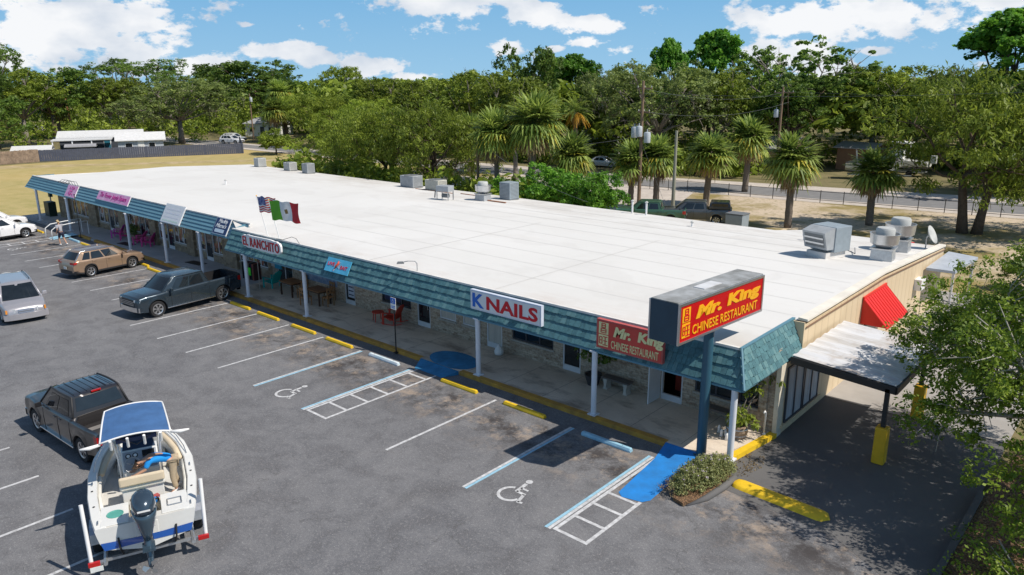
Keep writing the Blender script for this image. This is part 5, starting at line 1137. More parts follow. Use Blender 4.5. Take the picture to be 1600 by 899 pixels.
PA = [(pa, 7.9, 2.35), (pb, 4.6, 1.75), (pc, 4.3, 1.75)]; first = [1, 1, 1]
for k, x, y, h, s, rz, label in [(0, -29.4, 27.2, 10.3, 1.0, 0, 'tallest fan palm right behind the roof, with a wide shaggy crown'), (0, -31.6, 25.6, 9.0, .85, 2.2, 'fan palm touching the left side of the tallest one behind the roof'), (1, -27.6, 30.5, 7.0, 1.0, 1, 'small fan palm between the tallest palm and the orange date palm'),
                                 (2, -25.2, 35.8, 6.2, 1.05, 0, 'fan palm with a dark split trunk beside the transformer pole'), (2, -23.6, 37.4, 6.6, 1.1, 2, 'ivy covered fan palm between the two utility poles'), (1, -21.2, 42, 6.6, 1.18, 3.1, 'fan palm directly behind the camper shell pickup'),
                                 (1, -22.4, 52.6, 7.6, 1.25, 4.0, 'fan palm beside the back road behind the black fence'), (1, -11.4, 36.4, 7.3, 1.12, 5.0, 'fan palm with a yellow heart and thick rough trunk on the sandy lot'), (2, -7.0, 41.4, 6.0, 1.15, 4.0, 'low fan palm in front of the boats on the sandy lot'),
                                 (1, -121, 60, 8.5, 1.5, 1, 'fan palm with brown skirt right of the white house'), (0, -128, 66, 12, 1.1, 3, 'taller pair-mate fan palm above the white house'), (2, -170, 38, 9, 1.7, 2, 'pale fan palm above the carport roof on the left'), (2, -108, 70, 9, 1.4, 2, 'fan palm across the road left of the feathery trees'), (0, -39.5, 31, 8.2, .9, 4, 'fan palm half hidden in the light green trees left of the twin palms')]:
    src, bh, R = PA[k]; s *= 1.06; o = place_tree(src, first[k], x, y, label, rz, (s, s, (h)/(bh+R*.95)), 'fan palms behind the strip'); o['category'] = 'palm tree'; first[k] = 0
    for c_ in kids(o):
        if not first[k] and c_.name.startswith(('crown', 'yellow', 'dead')): pass
dp = date_palm(5, 6.9); dp.location = (-52.0, 63.5, 0); dp['label'] = 'date palm with bright orange lower fronds behind the hedge'
# ---- distant wood beyond the road: one mass
r = np.random.default_rng(9); P_ = []; RD = []
for k in range(760):
    a = radians(r.uniform(82, 182)); d = r.uniform(115, 330) if k % 3 else r.uniform(105, 170)
    x, y = CAM.x+cos(a)*d, CAM.y+sin(a)*d
    if y < 62+.05*abs(x) and x > -185: continue
    h = r.uniform(9.5, 13.2)+(d-100)*.006; w = r.uniform(3.5, 6.5)
    for _ in range(46):
        q = r.normal(size=3); q /= np.linalg.norm(q); q[2] = abs(q[2])*1.0-.25; P_.append((x+q[0]*w, y+q[1]*w, h*.52+q[2]*h*.44)); RD.append(r.uniform(.9, 1.7))
v, tt, F = leaf_mesh('wood', P_, RD, 9, 1.15, 10, .6)
tag(mesh_quads('distant_wood', v, tt, F, LM['olive']), 'long mass of mixed green woodland filling the horizon', 'woods', kind='stuff')

# ---- undergrowth along the far side of the road and below the back trees
P_ = []; RD = []
for k in range(5600):
    u = r.random()
    if u < .62: x = r.uniform(-108, 30); y = (57.5 if x < -38 else lerp(57.5, 70, (x+38)/68))+3+r.random()**1.6*24
    elif u < .80: x = r.uniform(-66, -27); y = r.uniform(22.5, 27)+(3 if x < -50 else 0)
    else: x = r.uniform(-230, -135); y = r.uniform(8, 100); 
    if u >= .80 and (y < 20 and x > -150): continue
    if -52 < x < -42 and 58 < y < 67: continue
    if -27 < x < -6 and 56 < y < 82 and u < .62: continue
    hh = ((2.8 if x < -30 else 4.4) if u < .62 else 2.0) if u < .8 else 3.2
    P_.append((x, y, abs(r.normal())*hh*.62+.2)); RD.append(r.uniform(.7, 1.5))
for k in range(2600):
    x = r.uniform(-235, -138); y = r.uniform(24, 110) if x < -150 else r.uniform(44, 110)
    if x > -165 and y < 60: continue
    P_.append((x, y, r.uniform(.3, 7.5))); RD.append(r.uniform(1.0, 2.0))
v, tt, F = leaf_mesh('undergrowth', P_, RD, 16, .66, 12, .5)
tag(mesh_quads('undergrowth', v, tt, F, LM['olive']), 'shrubby undergrowth below the trees along the back road', 'undergrowth', kind='stuff')
# ================================================================ FOREGROUND TREE over the drive lane
r_ = random.Random(77); t = thing('roadside_tree', 'near tree with small glossy leaves and pale twigs overhanging the drive lane', 'tree', (9.95, 2.9, 0), scale=1.32)
LBF = [(-2.0, -.2, 3.6, 1.35), (-2.6, 1.2, 3.0, 1.2), (-1.3, -1.6, 3.2, 1.3), (-.4, .4, 4.6, 1.6), (.8, -1.0, 4.3, 1.6), (1.6, 1.0, 4.8, 1.6), (-1.0, 2.4, 3.9, 1.4), (.6, 2.8, 4.4, 1.5), (-1.9, -1.2, 2.5, 1.0), (-.2, -2.6, 2.7, 1.2), (1.4, -2.6, 3.4, 1.3), (2.6, -.6, 3.9, 1.4), (-2.9, .3, 2.4, .8), (0, 0, 5.3, 1.1), (1.2, -3.6, 2.3, 1.0), (-.6, -3.4, 1.7, .9), (-2.2, -2.2, 2.2, .8), (-3.3, 1.0, 2.7, .8), (-1.2, -2.6, 3.6, 1.0), (1.0, 1.6, 2.6, 1.4), (.3, -1.2, 3.2, 1.3), (-.6, 1.0, 2.9, 1.3)]
cp = []
for (x, y, z, R) in LBF:
    for _ in range(int(54*R*R)):
        d = Vector((r_.gauss(0, 1), r_.gauss(0, 1), r_.gauss(.1, .9))).normalized(); q = r_.random()**.38*1.06; cp.append((x+d.x*R*q, y+d.y*R*q, z+d.z*R*q*.8))
v, tt, F = leaf_mesh('crown', cp, [r_.uniform(.14, .30) for _ in cp], 54, .082, 78, .5); mesh_quads('crown', v, tt, F, LM['fg'], t)
flat('twig', (.42, .39, .34), .8)
b = MB(); fork = Vector((.2, 0, 1.5)); b.tube([(0, 0, -.05), (.05, 0, .7), fork], [.22, .17, .14], 10)
for (x, y, z, R) in LBF:
    e = Vector((x, y, z)); m1 = fork.lerp(e, .4)+Vector((0, 0, .25)); b.tube([fork, m1, e], [.09, .06, .03], 6)
    for _ in range(int(12*R)):
        q = Vector((r_.gauss(0, 1), r_.gauss(0, 1), r_.gauss(.1, .8))).normalized()*R*.98; b.tube([m1.lerp(e, r_.uniform(.5, 1)), e+q*.5+Vector((0, 0, .08)), e+q], [.022, .013, .005], 4, caps=False)
b.build('trunk', M['twig'], t, smooth=True, fixn=False)
# low suckers at the foot of the tree
cp = [(r_.gauss(0, .8), r_.gauss(0, .8), abs(r_.gauss(.5, .35))) for _ in range(120)]
s_ = thing('ground_shrub', 'low green shrub in the leaf litter at the lower right corner', 'shrub', (9.6, -2.2, .05)); v, tt, F = leaf_mesh('foliage', cp, .25, 34, .09, 79, .5); mesh_quads('foliage', v, tt, F, LM['fg'], s_)
b = MB()
for k in range(14): a = r_.uniform(0, 6.28); b.tube([(0, 0, 0), (cos(a)*.5, sin(a)*.5, .5), (cos(a)*.9, sin(a)*.9, .9)], [.02, .012, .005], 4)
b.build('stems', M['twig'], s_)
# leaf litter
lp = np.column_stack([r.uniform(8.0, 14, 900), r.uniform(-8, 6, 900), np.full(900, .06)]); v, tt, F = leaf_mesh('litter', lp, .25, 9, .07, 80, .6, flat_=.9); v[:, 2] = np.clip(v[:, 2], .055, .11)
tag(mesh_quads('leaf_litter', v, tt, F, LM['brown']), 'dry brown leaf litter covering the bed under the near tree', 'leaf litter', kind='stuff')
lp = np.column_stack([r.uniform(1.9, 2.75, 60), r.uniform(-1.3, .2, 60), np.full(60, .02)]); v, tt, F = leaf_mesh('litter', lp, .12, 7, .05, 81, .6, flat_=.9); v[:, 2] = np.clip(v[:, 2], .01, .05)
tag(mesh_quads('leaf_litter', v, tt, F, LM['brown']), 'dry leaves gathered between the yellow kerb and the flower island', 'leaf litter', kind='stuff')
# flowering shrub on the island round the sign pole
s_ = thing('flowering_shrub', 'grey-green lantana shrub with lilac flowers round the foot of the sign pole', 'shrub', (1.92, -2.3, .08), scale=.86)
cp = []; 
for _ in range(420):
    a = r_.uniform(0, 6.28); q = sqrt(r_.random()); x, y = cos(a)*q*.62, sin(a)*q*1.45; cp.append((x-.05+.12*y, y, (.62*sqrt(max(0, 1-q*q))+.06)*r_.uniform(.45, 1.05)))
v, tt, F = leaf_mesh('foliage', cp, [r_.uniform(.08, .2) for _ in cp], 36, .055, 83, .55); mesh_quads('foliage', v, tt, F, leafmat('lantana', (.075, .105, .03), (.50, .52, .22), .35, 0), s_)
v, tt, F = leaf_mesh('flowers', [(x, y, z+.06) for x, y, z in cp[::5] if z > .3], .05, 7, .035, 84, .9); tag(mesh_quads('flowers', v, tt, F, leafmat('lilac', (.42, .30, .48), (.75, .68, .80), .2, 0), s_), kind='stuff')
v, tt, F = leaf_mesh('dry_stems', [(r_.uniform(-.75, -.2), r_.uniform(-1.6, .1), r_.uniform(.05, .25)) for _ in range(60)], .13, 22, .06, 85, .35); mesh_quads('dry_stems', v, tt, F, LM['brown'], s_)
# ================================================================ ROOF EQUIPMENT
def rzz(x, y): return roofz(y)
flat('unit_grey', (.34, .36, .38), .5, var=.15); flat('unit_dark', (.16, .17, .18), .6); flat('unit_beige', (.50, .49, .42), .6, var=.1); flat('unit_blue', (.28, .33, .37), .5, var=.1); flat('alu', (.62, .63, .64), .32, .8, var=.12, scale=5); flat('unit_pale', (.48, .49, .48), .6)
def condenser(x, y, w, d, h, m, label, rzr=0, fan=True):
    t = thing('rooftop_condenser', label, 'air conditioner', (x, y, rzz(x, y)), rzr, 'air conditioning units on the roof')
    b = MB(); b.box((0, 0, h/2+.06), (w, d, h)); b.build('housing', m, t, bevel=.02); b = MB(); b.box((0, 0, .03), (w*1.05, d*1.05, .06)); b.build('base', M['unit_dark'], t)
    b = MB(); n = max(4, int(h/.09))
    for k in range(n):
        z = .06+h*(k+.7)/(n+.6)
        for sy in (-1, 1): b.box((0, sy*(d/2+.006), z), (w*.86, .012, .022))
        for sx in (-1, 1): b.box((sx*(w/2+.006), 0, z), (.012, d*.86, .022))
    b.build('louvres', M['unit_dark'], t)
    if fan: b = MB(); b.lathe([(w*.05, h+.09), (w*.36, h+.09), (w*.38, h+.062)], n=18); b.build('fan_grille', M['unit_dark'], t)
condenser(-57.3, 19.2, .85, .85, .8, M['unit_pale'], 'pale square condenser nearest the far rear corner of the roof'); condenser(-52.0, 19.2, 1.0, .8, .72, M['unit_pale'], 'pale condenser in the middle of the three at the far rear edge'); condenser(-48.6, 18.9, .85, .8, .85, M['unit_grey'], 'grey condenser nearest the camera of the three at the far rear edge')
condenser(-34.2, 18.6, 1.5, 1.0, .85, M['unit_grey'], 'wide grey condenser beside a beige one near the rear edge'); condenser(-31.3, 18.5, 1.45, .9, .75, M['unit_beige'], 'beige louvred condenser beside the wide grey one')
condenser(-24.1, 18.7, .95, .95, 1.15, M['unit_blue'], 'tall blue-grey unit at the rear edge below the palms', fan=False)
# compressor on a stand
t = thing('compressor_stand', 'small compressor on a four legged steel stand on the roof', 'compressor', (-26.2, 14.6, rzz(0, 14.6)), .2, 'air conditioning units on the roof')
b = MB(); b.box((0, 0, .78), (1.0, .7, .38)); b.build('housing', M['unit_grey'], t, bevel=.02)
for sx in (-1, 1):
    for sy in (-1, 1): b = MB(); b.box((sx*.45, sy*.3, .3), (.05, .05, .6)); b.build('leg', M['steel'], t)
b = MB(); b.tube([(-.2, 0, .30), (.3, 0, .30)], .14, 10); b.tube([(-.5, 0, .8), (-.8, 0, .5), (-.85, 0, .1)], .04, 6); b.build('compressor', M['unit_dark'], t)
def upblast(x, y, s, label, base='galv'):
    t = thing('exhaust_fan', label, 'exhaust fan', (x, y, rzz(x, y)), .1, 'upblast exhaust fans on the roof', s)
    b = MB(); b.box((0, 0, .27), (.95, .95, .54), top=.92); b.build('curb_box', M[base], t, bevel=.015); b = MB(); b.box((0, 0, .56), (1.02, 1.02, .05)); b.build('curb_cap', M['alu'], t)
    b = MB(); b.lathe([(.30, .585), (.42, .66), (.60, .78), (.63, 1.22), (.65, 1.24), (.60, 1.24), (.58, .82)], n=32); b.build('bowl', M['alu'], t, smooth=40)
    b = MB(); b.lathe([(.40, .9), (.41, 1.42), (.36, 1.50), (.001, 1.53)], n=28); b.build('motor_cover', M['unit_pale'], t, smooth=40)
    for k in range(3): a = k*2.1; b = MB(); b.tube([(cos(a)*.40, sin(a)*.40, 1.2), (cos(a)*.62, sin(a)*.62, 1.2)], .015, 5); b.build('strut', M['steel'], t)
upblast(1.25, 14.9, .95, 'galvanised upblast fan with a tapered bowl, nearer of the two by the side parapet'); upblast(1.0, 18.2, 1.05, 'larger galvanised upblast fan farther back by the side parapet'); upblast(-24.6, 16.6, .85, 'pale mushroom exhaust fan near the rear edge below the palms', 'unit_grey')
# make-up air unit with hood
t = thing('makeup_air_unit', 'blue-grey rooftop air unit with a slanted intake hood facing the lot', 'air conditioner', (-.75, 13.6, rzz(0, 13.6)), radians(72), 'air conditioning units on the roof')
b = MB(); b.box((0, 0, .15), (1.3, 1.0, .3)); b.build('curb', M['roof'], t); b = MB(); b.box((.25, 0, .85), (1.05, 1.25, 1.1)); b.build('housing', M['unit_blue'], t, bevel=.02)
b = MB(); b.side([(-.28, .45), (-.28, 1.38), (-.45, 1.38), (-.98, 1.22), (-.72, .45)], -.58, .58); b.build('intake_hood', M['unit_grey'], t)
A_, C_ = Vector((-.98, 0, 1.22)), Vector((-.72, 0, .45)); n_ = Vector((-.947, 0, -.32))*.012
b = MB(); b.add([A_.lerp(C_, .12)+n_+Vector((0, -.48, 0)), A_.lerp(C_, .12)+n_+Vector((0, .48, 0)), A_.lerp(C_, .86)+n_+Vector((0, .48, 0)), A_.lerp(C_, .86)+n_+Vector((0, -.48, 0))], [(0, 1, 2, 3)], 0)
for k in range(2): p = A_.lerp(C_, .34+.3*k)+n_*3; b.box(p, (.02, .96, .07), 1)
b.build('intake_mesh', [M['unit_dark'], M['alu']], t, fixn=False)
b = MB(); b.tube([(.8, -.3, .5), (1.1, -.3, .2), (1.5, -.4, .02), (2.6, .4, .02)], .02, 5); b.build('conduit', M['unit_dark'], t)
t = thing('satellite_dish', 'round grey satellite dish at the rear right corner of the roof', 'satellite dish', (1.75, 20.1, 2.93)); b = MB(); b.lathe([(.001, 0), (.25, .04), (.46, .15), (.46, .16), (.25, .05), (.001, .012)], n=24); o = b.build('dish', M['unit_pale'], t, smooth=True, loc=(.1, 0, .65)); o.rotation_euler = (.3, radians(62), .3)
b = MB(); b.tube([(0, 0, 0), (0, 0, .55), (.05, 0, .65)], .03, 6); b.build('mast', M['steel'], t)
for i, (x, y, h, lb) in enumerate([(-14.6, 19.5, .75, 'left one of two white vent pipes at the rear roof edge'), (-13.6, 19.5, .75, 'right one of two white vent pipes at the rear roof edge'), (-9.3, 17.3, .22, 'short white vent cap on the open roof in front of the camper shell pickup'), (-3.2, 17.6, .25, 'short vent cap left of the slanted hood unit'), (-44, 8.5, .3, 'white vent pipe far out on the left part of the roof'), (-2.6, 19.2, .35, 'grey vent pipe near the step in the rear roof edge')]):
    t = thing('vent_pipe', lb, 'vent pipe', (x, y, rzz(x, y)), 0, 'vent pipes on the roof'); b = MB(); b.tube([(0, 0, 0), (0, 0, h)], .06, 10); b.build('pipe', M['white_paint'], t, smooth=40); b = MB(); b.lathe([(.10, h), (.11, h+.04), (.02, h+.1)], n=12); b.build('cap', M['unit_pale'], t)
t = thing('roof_lamp', 'gooseneck floodlight reaching over the mansard edge', 'lamp', (-12.2, -.25, 3.43)); b = MB(); b.tube([(0, 0, 0), (0, 0, .30), (-.05, -.06, .40), (-.22, -.28, .42), (-.36, -.42, .38)], .018, 6); b.build('arm', M['steel'], t); b = MB(); b.box((-.44, -.5, .36), (.30, .15, .08), rz=.85, top=.7); b.build('lamp_head', M['unit_dark'], t)
b = MB(); b.box((-.44, -.5, .317), (.22, .1, .005), rz=.85); b.build('lens', M['unit_pale'], t)
# string of wire over the far sign
t = thing('sign_floodlights', 'tangle of thin lamp arms above the small pink sign', 'lamp', (-51.6, .2, 3.62))
for k in range(4): b = MB(); b.tube([(k*.55, 0, 0), (k*.55-.05, -.1, .35), (k*.55-.15, -.45, .42), (k*.55-.2, -.6, .3)], .02, 5); b.box((k*.55-.2, -.63, .27), (.16, .12, .1)); b.build('lamp_arm', M['unit_dark'], t)
# ================================================================ FLAGS
def flag(mb, w, h, paintf, r, amp=.07, droop=.16):
    nx, nz = 24, 13
    P0 = lambda i, j: (w*i/nx, amp*sin(i/nx*9+j*.25)*(.3+i/nx)-.03*i/nx, -h*j/nz-droop*(i/nx)**1.5*w-.03*sin(i*.7))
    for i in range(nx):
        for j in range(nz): mb.quad(P0(i, j), P0(i+1, j), P0(i+1, j+1), P0(i, j+1), mi=paintf(i/nx, j, nz))
def flagpole(x, name, label, lean, ht, mats, fn, w, h):
    t = thing(name, label, 'flag', (x, -.30, 3.44)); b = MB(); top = Vector((lean, -.25, ht)); b.tube([(0, 0, 0), top], .022, 6); b.build('pole', M['white_paint'], t)
    b = MB(); flag(b, w, h, fn, None); f = b.build('banner', mats, t, smooth=True, fixn=False); f.location = top+Vector((.02, 0, -.03)); f.rotation_euler = (0, -.12, radians(18)); b = MB(); b.lathe([(.001, -.05), (.04, 0), (.001, .05)], tuple(top), 8); b.build('finial', M['sign_yellow'], t)
fw_m = flat('flag_white', (.78, .78, .78), .8); fr_m = flat('flag_red', (.62, .03, .04), .8); fb_m = flat('flag_blue', (.05, .07, .25), .8, col2=(.25, .28, .45), scale=9, contrast=3); fg_m = flat('flag_green', (.13, .42, .03), .8)
flagpole(-23.4, 'us_flag', 'red and white striped flag with blue corner on a thin pole', -.30, 2.02, [fw_m, fr_m, fb_m], lambda u, j, n: 2 if (u < .45 and j < 7) else (1 if j % 2 == 0 else 0), 1.15, .78)
flagpole(-22.35, 'mexican_flag', 'green white and red flag flying right of the striped one', -.25, 1.92, [fw_m, fr_m, fg_m, P('emblem', (.20, .14, .05), .8)], lambda u, j, n: 2 if u < .36 else (1 if u > .68 else (3 if .47 < u < .56 and 4 < j < 8 else 0)), 1.75, .95)
t = thing('roof_cable', 'black cable hanging in loops along the mansard edge below the flags', 'cable', (-22.3, -.5, 3.47)); b = MB(); b.tube([(0, 0, 0), (.6, 0, .03), (1.2, .12, .22), (1.6, .1, .2), (2.0, 0, .02)], .012, 5); b.build('cable', M['black'], t)
# ================================================================ SIDEWALK FURNITURE
def adirondack(name, label, x, y, rz_, mat, grp, rocker=False, z=.15):
    t = thing(name, label, 'chair', (x, y, z), rz_, grp)       # faces local -y
    b = MB(); b.add([(-.27, -.38, .36), (.27, -.38, .36), (.27, .18, .26), (-.27, .18, .26), (-.27, -.38, .33), (.27, -.38, .33), (.27, .18, .23), (-.27, .18, .23)], [(0, 1, 2, 3), (4, 7, 6, 5), (0, 4, 5, 1), (1, 5, 6, 2), (2, 6, 7, 3), (3, 7, 4, 0)]); b.build('seat', mat, t)
    b = MB()
    for k in range(7):
        f = (k-3)/3; hh = .78-.14*f*f; x0 = f*.25-.036; b.add([(x0, .14, .24), (x0+.068, .14, .24), (x0+.068+f*.04, .14+hh*.42, .24+hh*.9), (x0+f*.04, .14+hh*.42, .24+hh*.9), (x0, .16, .23), (x0+.068, .16, .23), (x0+.068+f*.04, .165+hh*.42, .23+hh*.9), (x0+f*.04, .165+hh*.42, .23+hh*.9)], [(0, 1, 2, 3), (4, 7, 6, 5), (0, 3, 7, 4), (1, 5, 6, 2), (2, 6, 7, 3)])
    b.build('backrest', mat, t)
    for s in (-1, 1):
        b = MB(); b.box((s*.32, -.08, .56), (.11, .68, .025)); b.build('armrest', mat, t)
        b = MB(); b.box((s*.30, -.36, .28), (.035, .09, .56)); b.build('leg', mat, t); b = MB(); b.box((s*.29, .22, .27), (.035, .08, .54)); b.build('leg', mat, t)
        if rocker: b = MB(); b.tube([(s*.3, -.5, .07), (s*.3, -.2, .015), (s*.3, .2, .02), (s*.3, .6, .12)], .02, 5); b.build('rocker', mat, t)
    return t
pk = flat('chair_pink', (.62, .05, .26), .5); pu = flat('chair_magenta', (.48, .04, .36), .5); tq = flat('chair_teal', (.01, .42, .40), .5); rd = flat('chair_red', (.50, .035, .015), .5)
gp = 'colourful chairs on the left walkway'
adirondack('adirondack_chair', 'purple pink lounge chair, left one of the far pair under the long pink sign', -46.4, 1.15, radians(-40), pu, gp); adirondack('adirondack_chair', 'bright pink lounge chair, right one of the far pair under the long pink sign', -45.2, 1.2, radians(-25), pk, gp)
adirondack('adirondack_chair', 'pink lounge chair, left one of the near pair by the second post', -42.7, 1.15, radians(-45), pk, gp); adirondack('adirondack_chair', 'dark pink lounge chair, right one of the near pair by the second post', -41.6, 1.25, radians(-45), pk, gp)
adirondack('rocking_chair', 'turquoise lounge chair behind the fence of the taqueria entrance', -25.5, .95, radians(-75), tq, None); adirondack('rocking_chair', 'red wooden rocking chair by the shop window', -15.5, 1.05, radians(-70), rd, None, True)
t = thing('red_stool', 'low round red side table left of the red rocking chair', 'table', (-16.35, .85, .15)); b = MB(); b.lathe([(.001, .42), (.28, .42), (.28, .46), (.001, .46)], n=18); b.build('tabletop', rd, t)
for k in range(4): a = k*pi/2+.4; b = MB(); b.tube([(cos(a)*.22, sin(a)*.22, .42), (cos(a)*.27, sin(a)*.27, 0)], .022, 5); b.build('leg', rd, t)
flat('dark_wood', (.07, .035, .02), .5); flat('tan_wood', (.34, .17, .07), .5)
def table(x, y, label, rz_=0):
    t = thing('dining_table', label, 'table', (x, y, .15), rz_, 'wooden dining tables on the walkway'); b = MB(); b.box((0, 0, .74), (1.15, .8, .05)); b.build('tabletop', M['wood'], t, bevel=.01); b = MB(); b.box((0, 0, .67), (.98, .64, .09)); b.build('apron', M['dark_wood'], t)
    for sx in (-1, 1):
        for sy in (-1, 1): b = MB(); b.box((sx*.5, sy*.33, .31), (.07, .07, .62)); b.build('leg', M['dark_wood'], t)
def dchair(x, y, rz_, label, m='tan_wood'):
    t = thing('dining_chair', label, 'chair', (x, y, .15), rz_, 'wooden dining chairs on the walkway'); b = MB(); b.box((0, 0, .45), (.44, .44, .045)); b.build('seat', M[m], t)
    for sx in (-1, 1): b = MB(); b.box((sx*.19, -.19, .215), (.04, .04, .43)); b.build('leg', M[m], t); b = MB(); b.box((sx*.19, .2, .48), (.04, .04, .96)); b.build('leg', M[m], t)
    b = MB(); b.box((0, .2, .88), (.36, .03, .12)); b.box((0, .2, .68), (.36, .03, .06)); b.box((0, .2, .78), (.06, .025, .14)); b.build('backrest', M[m], t)
table(-23.3, .75, 'brown dining table, the left one, with dark legs'); table(-20.9, .75, 'brown dining table, the right one, in front of the door with posters')
for x, y, rz_, lb in [(-22.4, .8, -1.5, 'wooden chair between the two tables, facing the left one'), (-23.3, 1.35, 0, 'wooden chair between the left table and the wall'), (-21.1, .12, pi, 'wooden chair on the kerb side of the right table'), (-20.2, .8, -1.5, 'wooden chair at the right end of the right table'), (-20.9, 1.38, 0, 'wooden chair between the right table and the wall')]: dchair(x, y, rz_, lb)
def bench(x, y, label, rz_=0):
    t = thing('concrete_bench', label, 'bench', (x, y, .15), rz_, 'concrete benches against the brick wall'); b = MB(); b.box((0, 0, .43), (1.15, .38, .06)); b.build('seat', P('bench_top', (.14, .12, .11), .8), t, bevel=.01)
    for s in (-1, 1): b = MB(); b.side([(s*.42-.09, 0), (s*.42+.09, 0), (s*.42+.05, .12), (s*.42+.06, .26), (s*.42+.1, .395), (s*.42-.1, .395), (s*.42-.06, .26), (s*.42-.05, .12)], -.15, .15); b.build('leg', M['concrete3x'], t)
flat('concrete3x', (.46, .44, .40), .85)
bench(-3.35, 1.22, 'concrete bench with scrolled legs under the restaurant wall sign'); bench(.55, 1.25, 'concrete bench behind the sign pole near the corner window')
def pot_plant(x, y, label, barrel, lp, leaf, mat, seed, ppl=20, stem=None, asp=.45):
    t = thing('potted_plant', label, 'plant', (x, y, .15)); b = MB()
    if barrel: b.lathe([(.001, 0), (.28, 0), (.34, .2), (.31, .38), (.27, .38), (.27, .34), (.001, .34)], n=20)
    else: b.lathe([(.001, 0), (.2, 0), (.30, .35), (.32, .42), (.27, .42), (.25, .38), (.001, .38)], n=18)
    p = b.build('pot', P('barrel', (.30, .22, .16), .8, stretch=(8, 8, .4)) if barrel else P('dark_pot', (.04, .04, .045), .6), t, smooth=40)
    if barrel:
        for z in (.08, .29): b = MB(); b.lathe([(.335 if z > .1 else .31, z), (.345 if z > .1 else .32, z+.02), (.335 if z > .1 else .312, z+.04)], n=20); b.build('hoop', M['steel'], p)
    b = MB()
    for q in (stem or []): b.tube([(0, 0, .3), (q[0]*.5, q[1]*.5, lerp(.3, q[2], .6)), q], [.03, .02, .012], 5)
    if stem: b.build('stem', M['bark_grey'], t)
    v, tt, F = leaf_mesh('foliage', lp, .14, ppl, leaf, seed, asp, .12); mesh_quads('foliage', v, tt, F, LM[mat], t)
rq = random.Random(5)
pot_plant(-4.35, 1.15, 'tall dark leaved potted tree left of the first concrete bench', False, [(rq.gauss(.25, .38), rq.gauss(-.05, .22), rq.gauss(1.55, .26)) for _ in range(70)], .17, 'dark', 91, 12, [(.1, 0, 1.4), (.5, .1, 1.6), (-.3, .1, 1.6)])
pot_plant(1.45, .70, 'light green umbrella plant in a half barrel by the corner post', True, [(rq.gauss(0, .26), rq.gauss(0, .2), rq.gauss(.72, .17)) for _ in range(34)]+[(.15+rq.gauss(0, .12), .55+rq.gauss(0, .14), 1.55+rq.gauss(0, .09)) for _ in range(10)]+[(.45+rq.gauss(0, .12), 1.0, 1.75+rq.gauss(0, .1)) for _ in range(12)], .19, 'yellow', 92, 12, [(0, 0, .8), (.15, .5, 1.5), (.45, .95, 1.7)], .34)
t = thing('garden_ornament', 'heap of small white garden ornaments beside the corner bench', 'ornament', (1.15, .45, .15))
for k in range(6): b = MB(); xx, yy = rq.uniform(-.25, .25), rq.uniform(-.3, .3); b.lathe([(.001, 0), (.06, .01), (.045, .1), (.06, .16), (.03, .24), (.001, .26)], (xx, yy, 0), 8); b.build('figurine', M['white_paint'], t, smooth=True)
t = thing('rubbish_bag', 'white plastic bag on the walkway beside the salon door', 'bag', (-9.05, 1.2, .15)); b = MB(); b.lathe([(.001, 0), (.17, .02), (.20, .15), (.13, .32), (.03, .40), (.06, .46)], n=12); b.build('bag', M['white_paint'], t, smooth=True); b = MB(); b.tube([(-.03, 0, .4), (.03, 0, .4)], .03, 5); b.build('knot', M['white_paint'], t)
t = thing('standpipe', 'short white bent pipe rising by the brick pilaster', 'pipe', (2.05, 1.35, .15)); b = MB(); b.tube([(0, 0, 0), (0, 0, .72), (.0, -.06, .80), (0, -.14, .76)], .03, 8); b.build('pipe', M['white_paint'], t, smooth=True); b = MB(); b.lathe([(.06, 0), (.06, .03), (.03, .04)], n=10); b.build('flange', M['white_paint'], t)
for x, y, lb in [(-43.5, .5, 'dark door mat under the long pink sign'), (-34.2, .9, 'dark door mat behind the fourth post')]:
    o = MB().box((0, 0, .0), (1.5, .6, .02)).build('door_mat', M['black'], None, loc=(x, y, .161), rz=.1); tag(o, lb, 'door mat', 'door mats on the left walkway')
# planters and greenery before the left shops
t = thing('planter', 'dark leafy planter box between the pink chairs', 'plant', (-44.0, 1.35, .149)); b = MB(); b.box((0, 0, .25), (1.1, .45, .5)); b.build('planter_box', P('planter', (.16, .13, .09), .8), t, bevel=.02); v, tt, F = leaf_mesh('foliage', [(rq.uniform(-.5, .5), rq.gauss(0, .12), rq.gauss(.85, .25)) for _ in range(40)], .15, 16, .12, 95, .4); mesh_quads('foliage', v, tt, F, LM['dark'], t)
# accessible parking sign post
def acc_post(x, y, h, label, sign=True):
    t = thing('parking_sign_post', label, 'sign', (x, y, .05)); b = MB(); b.tube([(0, 0, 0), (0, 0, h)], .028, 8); b.build('post', M['black'], t)
    b = MB(); b.box((0, 0, .02), (.16, .16, .04)); b.build('base_plate', M['black'], t)
    if sign:
        b = MB(); b.bx((-.16, -.045, h-.52), (.16, -.03, h-.02)); p = b.build('sign_plate', M['white_paint'], t); b = MB(); b.bx((-.15, -.05, h-.27), (.15, -.046, h-.03)); b.build('blue_field', M['sign_blue'], p)
        b = MB(); b.lathe([(.045, -.055), (.06, -.055)], (0, 0, h-.18), 12, axis='Y'); b.bx((-.012, -.056, h-.14), (.012, -.052, h-.07)); b.build('wheelchair_mark', M['white_paint'], p, fixn=False)
        b = MB(); b.bx((-.12, -.05, h-.40), (.12, -.046, h-.37)); b.bx((-.1, -.05, h-.46), (.1, -.046, h-.43)); b.build('small_print', M['sign_blue'], p)
    else: b = MB(); b.lathe([(.001, h), (.05, h), (.05, h+.06), (.001, h+.08)], n=10); b.build('cap', M['black'], t)
acc_post(-12.6, -1.22, 2.4, 'blue and white accessible parking sign on a black post before the red chair'); acc_post(-49.0, -.5, 3.1, 'tall thin black post with no plate by the small pink sign', False)
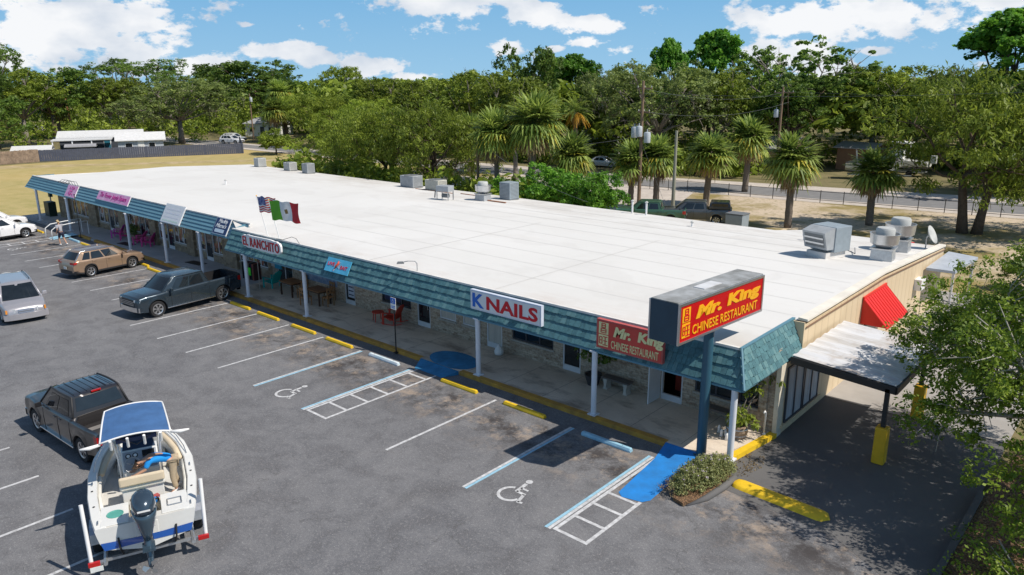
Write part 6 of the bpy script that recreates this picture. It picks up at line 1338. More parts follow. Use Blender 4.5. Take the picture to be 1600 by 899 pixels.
# white curved handrails at the far ramp
t = thing('ramp_handrail', 'pair of white curved pipe handrails at the pale blue ramp', 'handrail', (-50.9, -1.6, 0))
for dx in (0, 1.3): b = MB(); b.tube([(dx, -.6, 0), (dx, -.55, .75), (dx+.05, -.2, 1.0), (dx+.1, .8, 1.1), (dx+.12, 1.9, 1.15)], .035, 8); b.build('rail', M['white_paint'], t, smooth=True)
for dx in (0, 1.3): b = MB(); b.tube([(dx+.12, 1.85, .15), (dx+.12, 1.85, 1.13)], .03, 6); b.build('post', M['white_paint'], t)
# green utility cabinet at the far end
t = thing('utility_cabinet', 'dark green cabinet with a meter mast behind the last post', 'cabinet', (-60.6, 1.3, .149)); b = MB(); b.box((0, 0, .6), (1.1, .6, 1.2)); b.build('cabinet_box', P('cab_green', (.01, .03, .022), .5), t, bevel=.02); b = MB(); b.tube([(.4, 0, 1.2), (.4, 0, 2.1)], .05, 8); b.build('mast', M['unit_grey'], t); b = MB(); b.box((.5, 0, 1.85), (.34, .25, .42)); b.build('meter_box', P('meter_green', (.02, .06, .05), .5), t, bevel=.02); b = MB(); b.lathe([(.001, 2.35), (.14, 2.3), (.15, 2.1), (.001, 2.08)], (.4, 0, 0), 12); b.build('mast_cap', M['white_paint'], t)
# clothes rack with a green card behind the grey pickup
t = thing('clothes_rack', 'rack of dark clothes with a neon green card behind the grey-blue pickup', 'clothes rack', (-26.0, .05, .15), .1)
for s in (-1, 1): b = MB(); b.tube([(s*.6, 0, 0), (s*.6, 0, 1.55)], .02, 6); b.build('upright', M['steel'], t)
b = MB(); b.tube([(-.6, 0, 1.55), (.6, 0, 1.55)], .018, 6); b.build('rail', M['steel'], t)
for k in range(9):
    x = -.5+k*.125; c = [(.01, .01, .012), (.02, .03, .05), (.35, .12, .10), (.05, .02, .02), (.3, .28, .25)][k % 5]; b = MB(); b.side([(x-.03, .55), (x+.03, .55), (x+.025, 1.45), (x-.025, 1.45)], -.22, .22); b.build('garment', P('cloth%d' % k, c, .9), t, bevel=.015)
b = MB(); b.box((.12, -.30, 1.05), (.46, .012, .42)); b.build('green_card', P('neon_green', (.08, .80, .05), .5), t)
# hanging blue garments under the mansard near the turquoise chair
for i, (x, y, c, lb) in enumerate([(-25.3, 1.2, (.03, .30, .48), 'blue garment hanging under the mansard by the turquoise chair'), (-25.9, 1.35, (.55, .53, .50), 'white garment hanging under the mansard left of the blue one')]):
    t = thing('hanging_garment', lb, 'garment', (x, y, 1.15)); b = MB(); b.add([(-.28, 0, .0), (.28, .02, 0), (.30, 0, .7), (.12, 0, .95), (-.12, 0, .95), (-.30, 0, .7), (-.28, .08, 0), (.28, .1, 0), (.30, .08, .7), (.12, .08, .95), (-.12, .08, .95), (-.30, .08, .7)], [(0, 1, 2, 3, 4, 5), (11, 10, 9, 8, 7, 6), (0, 6, 7, 1), (1, 7, 8, 2), (2, 8, 9, 3), (4, 10, 11, 5), (5, 11, 6, 0), (3, 9, 10, 4)]); b.build('cloth', P('garment%d' % i, c, .9), t); b = MB(); b.tube([(0, .04, .95), (0, .04, 1.25)], .008, 4); b.build('hanger', M['steel'], t)
# ================================================================ FIGURES
def skin(name, J, E, R, mat, parent, sub=2):
    """J joints, E edges, R radii (one per joint); grown with the skin modifier into one smooth surface"""
    keys = list(J); me = bpy.data.meshes.new(name); me.from_pydata([J[k] for k in keys], [(keys.index(a), keys.index(b)) for a, b in E], [])
    o = bpy.data.objects.new(name, me); COL.objects.link(o); sk = o.modifiers.new('s', 'SKIN'); sk.use_smooth_shade = True; sv = me.skin_vertices
    lay = sv[0].data if len(sv) else None
    if lay is None:
        bm = bmesh.new(); bm.from_mesh(me); bm.verts.layers.skin.verify(); bm.to_mesh(me); bm.free(); lay = me.skin_vertices[0].data
    for i, k in enumerate(keys):
        rr_ = R[k]; lay[i].radius = rr_ if isinstance(rr_, tuple) else (rr_, rr_); lay[i].use_root = (i == 0)
    ss = o.modifiers.new('u', 'SUBSURF'); ss.levels = sub; ss.render_levels = sub
    bpy.context.view_layer.update(); m2 = bpy.data.meshes.new_from_object(o.evaluated_get(bpy.context.evaluated_depsgraph_get()))
    bpy.data.objects.remove(o); m2.materials.clear(); m2.materials.append(mat); m2.name = name
    o = bpy.data.objects.new(name, m2); COL.objects.link(o); o.parent = parent; return o
SK = flat('skin', (.48, .27, .18), .55, var=.08)
def mirrorJ(J): return J
def figure(name, label, loc, rz_, J, shirt, pants, shoes, hair, shorts=False, scale=1.0):
    t = thing(name, label, 'person', loc, rz_, scale=scale); V = {k: Vector(v) for k, v in J.items()}
    # whole body, one surface, fingers included
    JJ = dict(V); E = [('hip', 'waist'), ('waist', 'chest'), ('chest', 'neck'), ('neck', 'skull0'), ('skull0', 'skull1')]; R = dict(hip=.105, waist=.095, chest=.12, neck=.048, skull0=.075, skull1=.082)
    hd = (V['head']-V['neck']).normalized(); JJ['skull0'] = V['neck']+hd*.09; JJ['skull1'] = V['neck']+hd*.19; JJ.pop('head'); JJ.pop('face')
    for s in 'LR':
        E += [('chest', 'sh'+s), ('sh'+s, 'el'+s), ('el'+s, 'wr'+s), ('hip', 'th'+s), ('th'+s, 'kn'+s), ('kn'+s, 'an'+s), ('an'+s, 'toe'+s)]
        R.update({'sh'+s: .055, 'el'+s: .040, 'wr'+s: .028, 'th'+s: .085, 'kn'+s: .055, 'an'+s: .038, 'toe'+s: .035})
        d = (V['wr'+s]-V['el'+s]).normalized(); sd = d.orthogonal().normalized(); nrm = d.cross(sd)
        JJ['pm'+s] = V['wr'+s]+d*.075; E.append(('wr'+s, 'pm'+s)); R['pm'+s] = (.036, .020)
        for f in range(4):
            o_ = sd*(-.027+.018*f); l_ = (.062, .072, .068, .052)[f]
            JJ['f%d%s' % (f, s)] = JJ['pm'+s]+o_+d*l_*.5; JJ['g%d%s' % (f, s)] = JJ['pm'+s]+o_+d*l_*.85-nrm*.022; E += [('pm'+s, 'f%d%s' % (f, s)), ('f%d%s' % (f, s), 'g%d%s' % (f, s))]; R['f%d%s' % (f, s)] = .009; R['g%d%s' % (f, s)] = .007
        JJ['t0'+s] = V['wr'+s]+d*.035+sd*-.042; JJ['t1'+s] = V['wr'+s]+d*.075+sd*-.060-nrm*.01; E += [('wr'+s, 't0'+s), ('t0'+s, 't1'+s)]; R['t0'+s] = .011; R['t1'+s] = .008
    skin('body', JJ, E, R, SK, t)
    # face: nose, eyes, mouth and ears
    fdir = V['face'] if 'face' in V else Vector((1, 0, 0)); c = V['neck']+hd*.155; side_ = hd.cross(fdir).normalized(); fd = side_.cross(hd).normalized()
    b = MB(); b.tube([c+fd*.075+hd*.02, c+fd*.105-hd*.015], [.010, .015], 6); b.build('nose', SK, t, smooth=True)
    for sg in (-1, 1):
        b = MB(); b.lathe([(.001, -.009), (.009, 0), (.001, .009)], tuple(c+fd*.078+side_*.030*sg+hd*.02), 8); b.build('eye', M['black'], t, smooth=True)
        b = MB(); b.tube([c+side_*.082*sg-hd*.02, c+side_*.088*sg+hd*.02], [.012, .018], 6); b.build('ear', SK, t, smooth=True)
    b = MB(); b.tube([c+fd*.080-side_*.02-hd*.045, c+fd*.084-hd*.047, c+fd*.080+side_*.02-hd*.045], .006, 5); b.build('mouth', P('lips', (.35, .12, .1), .5), t)
    skin('hair', {'a': c-fd*.03+hd*.045, 'b': c-fd*.045-hd*.02, 'c': c+fd*.02+hd*.065}, [('a', 'b'), ('a', 'c')], {'a': .082, 'b': .07, 'c': .062}, hair, t)
    # clothes follow the same joints, a little fatter
    js = {k: V[k] for k in ('hip', 'waist', 'chest')}; js['nk'] = V['chest'].lerp(V['neck'], .6); es = [('hip', 'waist'), ('waist', 'chest'), ('chest', 'nk')]; rs = dict(hip=.130, waist=.128, chest=.150, nk=.075)
    for s in 'LR': js['s'+s] = V['sh'+s]; js['e'+s] = V['sh'+s].lerp(V['el'+s], .85); es += [('chest', 's'+s), ('s'+s, 'e'+s)]; rs['s'+s] = .078; rs['e'+s] = .068
    skin('shirt', js, es, rs, shirt, t)
    js = {'hip': V['hip']-(V['waist']-V['hip']).normalized()*.03}; es = []; rs = {'hip': .128}
    for s in 'LR':
        js['t'+s] = V['th'+s]; es.append(('hip', 't'+s)); rs['t'+s] = .108; end = V['kn'+s] if shorts else V['an'+s].lerp(V['kn'+s], .12)
        if shorts: js['k'+s] = V['th'+s].lerp(V['kn'+s], .85); es.append(('t'+s, 'k'+s)); rs['k'+s] = .085
        else: js['k'+s] = V['kn'+s]; js['a'+s] = end; es += [('t'+s, 'k'+s), ('k'+s, 'a'+s)]; rs['k'+s] = .078; rs['a'+s] = .062
    skin('shorts' if shorts else 'trousers', js, es, rs, pants, t)
    for s in 'LR': skin('shoe', {'a': V['an'+s]-Vector((0, 0, .035)), 'b': V['toe'+s], 'c': V['an'+s]*2-V['toe'+s]-(V['an'+s]-V['toe'+s])*.55}, [('a', 'b'), ('a', 'c')], {'a': .055, 'b': (.045, .035), 'c': (.045, .04)}, shoes, t)
    return t
cl = lambda n, c: flat('cloth_'+n, c, .85, var=.12, scale=12)
# ================================================================ BOAT ON ITS TRAILER
HDG = radians(158.8)
gel = flat('gelcoat', (.74, .74, .72), .25, coat=.5, var=.04); hull_blue = flat('hull_blue', (.015, .10, .42), .22, coat=.8, var=.05); tan = flat('cushion_tan', (.62, .52, .38), .7, var=.06); deckm = flat('deck', (.60, .59, .56), .6, var=.05); vinyl = flat('vinyl_white', (.72, .70, .64), .5)
BZ = .0
t = thing('centre_console_boat', 'white fishing boat with blue canvas top and outboard on a trailer behind the dark pickup', 'boat', (-5.86, -14.15, 0), HDG)
HW = [(0, 1.02), (.5, 1.10), (1.5, 1.19), (2.6, 1.20), (3.4, 1.08), (4.1, .84), (4.65, .52), (4.95, .26), (5.12, .04)]
GZ = [(0, 1.24), (2.6, 1.34), (5.12, 1.60)]; KZ = [(0, .52), (3.6, .54), (4.6, .80), (5.12, 1.42)]
b = MB(); xs = sorted(set([0, .02]+[x for x, _ in HW]+[5.12*i/22 for i in range(23)])); K = 0
for x in xs:
    hw, gz, kz = ipol(HW, x), ipol(GZ, x), ipol(KZ, x); ch = lerp(kz, gz, .28); fl = .84 if x < 4.3 else lerp(.84, 1.35, min(1, (x-4.3)/.8)); iw = max(.0, hw-.20); rimz = gz+.02; end = x < .36 or x > 4.75
    fz = rimz+.01 if end else fl
    half = [(0, kz), (hw*.5, lerp(kz, ch, .6)), (hw*.86, ch), (hw*.95, lerp(ch, gz, .35)), (hw*.99, lerp(ch, gz, .7)), (hw+.02, gz), (hw, rimz+.02), (iw+.02, rimz+.025), (iw, rimz if not end else rimz+.02), (iw*.97, fz), (iw*.5, fz), (0, fz)]
    ring = [(x, y, z) for y, z in half]+[(x, -y, z) for y, z in reversed(half[1:-1])]; K = len(ring); b.v += ring
n = len(xs)
for i in range(n-1):
    for k in range(K):
        b.f.append((i*K+k, (i+1)*K+k, (i+1)*K+(k+1) % K, i*K+(k+1) % K)); kk = min(k, K-1-k)
        b.m.append(0 if kk in (5, 6, 7, 8) else (1 if kk in (2, 3) else (2 if kk in (9, 10) else 0)))
b.f += [tuple(range(K-1, -1, -1)), tuple(range((n-1)*K, n*K))]; b.m += [0, 0]
b.build('hull', [gel, hull_blue, deckm], t, smooth=35)
b = MB(); b.add([(-.012, -.90, .72), (-.012, .90, .72), (-.012, .96, .92), (-.012, .3, .88), (-.012, -.3, .88), (-.012, -.96, .92)], [(0, 1, 2, 3, 4, 5)]); b.build('transom_band', hull_blue, t)
b = MB(); b.bx((-.01, -.24, .75), (.30, .24, 1.2)); b.build('motor_well', gel, t, bevel=.02)
# rear deck hatches, livewell, bolsters
b = MB(); b.bx((.05, .34, 1.275), (.95, .92, 1.295)); b.build('port_deck', gel, t, bevel=.008); b = MB(); b.bx((.05, -.92, 1.275), (.95, -.34, 1.295)); b.build('starboard_deck', gel, t, bevel=.008)
b = MB(); b.bx((.36, .34, .84), (.95, .92, 1.274)); b.bx((.36, -.92, .84), (.95, -.34, 1.274)); b.build('aft_lockers', gel, t)
b = MB(); b.lathe([(.001, 1.297), (.15, 1.297), (.16, 1.305), (.18, 1.305), (.18, 1.297)], (.5, .62, 0), 20); o = b.build('livewell_rim', P('well_green', (.10, .36, .30), .3), t); o.scale = (1, 1, 1)
b = MB()
for (a, c) in (((.32, -.78), (.32, -.48)), ((.62, -.78), (.62, -.48)), ((.32, -.78), (.62, -.78)), ((.32, -.48), (.62, -.48))): b.tube([(a[0], a[1], 1.31), (c[0], c[1], 1.31)], .014, 5)
b.build('hatch_frame', M['steel'], t)
for s in (-1, 1):
    b = MB(); pts = [(x, s*(ipol(HW, x)-.27), ipol(GZ, x)-.06) for x in (2.7, 3.2, 3.7, 4.1, 4.4)]; b.tube(pts, [.07, .085, .085, .08, .05], 8); b.build('bow_bolster', tan, t, smooth=True)
    b = MB(); b.tube([(x, s*(ipol(HW, x)-.24), ipol(GZ, x)-.06) for x in (1.0, 1.6, 2.2, 2.6)], .045, 6); b.build('side_bolster', vinyl, t, smooth=True)
    b = MB(); b.tube([(x, s*(ipol(HW, x)-.10), ipol(GZ, x)+(.13 if 2.9 < x < 4.6 else .05)) for x in (2.7, 3.0, 3.6, 4.2, 4.65, 4.8)], .013, 5); b.build('bow_rail', M['chrome'], t)
    for x in (.25, 2.1, 4.4): b = MB(); b.box((x, s*(ipol(HW, x)-.09), ipol(GZ, x)+.055), (.16, .03, .03)); b.build('cleat', M['steel'], t)
    for x in (1.0, 1.75): b = MB(); b.lathe([(.02, 0), (.028, .012), (.012, .014)], (x, s*(ipol(HW, x)-.09), ipol(GZ, x)+.045), 10); b.build('rod_holder_hole', M['black'], t)
b = MB(); b.bx((3.3, -.6, .86), (4.5, .6, 1.02)); b.build('casting_seat', vinyl, t, bevel=.04)
# console with dash
cs = None
b = MB(); b.side([(2.30, .85), (2.22, 1.45), (2.52, 1.86), (2.86, 1.86), (3.0, 1.3), (3.05, .85)], -.42, .42); cs = b.build('console', gel, t, bevel=.02)
def dash(u, v, off=.012):  # u along y, v up the sloping dash
    return Vector((lerp(2.22, 2.52, v)-off*.81, u, lerp(1.45, 1.86, v)+off*.59))
b = MB(); b.quad(dash(-.38, .04), dash(.38, .04), dash(.38, .96), dash(-.38, .96)); b.build('dash_panel', P('dash_grey', (.30, .33, .38), .4), cs, fixn=False)
for u in (.26, .10): 
    b = MB(); c = dash(u, .74, .018); b.lathe([(.001, 0), (.062, 0), (.07, -.01)], (0, 0, 0), 14); o = b.build('gauge', [M['black']], cs, fixn=False); o.location = c; o.rotation_euler = (0, -radians(54), 0)
    b = MB(); c = dash(u, .74, .026); b.lathe([(.001, 0), (.040, 0)], n=12); o = b.build('gauge_dial', M['white_paint'], cs, fixn=False); o.location = c; o.rotation_euler = (0, -radians(54), 0)
for (u0, u1, v0, v1) in ((-.34, -.06, .56, .92), (-.20, -.09, .10, .42), (-.02, -.09+.12, .10, .42)): b = MB(); b.quad(dash(u0, v0, .02), dash(u1, v0, .02), dash(u1, v1, .02), dash(u0, v1, .02)); b.build('screen', M['glass'], cs, fixn=False)
b = MB(); c = dash(.18, .25, .10)
for k in range(18):
    a0, a1 = 2*pi*k/18, 2*pi*(k+1)/18; U, V_ = Vector((0, 1, 0)), Vector((.59, 0, .81)); b.tube([c+U*cos(a0)*.19+V_*sin(a0)*.19, c+U*cos(a1)*.19+V_*sin(a1)*.19], .012, 5, caps=False)
for k in range(3): a0 = 2*pi*k/3+.5; b.tube([c, c+U*cos(a0)*.19+V_*sin(a0)*.19], .010, 5)
b.tube([c, c+Vector((.12, 0, -.09))], .025, 8); b.build('steering_wheel', M['steel'], t, smooth=True)
b = MB(); b.add([(2.56, -.38, 1.87), (2.56, .38, 1.87), (2.74, .33, 2.16), (2.74, -.33, 2.16)], [(0, 1, 2, 3)]); b.build('windscreen', P('acrylic', (.03, .05, .09), .05), cs, fixn=False)
# leaning post seat
b = MB(); b.bx((1.40, -.46, .85), (1.78, .46, 1.36)); se = b.build('leaning_post', gel, t, bevel=.02); b = MB(); b.bx((1.34, -.50, 1.37), (1.86, .50, 1.49)); b.build('seat_cushion', vinyl, se, bevel=.04); b = MB(); b.bx((1.28, -.50, 1.50), (1.38, .50, 1.74)); b.build('backrest', tan, se, bevel=.04)
b = MB(); b.bx((1.0, -.34, .86), (1.24, .34, 1.10)); b.build('tan_cooler_seat', tan, t, bevel=.03)
b = MB()
rr = random.Random(4)
for k in range(8): x, y = rr.uniform(1.0, 1.2), rr.uniform(-.3, .35); b.box((x, y, 1.14+rr.random()*.05), (.16, .12, .06), rz=rr.random()*3, mi=k % 4)
b.build('ropes_and_gear', [M['black'], P('gear_green', (.2, .6, .05), .6), P('gear_red', (.4, .08, .08), .6), M['blue_paint']], t)
# T-top: frame, blue canvas, rod holders, spreaders
canvas = flat('canvas_blue', (.05, .13, .30), .75, var=.2, scale=2.2)
TT = []
b = MB(); NX, NY = 8, 10
def ctop(i, j): u, v = i/NX, j/NY*2-1; return (lerp(1.42, 3.40, u), v*lerp(.76, .68, u), 2.68+.10*(1-v*v)+.05*sin(pi*u))
for i in range(NX):
    for j in range(NY): b.quad(ctop(i, j), ctop(i+1, j), ctop(i+1, j+1), ctop(i, j+1))
tp = b.build('canvas_top', canvas, t, smooth=True, fixn=False)
edge = [Vector(ctop(i, 0)) for i in range(NX+1)]+[Vector(ctop(NX, j)) for j in range(1, NY+1)]+[Vector(ctop(i, NY)) for i in range(NX-1, -1, -1)]+[Vector(ctop(0, j)) for j in range(NY-1, -1, -1)]
b = MB(); b.tube(edge, .022, 6); b.build('top_frame', M['white_paint'], tp, smooth=True)
for s in (-1, 1):
    b = MB(); b.tube([(2.45, s*.47, .9), (2.3, s*.48, 1.8), (1.95, s*.52, 2.4), (1.6, s*.56, 2.69)], .022, 7); b.build('top_leg', M['white_paint'], tp, smooth=True)
    b = MB(); b.tube([(2.95, s*.44, .9), (2.9, s*.48, 1.9), (3.05, s*.58, 2.69)], .022, 7); b.build('top_leg', M['white_paint'], tp, smooth=True)
    b = MB(); b.tube([(1.46, s*.76, 2.64), (1.42, s*.98, 2.62), (1.40, s*1.18, 2.64)], [.035, .05, .02], 8); b.build('spreader_light', M['white_paint'], tp, smooth=True)
for v in (-.54, -.18, .18, .54): b = MB(); b.tube([(1.46, v, 2.46), (1.32, v, 2.74)], .032, 8); b.build('rod_holder', M['white_paint'], tp, smooth=40)
b = MB(); b.tube([(1.62, -.35, 2.62), (1.68, 0, 2.38), (1.62, .35, 2.62)], .012, 5); b.build('speaker_wire', M['black'], tp)
b = MB(); b.bx((1.72, -.45, 2.46), (2.0, .45, 2.56)); b.build('electronics_box', P('navy_box', (.02, .035, .10), .5), tp)
# outboard engine, standing behind the transom, slightly tilted
mo = P('motor_blue', (.050, .085, .12), .20, .35, coat=.8, var=.05); mo2 = P('motor_dark', (.040, .065, .095), .2, .3, coat=.8)
def loft(mb, secs, n=18, mi=0):
    vs2 = []
    for (x, z, wy, wx) in secs: vs2 += [(x+sin(a)*wx*(1.0 if sin(a) < 0 else .8), cos(a)*wy, z+.12*sin(a)*wx) for a in [2*pi*q/n for q in range(n)]]
    m = len(secs); mb.add(vs2, [(i*n+q, i*n+(q+1) % n, (i+1)*n+(q+1) % n, (i+1)*n+q) for i in range(m-1) for q in range(n)]+[tuple(range(n-1, -1, -1)), tuple(range((m-1)*n, m*n))], mi)
b = MB(); loft(b, [(-.24, 2.07, .05, .08), (-.25, 2.05, .16, .22), (-.27, 1.99, .225, .31), (-.30, 1.88, .25, .35), (-.32, 1.74, .255, .35)]); en = b.build('outboard_cowl', mo2, t, smooth=True)
b = MB(); loft(b, [(-.32, 1.735, .26, .355), (-.34, 1.60, .25, .33), (-.38, 1.42, .20, .27), (-.42, 1.25, .14, .20), (-.46, 1.08, .10, .15)]); b.build('lower_cowl', mo, en, smooth=True)
for s in (-1, 1): b = MB(); b.tube([(-.30, s*.25, 1.68), (-.52, s*.20, 1.55), (-.55, s*.14, 1.38), (-.42, s*.18, 1.30)], .012, 5); b.build('trim_line', M['alu'], en)
b = MB(); b.tube([(-.44, 0, 1.15), (-.55, 0, .85), (-.66, 0, .62)], [.10, .09, .06], 10); b.tube([(-.50, 0, .68), (-.62, 0, .66), (-.86, 0, .58)], [.02, .075, .05], 10); b.box((-.62, 0, .92), (.40, .26, .025)); b.build('lower_unit', mo, en, smooth=40)
b = MB(); b.add([(-.62, -.012, .60), (-.55, -.012, .42), (-.70, -.012, .40), (-.76, -.012, .58), (-.62, .012, .60), (-.55, .012, .42), (-.70, .012, .40), (-.76, .012, .58)], [(0, 1, 2, 3), (4, 7, 6, 5), (0, 4, 5, 1), (1, 5, 6, 2), (2, 6, 7, 3)]); b.build('skeg', mo, en)
for k in range(3):
    a = 2*pi*k/3; u = Vector((0, cos(a), sin(a))); w = Vector((.35, -sin(a), cos(a)))*.07; c = Vector((-.90, 0, .575)); b = MB(); b.quad(c+u*.03, c+u*.15+w, c+u*.19, c+u*.13-w); b.build('propeller_blade', M['steel'], en, fixn=False)
b = MB(); b.bx((-.22, -.10, .78), (.0, .10, 1.35)); b.build('bracket', M['black'], en, bevel=.01); b = MB(); b.tube([(-.1, .12, 1.4), (.25, .28, 1.42), (.5, .28, 1.2)], .02, 6); b.tube([(-.1, -.12, 1.4), (.2, -.26, 1.40), (.45, -.26, 1.2)], .015, 6); b.build('steering_hose', M['black'], en)
b = MB(); b.add([(-.605, y, z) for y, z in ((-.13, 1.80), (.13, 1.80), (.13, 1.845), (-.13, 1.845))], [(0, 1, 2, 3)]); b.v = [(x-.055, y, z) for x, y, z in b.v]; b.build('cowl_marking', M['white_paint'], en, fixn=False)
# trailer
T = thing('boat_trailer', 'galvanised boat trailer with upright white guide poles', 'trailer', (-5.86, -14.15, 0), HDG)
for s in (-1, 1):
    b = MB(); b.tube([(-.05, s*.92, .42), (3.4, s*.92, .42), (5.1, s*.10, .46)], .05, 6); b.build('frame_rail', M['galv'], T)
    b = MB(); b.box((1.6, s*.52, .53), (3.0, .12, .06)); b.build('bunk', P('bunk_carpet', (.10, .10, .11), .9), T) if s < 0 else b.build('bunk', bpy.data.materials['bunk_carpet'], T)
    wh = wheel(T, 1.35, s*1.12, .31, .2, s, M['alloy']); b = MB(); b.side([(x_, z_) for x_, z_ in [(.92, .40), (.96, .64), (1.15, .74), (1.55, .74), (1.74, .64), (1.78, .40), (1.74, .40), (1.70, .61), (1.53, .70), (1.17, .70), (1.0, .61), (.96, .40)]], s*1.0, s*1.24); b.build('fender', M['galv'], T)
    b = MB(); b.tube([(.05, s*1.20, .46), (.32, s*1.24, 1.80)], .045, 10); b.build('guide_pole', M['white_paint'], T, smooth=40)
    b = MB(); b.box((-.04, s*1.14, .48), (.07, .24, .11)); b.build('tail_light', M['tail_red'], T, bevel=.01)
    b = MB(); b.bx((.0, s*.92, .40), (.10, s*1.22, .46)); b.build('light_bracket', M['galv'], T)
    b = MB(); b.tube([(.1, s*.55, .48), (-.1, s*.58, .74), (-.02, s*.60, .98)], .022, 6); b.build('tie_down', M['black'], T)
for x in (.15, 1.35, 3.3): b = MB(); b.bx((x-.04, -.9, .38), (x+.04, .9, .44)); b.build('cross_member', M['galv'], T)
b = MB(); b.tube([(5.0, 0, .46), (5.95, 0, .48)], .055, 6); b.build('tongue', M['galv'], T); b = MB(); b.tube([(5.0, 0, .46), (5.08, 0, 1.15)], .04, 6); b.box((5.0, 0, 1.15), (.16, .14, .16)); b.build('winch_post', M['galv'], T); b = MB(); b.tube([(5.55, .14, .05), (5.55, .14, .75)], .03, 8); b.build('jack', M['galv'], T)
b = MB(); b.box((-.085, 1.10, .37), (.012, .26, .12)); b.build('number_plate', M['plate'], T)
# the person on the boat, bending over the helm seat; local x = forward, y = to port
figure('person', 'person in a bright blue shirt and khaki trousers bending over inside the boat', (-5.86, -14.15, 0), HDG,
       dict(hip=(1.95, -.70, 1.68), waist=(1.97, -.56, 1.78), chest=(2.0, -.30, 1.82), neck=(2.02, -.07, 1.76), head=(2.03, .12, 1.66), face=(0, .5, -.8), shL=(1.85, -.20, 1.80), shR=(2.16, -.20, 1.80), elL=(1.84, -.08, 1.58), elR=(2.18, -.05, 1.58), wrL=(1.86, .12, 1.50), wrR=(2.12, .14, 1.52),
            thL=(1.86, -.72, 1.62), thR=(2.06, -.74, 1.62), knL=(1.80, -.68, 1.24), knR=(2.08, -.72, 1.24), anL=(1.74, -.74, .93), anR=(2.06, -.80, .93), toeL=(1.74, -.60, .87), toeR=(2.08, -.66, .87)), cl('blue', (.01, .28, .75)), cl('khaki', (.40, .32, .22)), M['white_paint'], P('hair_brown', (.06, .035, .02), .8))
figure('person', 'person in a grey shirt and dark shorts walking beside the white SUV', (-46.3-.9, -3.2+.9, 0), radians(200),
       dict(hip=(0, 0, .93), waist=(.03, 0, 1.08), chest=(.08, 0, 1.32), neck=(.11, 0, 1.5), head=(.14, 0, 1.68), face=(1, 0, 0), shL=(.08, .18, 1.42), shR=(.08, -.18, 1.42), elL=(.0, .25, 1.16), elR=(.18, -.24, 1.16), wrL=(.12, .24, .95), wrR=(.36, -.2, 1.04),
            thL=(.0, .10, .86), thR=(0, -.10, .86), knL=(.16, .10, .50), knR=(-.06, -.10, .48), anL=(.10, .10, .09), anR=(-.28, -.10, .12), toeL=(.24, .10, .04), toeR=(-.15, -.10, .04)), cl('grey', (.36, .36, .40)), cl('navy', (.015, .02, .05)), M['white_paint'], P('hair_blond', (.45, .33, .18), .8), shorts=True)
# ================================================================ POLES AND WIRES
flat('pole_wood', (.22, .15, .10), .9, stretch=(6, 6, .3), var=.3); flat('pole_grey', (.30, .30, .24), .8, stretch=(6, 6, .3), var=.2); flat('pole_brown', (.42, .20, .10), .85)
def pole(name, label, x, y, h, r, mat, arms=(), trans=(), lean=0):
    t = thing(name, label, 'utility pole', (x, y, 0), 0, 'utility poles'); b = MB(); b.tube([(0, 0, 0), (lean, 0, h)], [r, r*.65], 10); b.build('pole', mat, t, smooth=40)
    for z, w in arms: b = MB(); b.box((lean*z/h+.08, .12, z), (w, .1, .12)); b.build('crossarm', M['pole_wood'], t); [MB().lathe([(.001, 0), (.05, .02), (.03, .14), (.001, .15)], (lean*z/h+.08+q*w*.46, .12, z+.06), 8).build('insulator', M['unit_pale'], t) for q in (-1, 0, 1)]
    for z, dx, dy in trans: b = MB(); b.lathe([(.001, 0), (.26, .02), (.28, .1), (.28, .8), (.24, .88), (.001, .92)], (dx, dy, z), 16); b.tube([(dx, dy, z+.9), (dx, dy, z+1.12)], .04, 6); b.build('transformer', P('trans_grey', (.48, .52, .56), .4), t, smooth=40)
    return t
pole('utility_pole', 'tall wooden utility pole carrying three grey transformers', -23.9, 35.1, 10.9, .17, M['pole_wood'], [(10.3, 1.4), (8.4, 1.1)], [(6.3, -.55, -.2), (6.4, .1, -.55), (5.9, .6, -.05)])
pole('utility_pole', 'plain tapered grey pole rising behind the green pickup', -21.0, 35.8, 6.95, .17, M['pole_grey'])
pole('utility_pole', 'short wooden stub pole in front of the twin palms', -33.4, 25.2, 6.3, .15, M['pole_wood'])
pole('utility_pole', 'far utility pole with one transformer right of the yellow hearted palm', -24.0, 64.0, 10.2, .18, M['pole_wood'], [(9.6, 2.2)], [(6.9, -.5, -.1)])
pole('utility_pole', 'bare orange brown leaning pole behind the grey house', -176, 42.6, 9.0, .28, M['pole_brown'], lean=-1.3)
pole('utility_pole', 'slim pole with transformer in front of the white house', -130.5, 60.5, 9.0, .16, M['pole_wood'], [], [(7.4, .35, 0)])
pole('utility_pole', 'utility pole deep in the trees behind the grey house', -176, 55, 11.5, .2, M['pole_wood'], [(9.5, 2.4)])
t = thing('floodlight_mast', 'tiny floodlight mast on the skyline above the light green trees', 'mast', (-104, 120, 0)); b = MB(); b.tube([(0, 0, 0), (0, 0, 16.5)], .22, 8); b.build('mast', M['unit_dark'], t); b = MB(); b.box((0, 0, 16.6), (1.8, .5, .5)); b.build('lamp_bar', M['unit_dark'], t)
def wire(label, a, c, sag=.8, r=.011):
    a, c = Vector(a), Vector(c); b = MB(); b.tube([a.lerp(c, k/14)-Vector((0, 0, sag*4*(k/14)*(1-k/14))) for k in range(15)], r, 4, caps=False)
    tag(b.build('overhead_wire', M['unit_dark'], None), label, 'wire', 'overhead wires')
wire('overhead wire from the transformer pole top to the far pole, upper one', (-23.9, 35.1, 10.3), (-24.0, 64.0, 9.6)); wire('overhead wire from the transformer pole to the far pole, lower one', (-23.3, 35.1, 8.4), (-23.2, 64.0, 8.6))
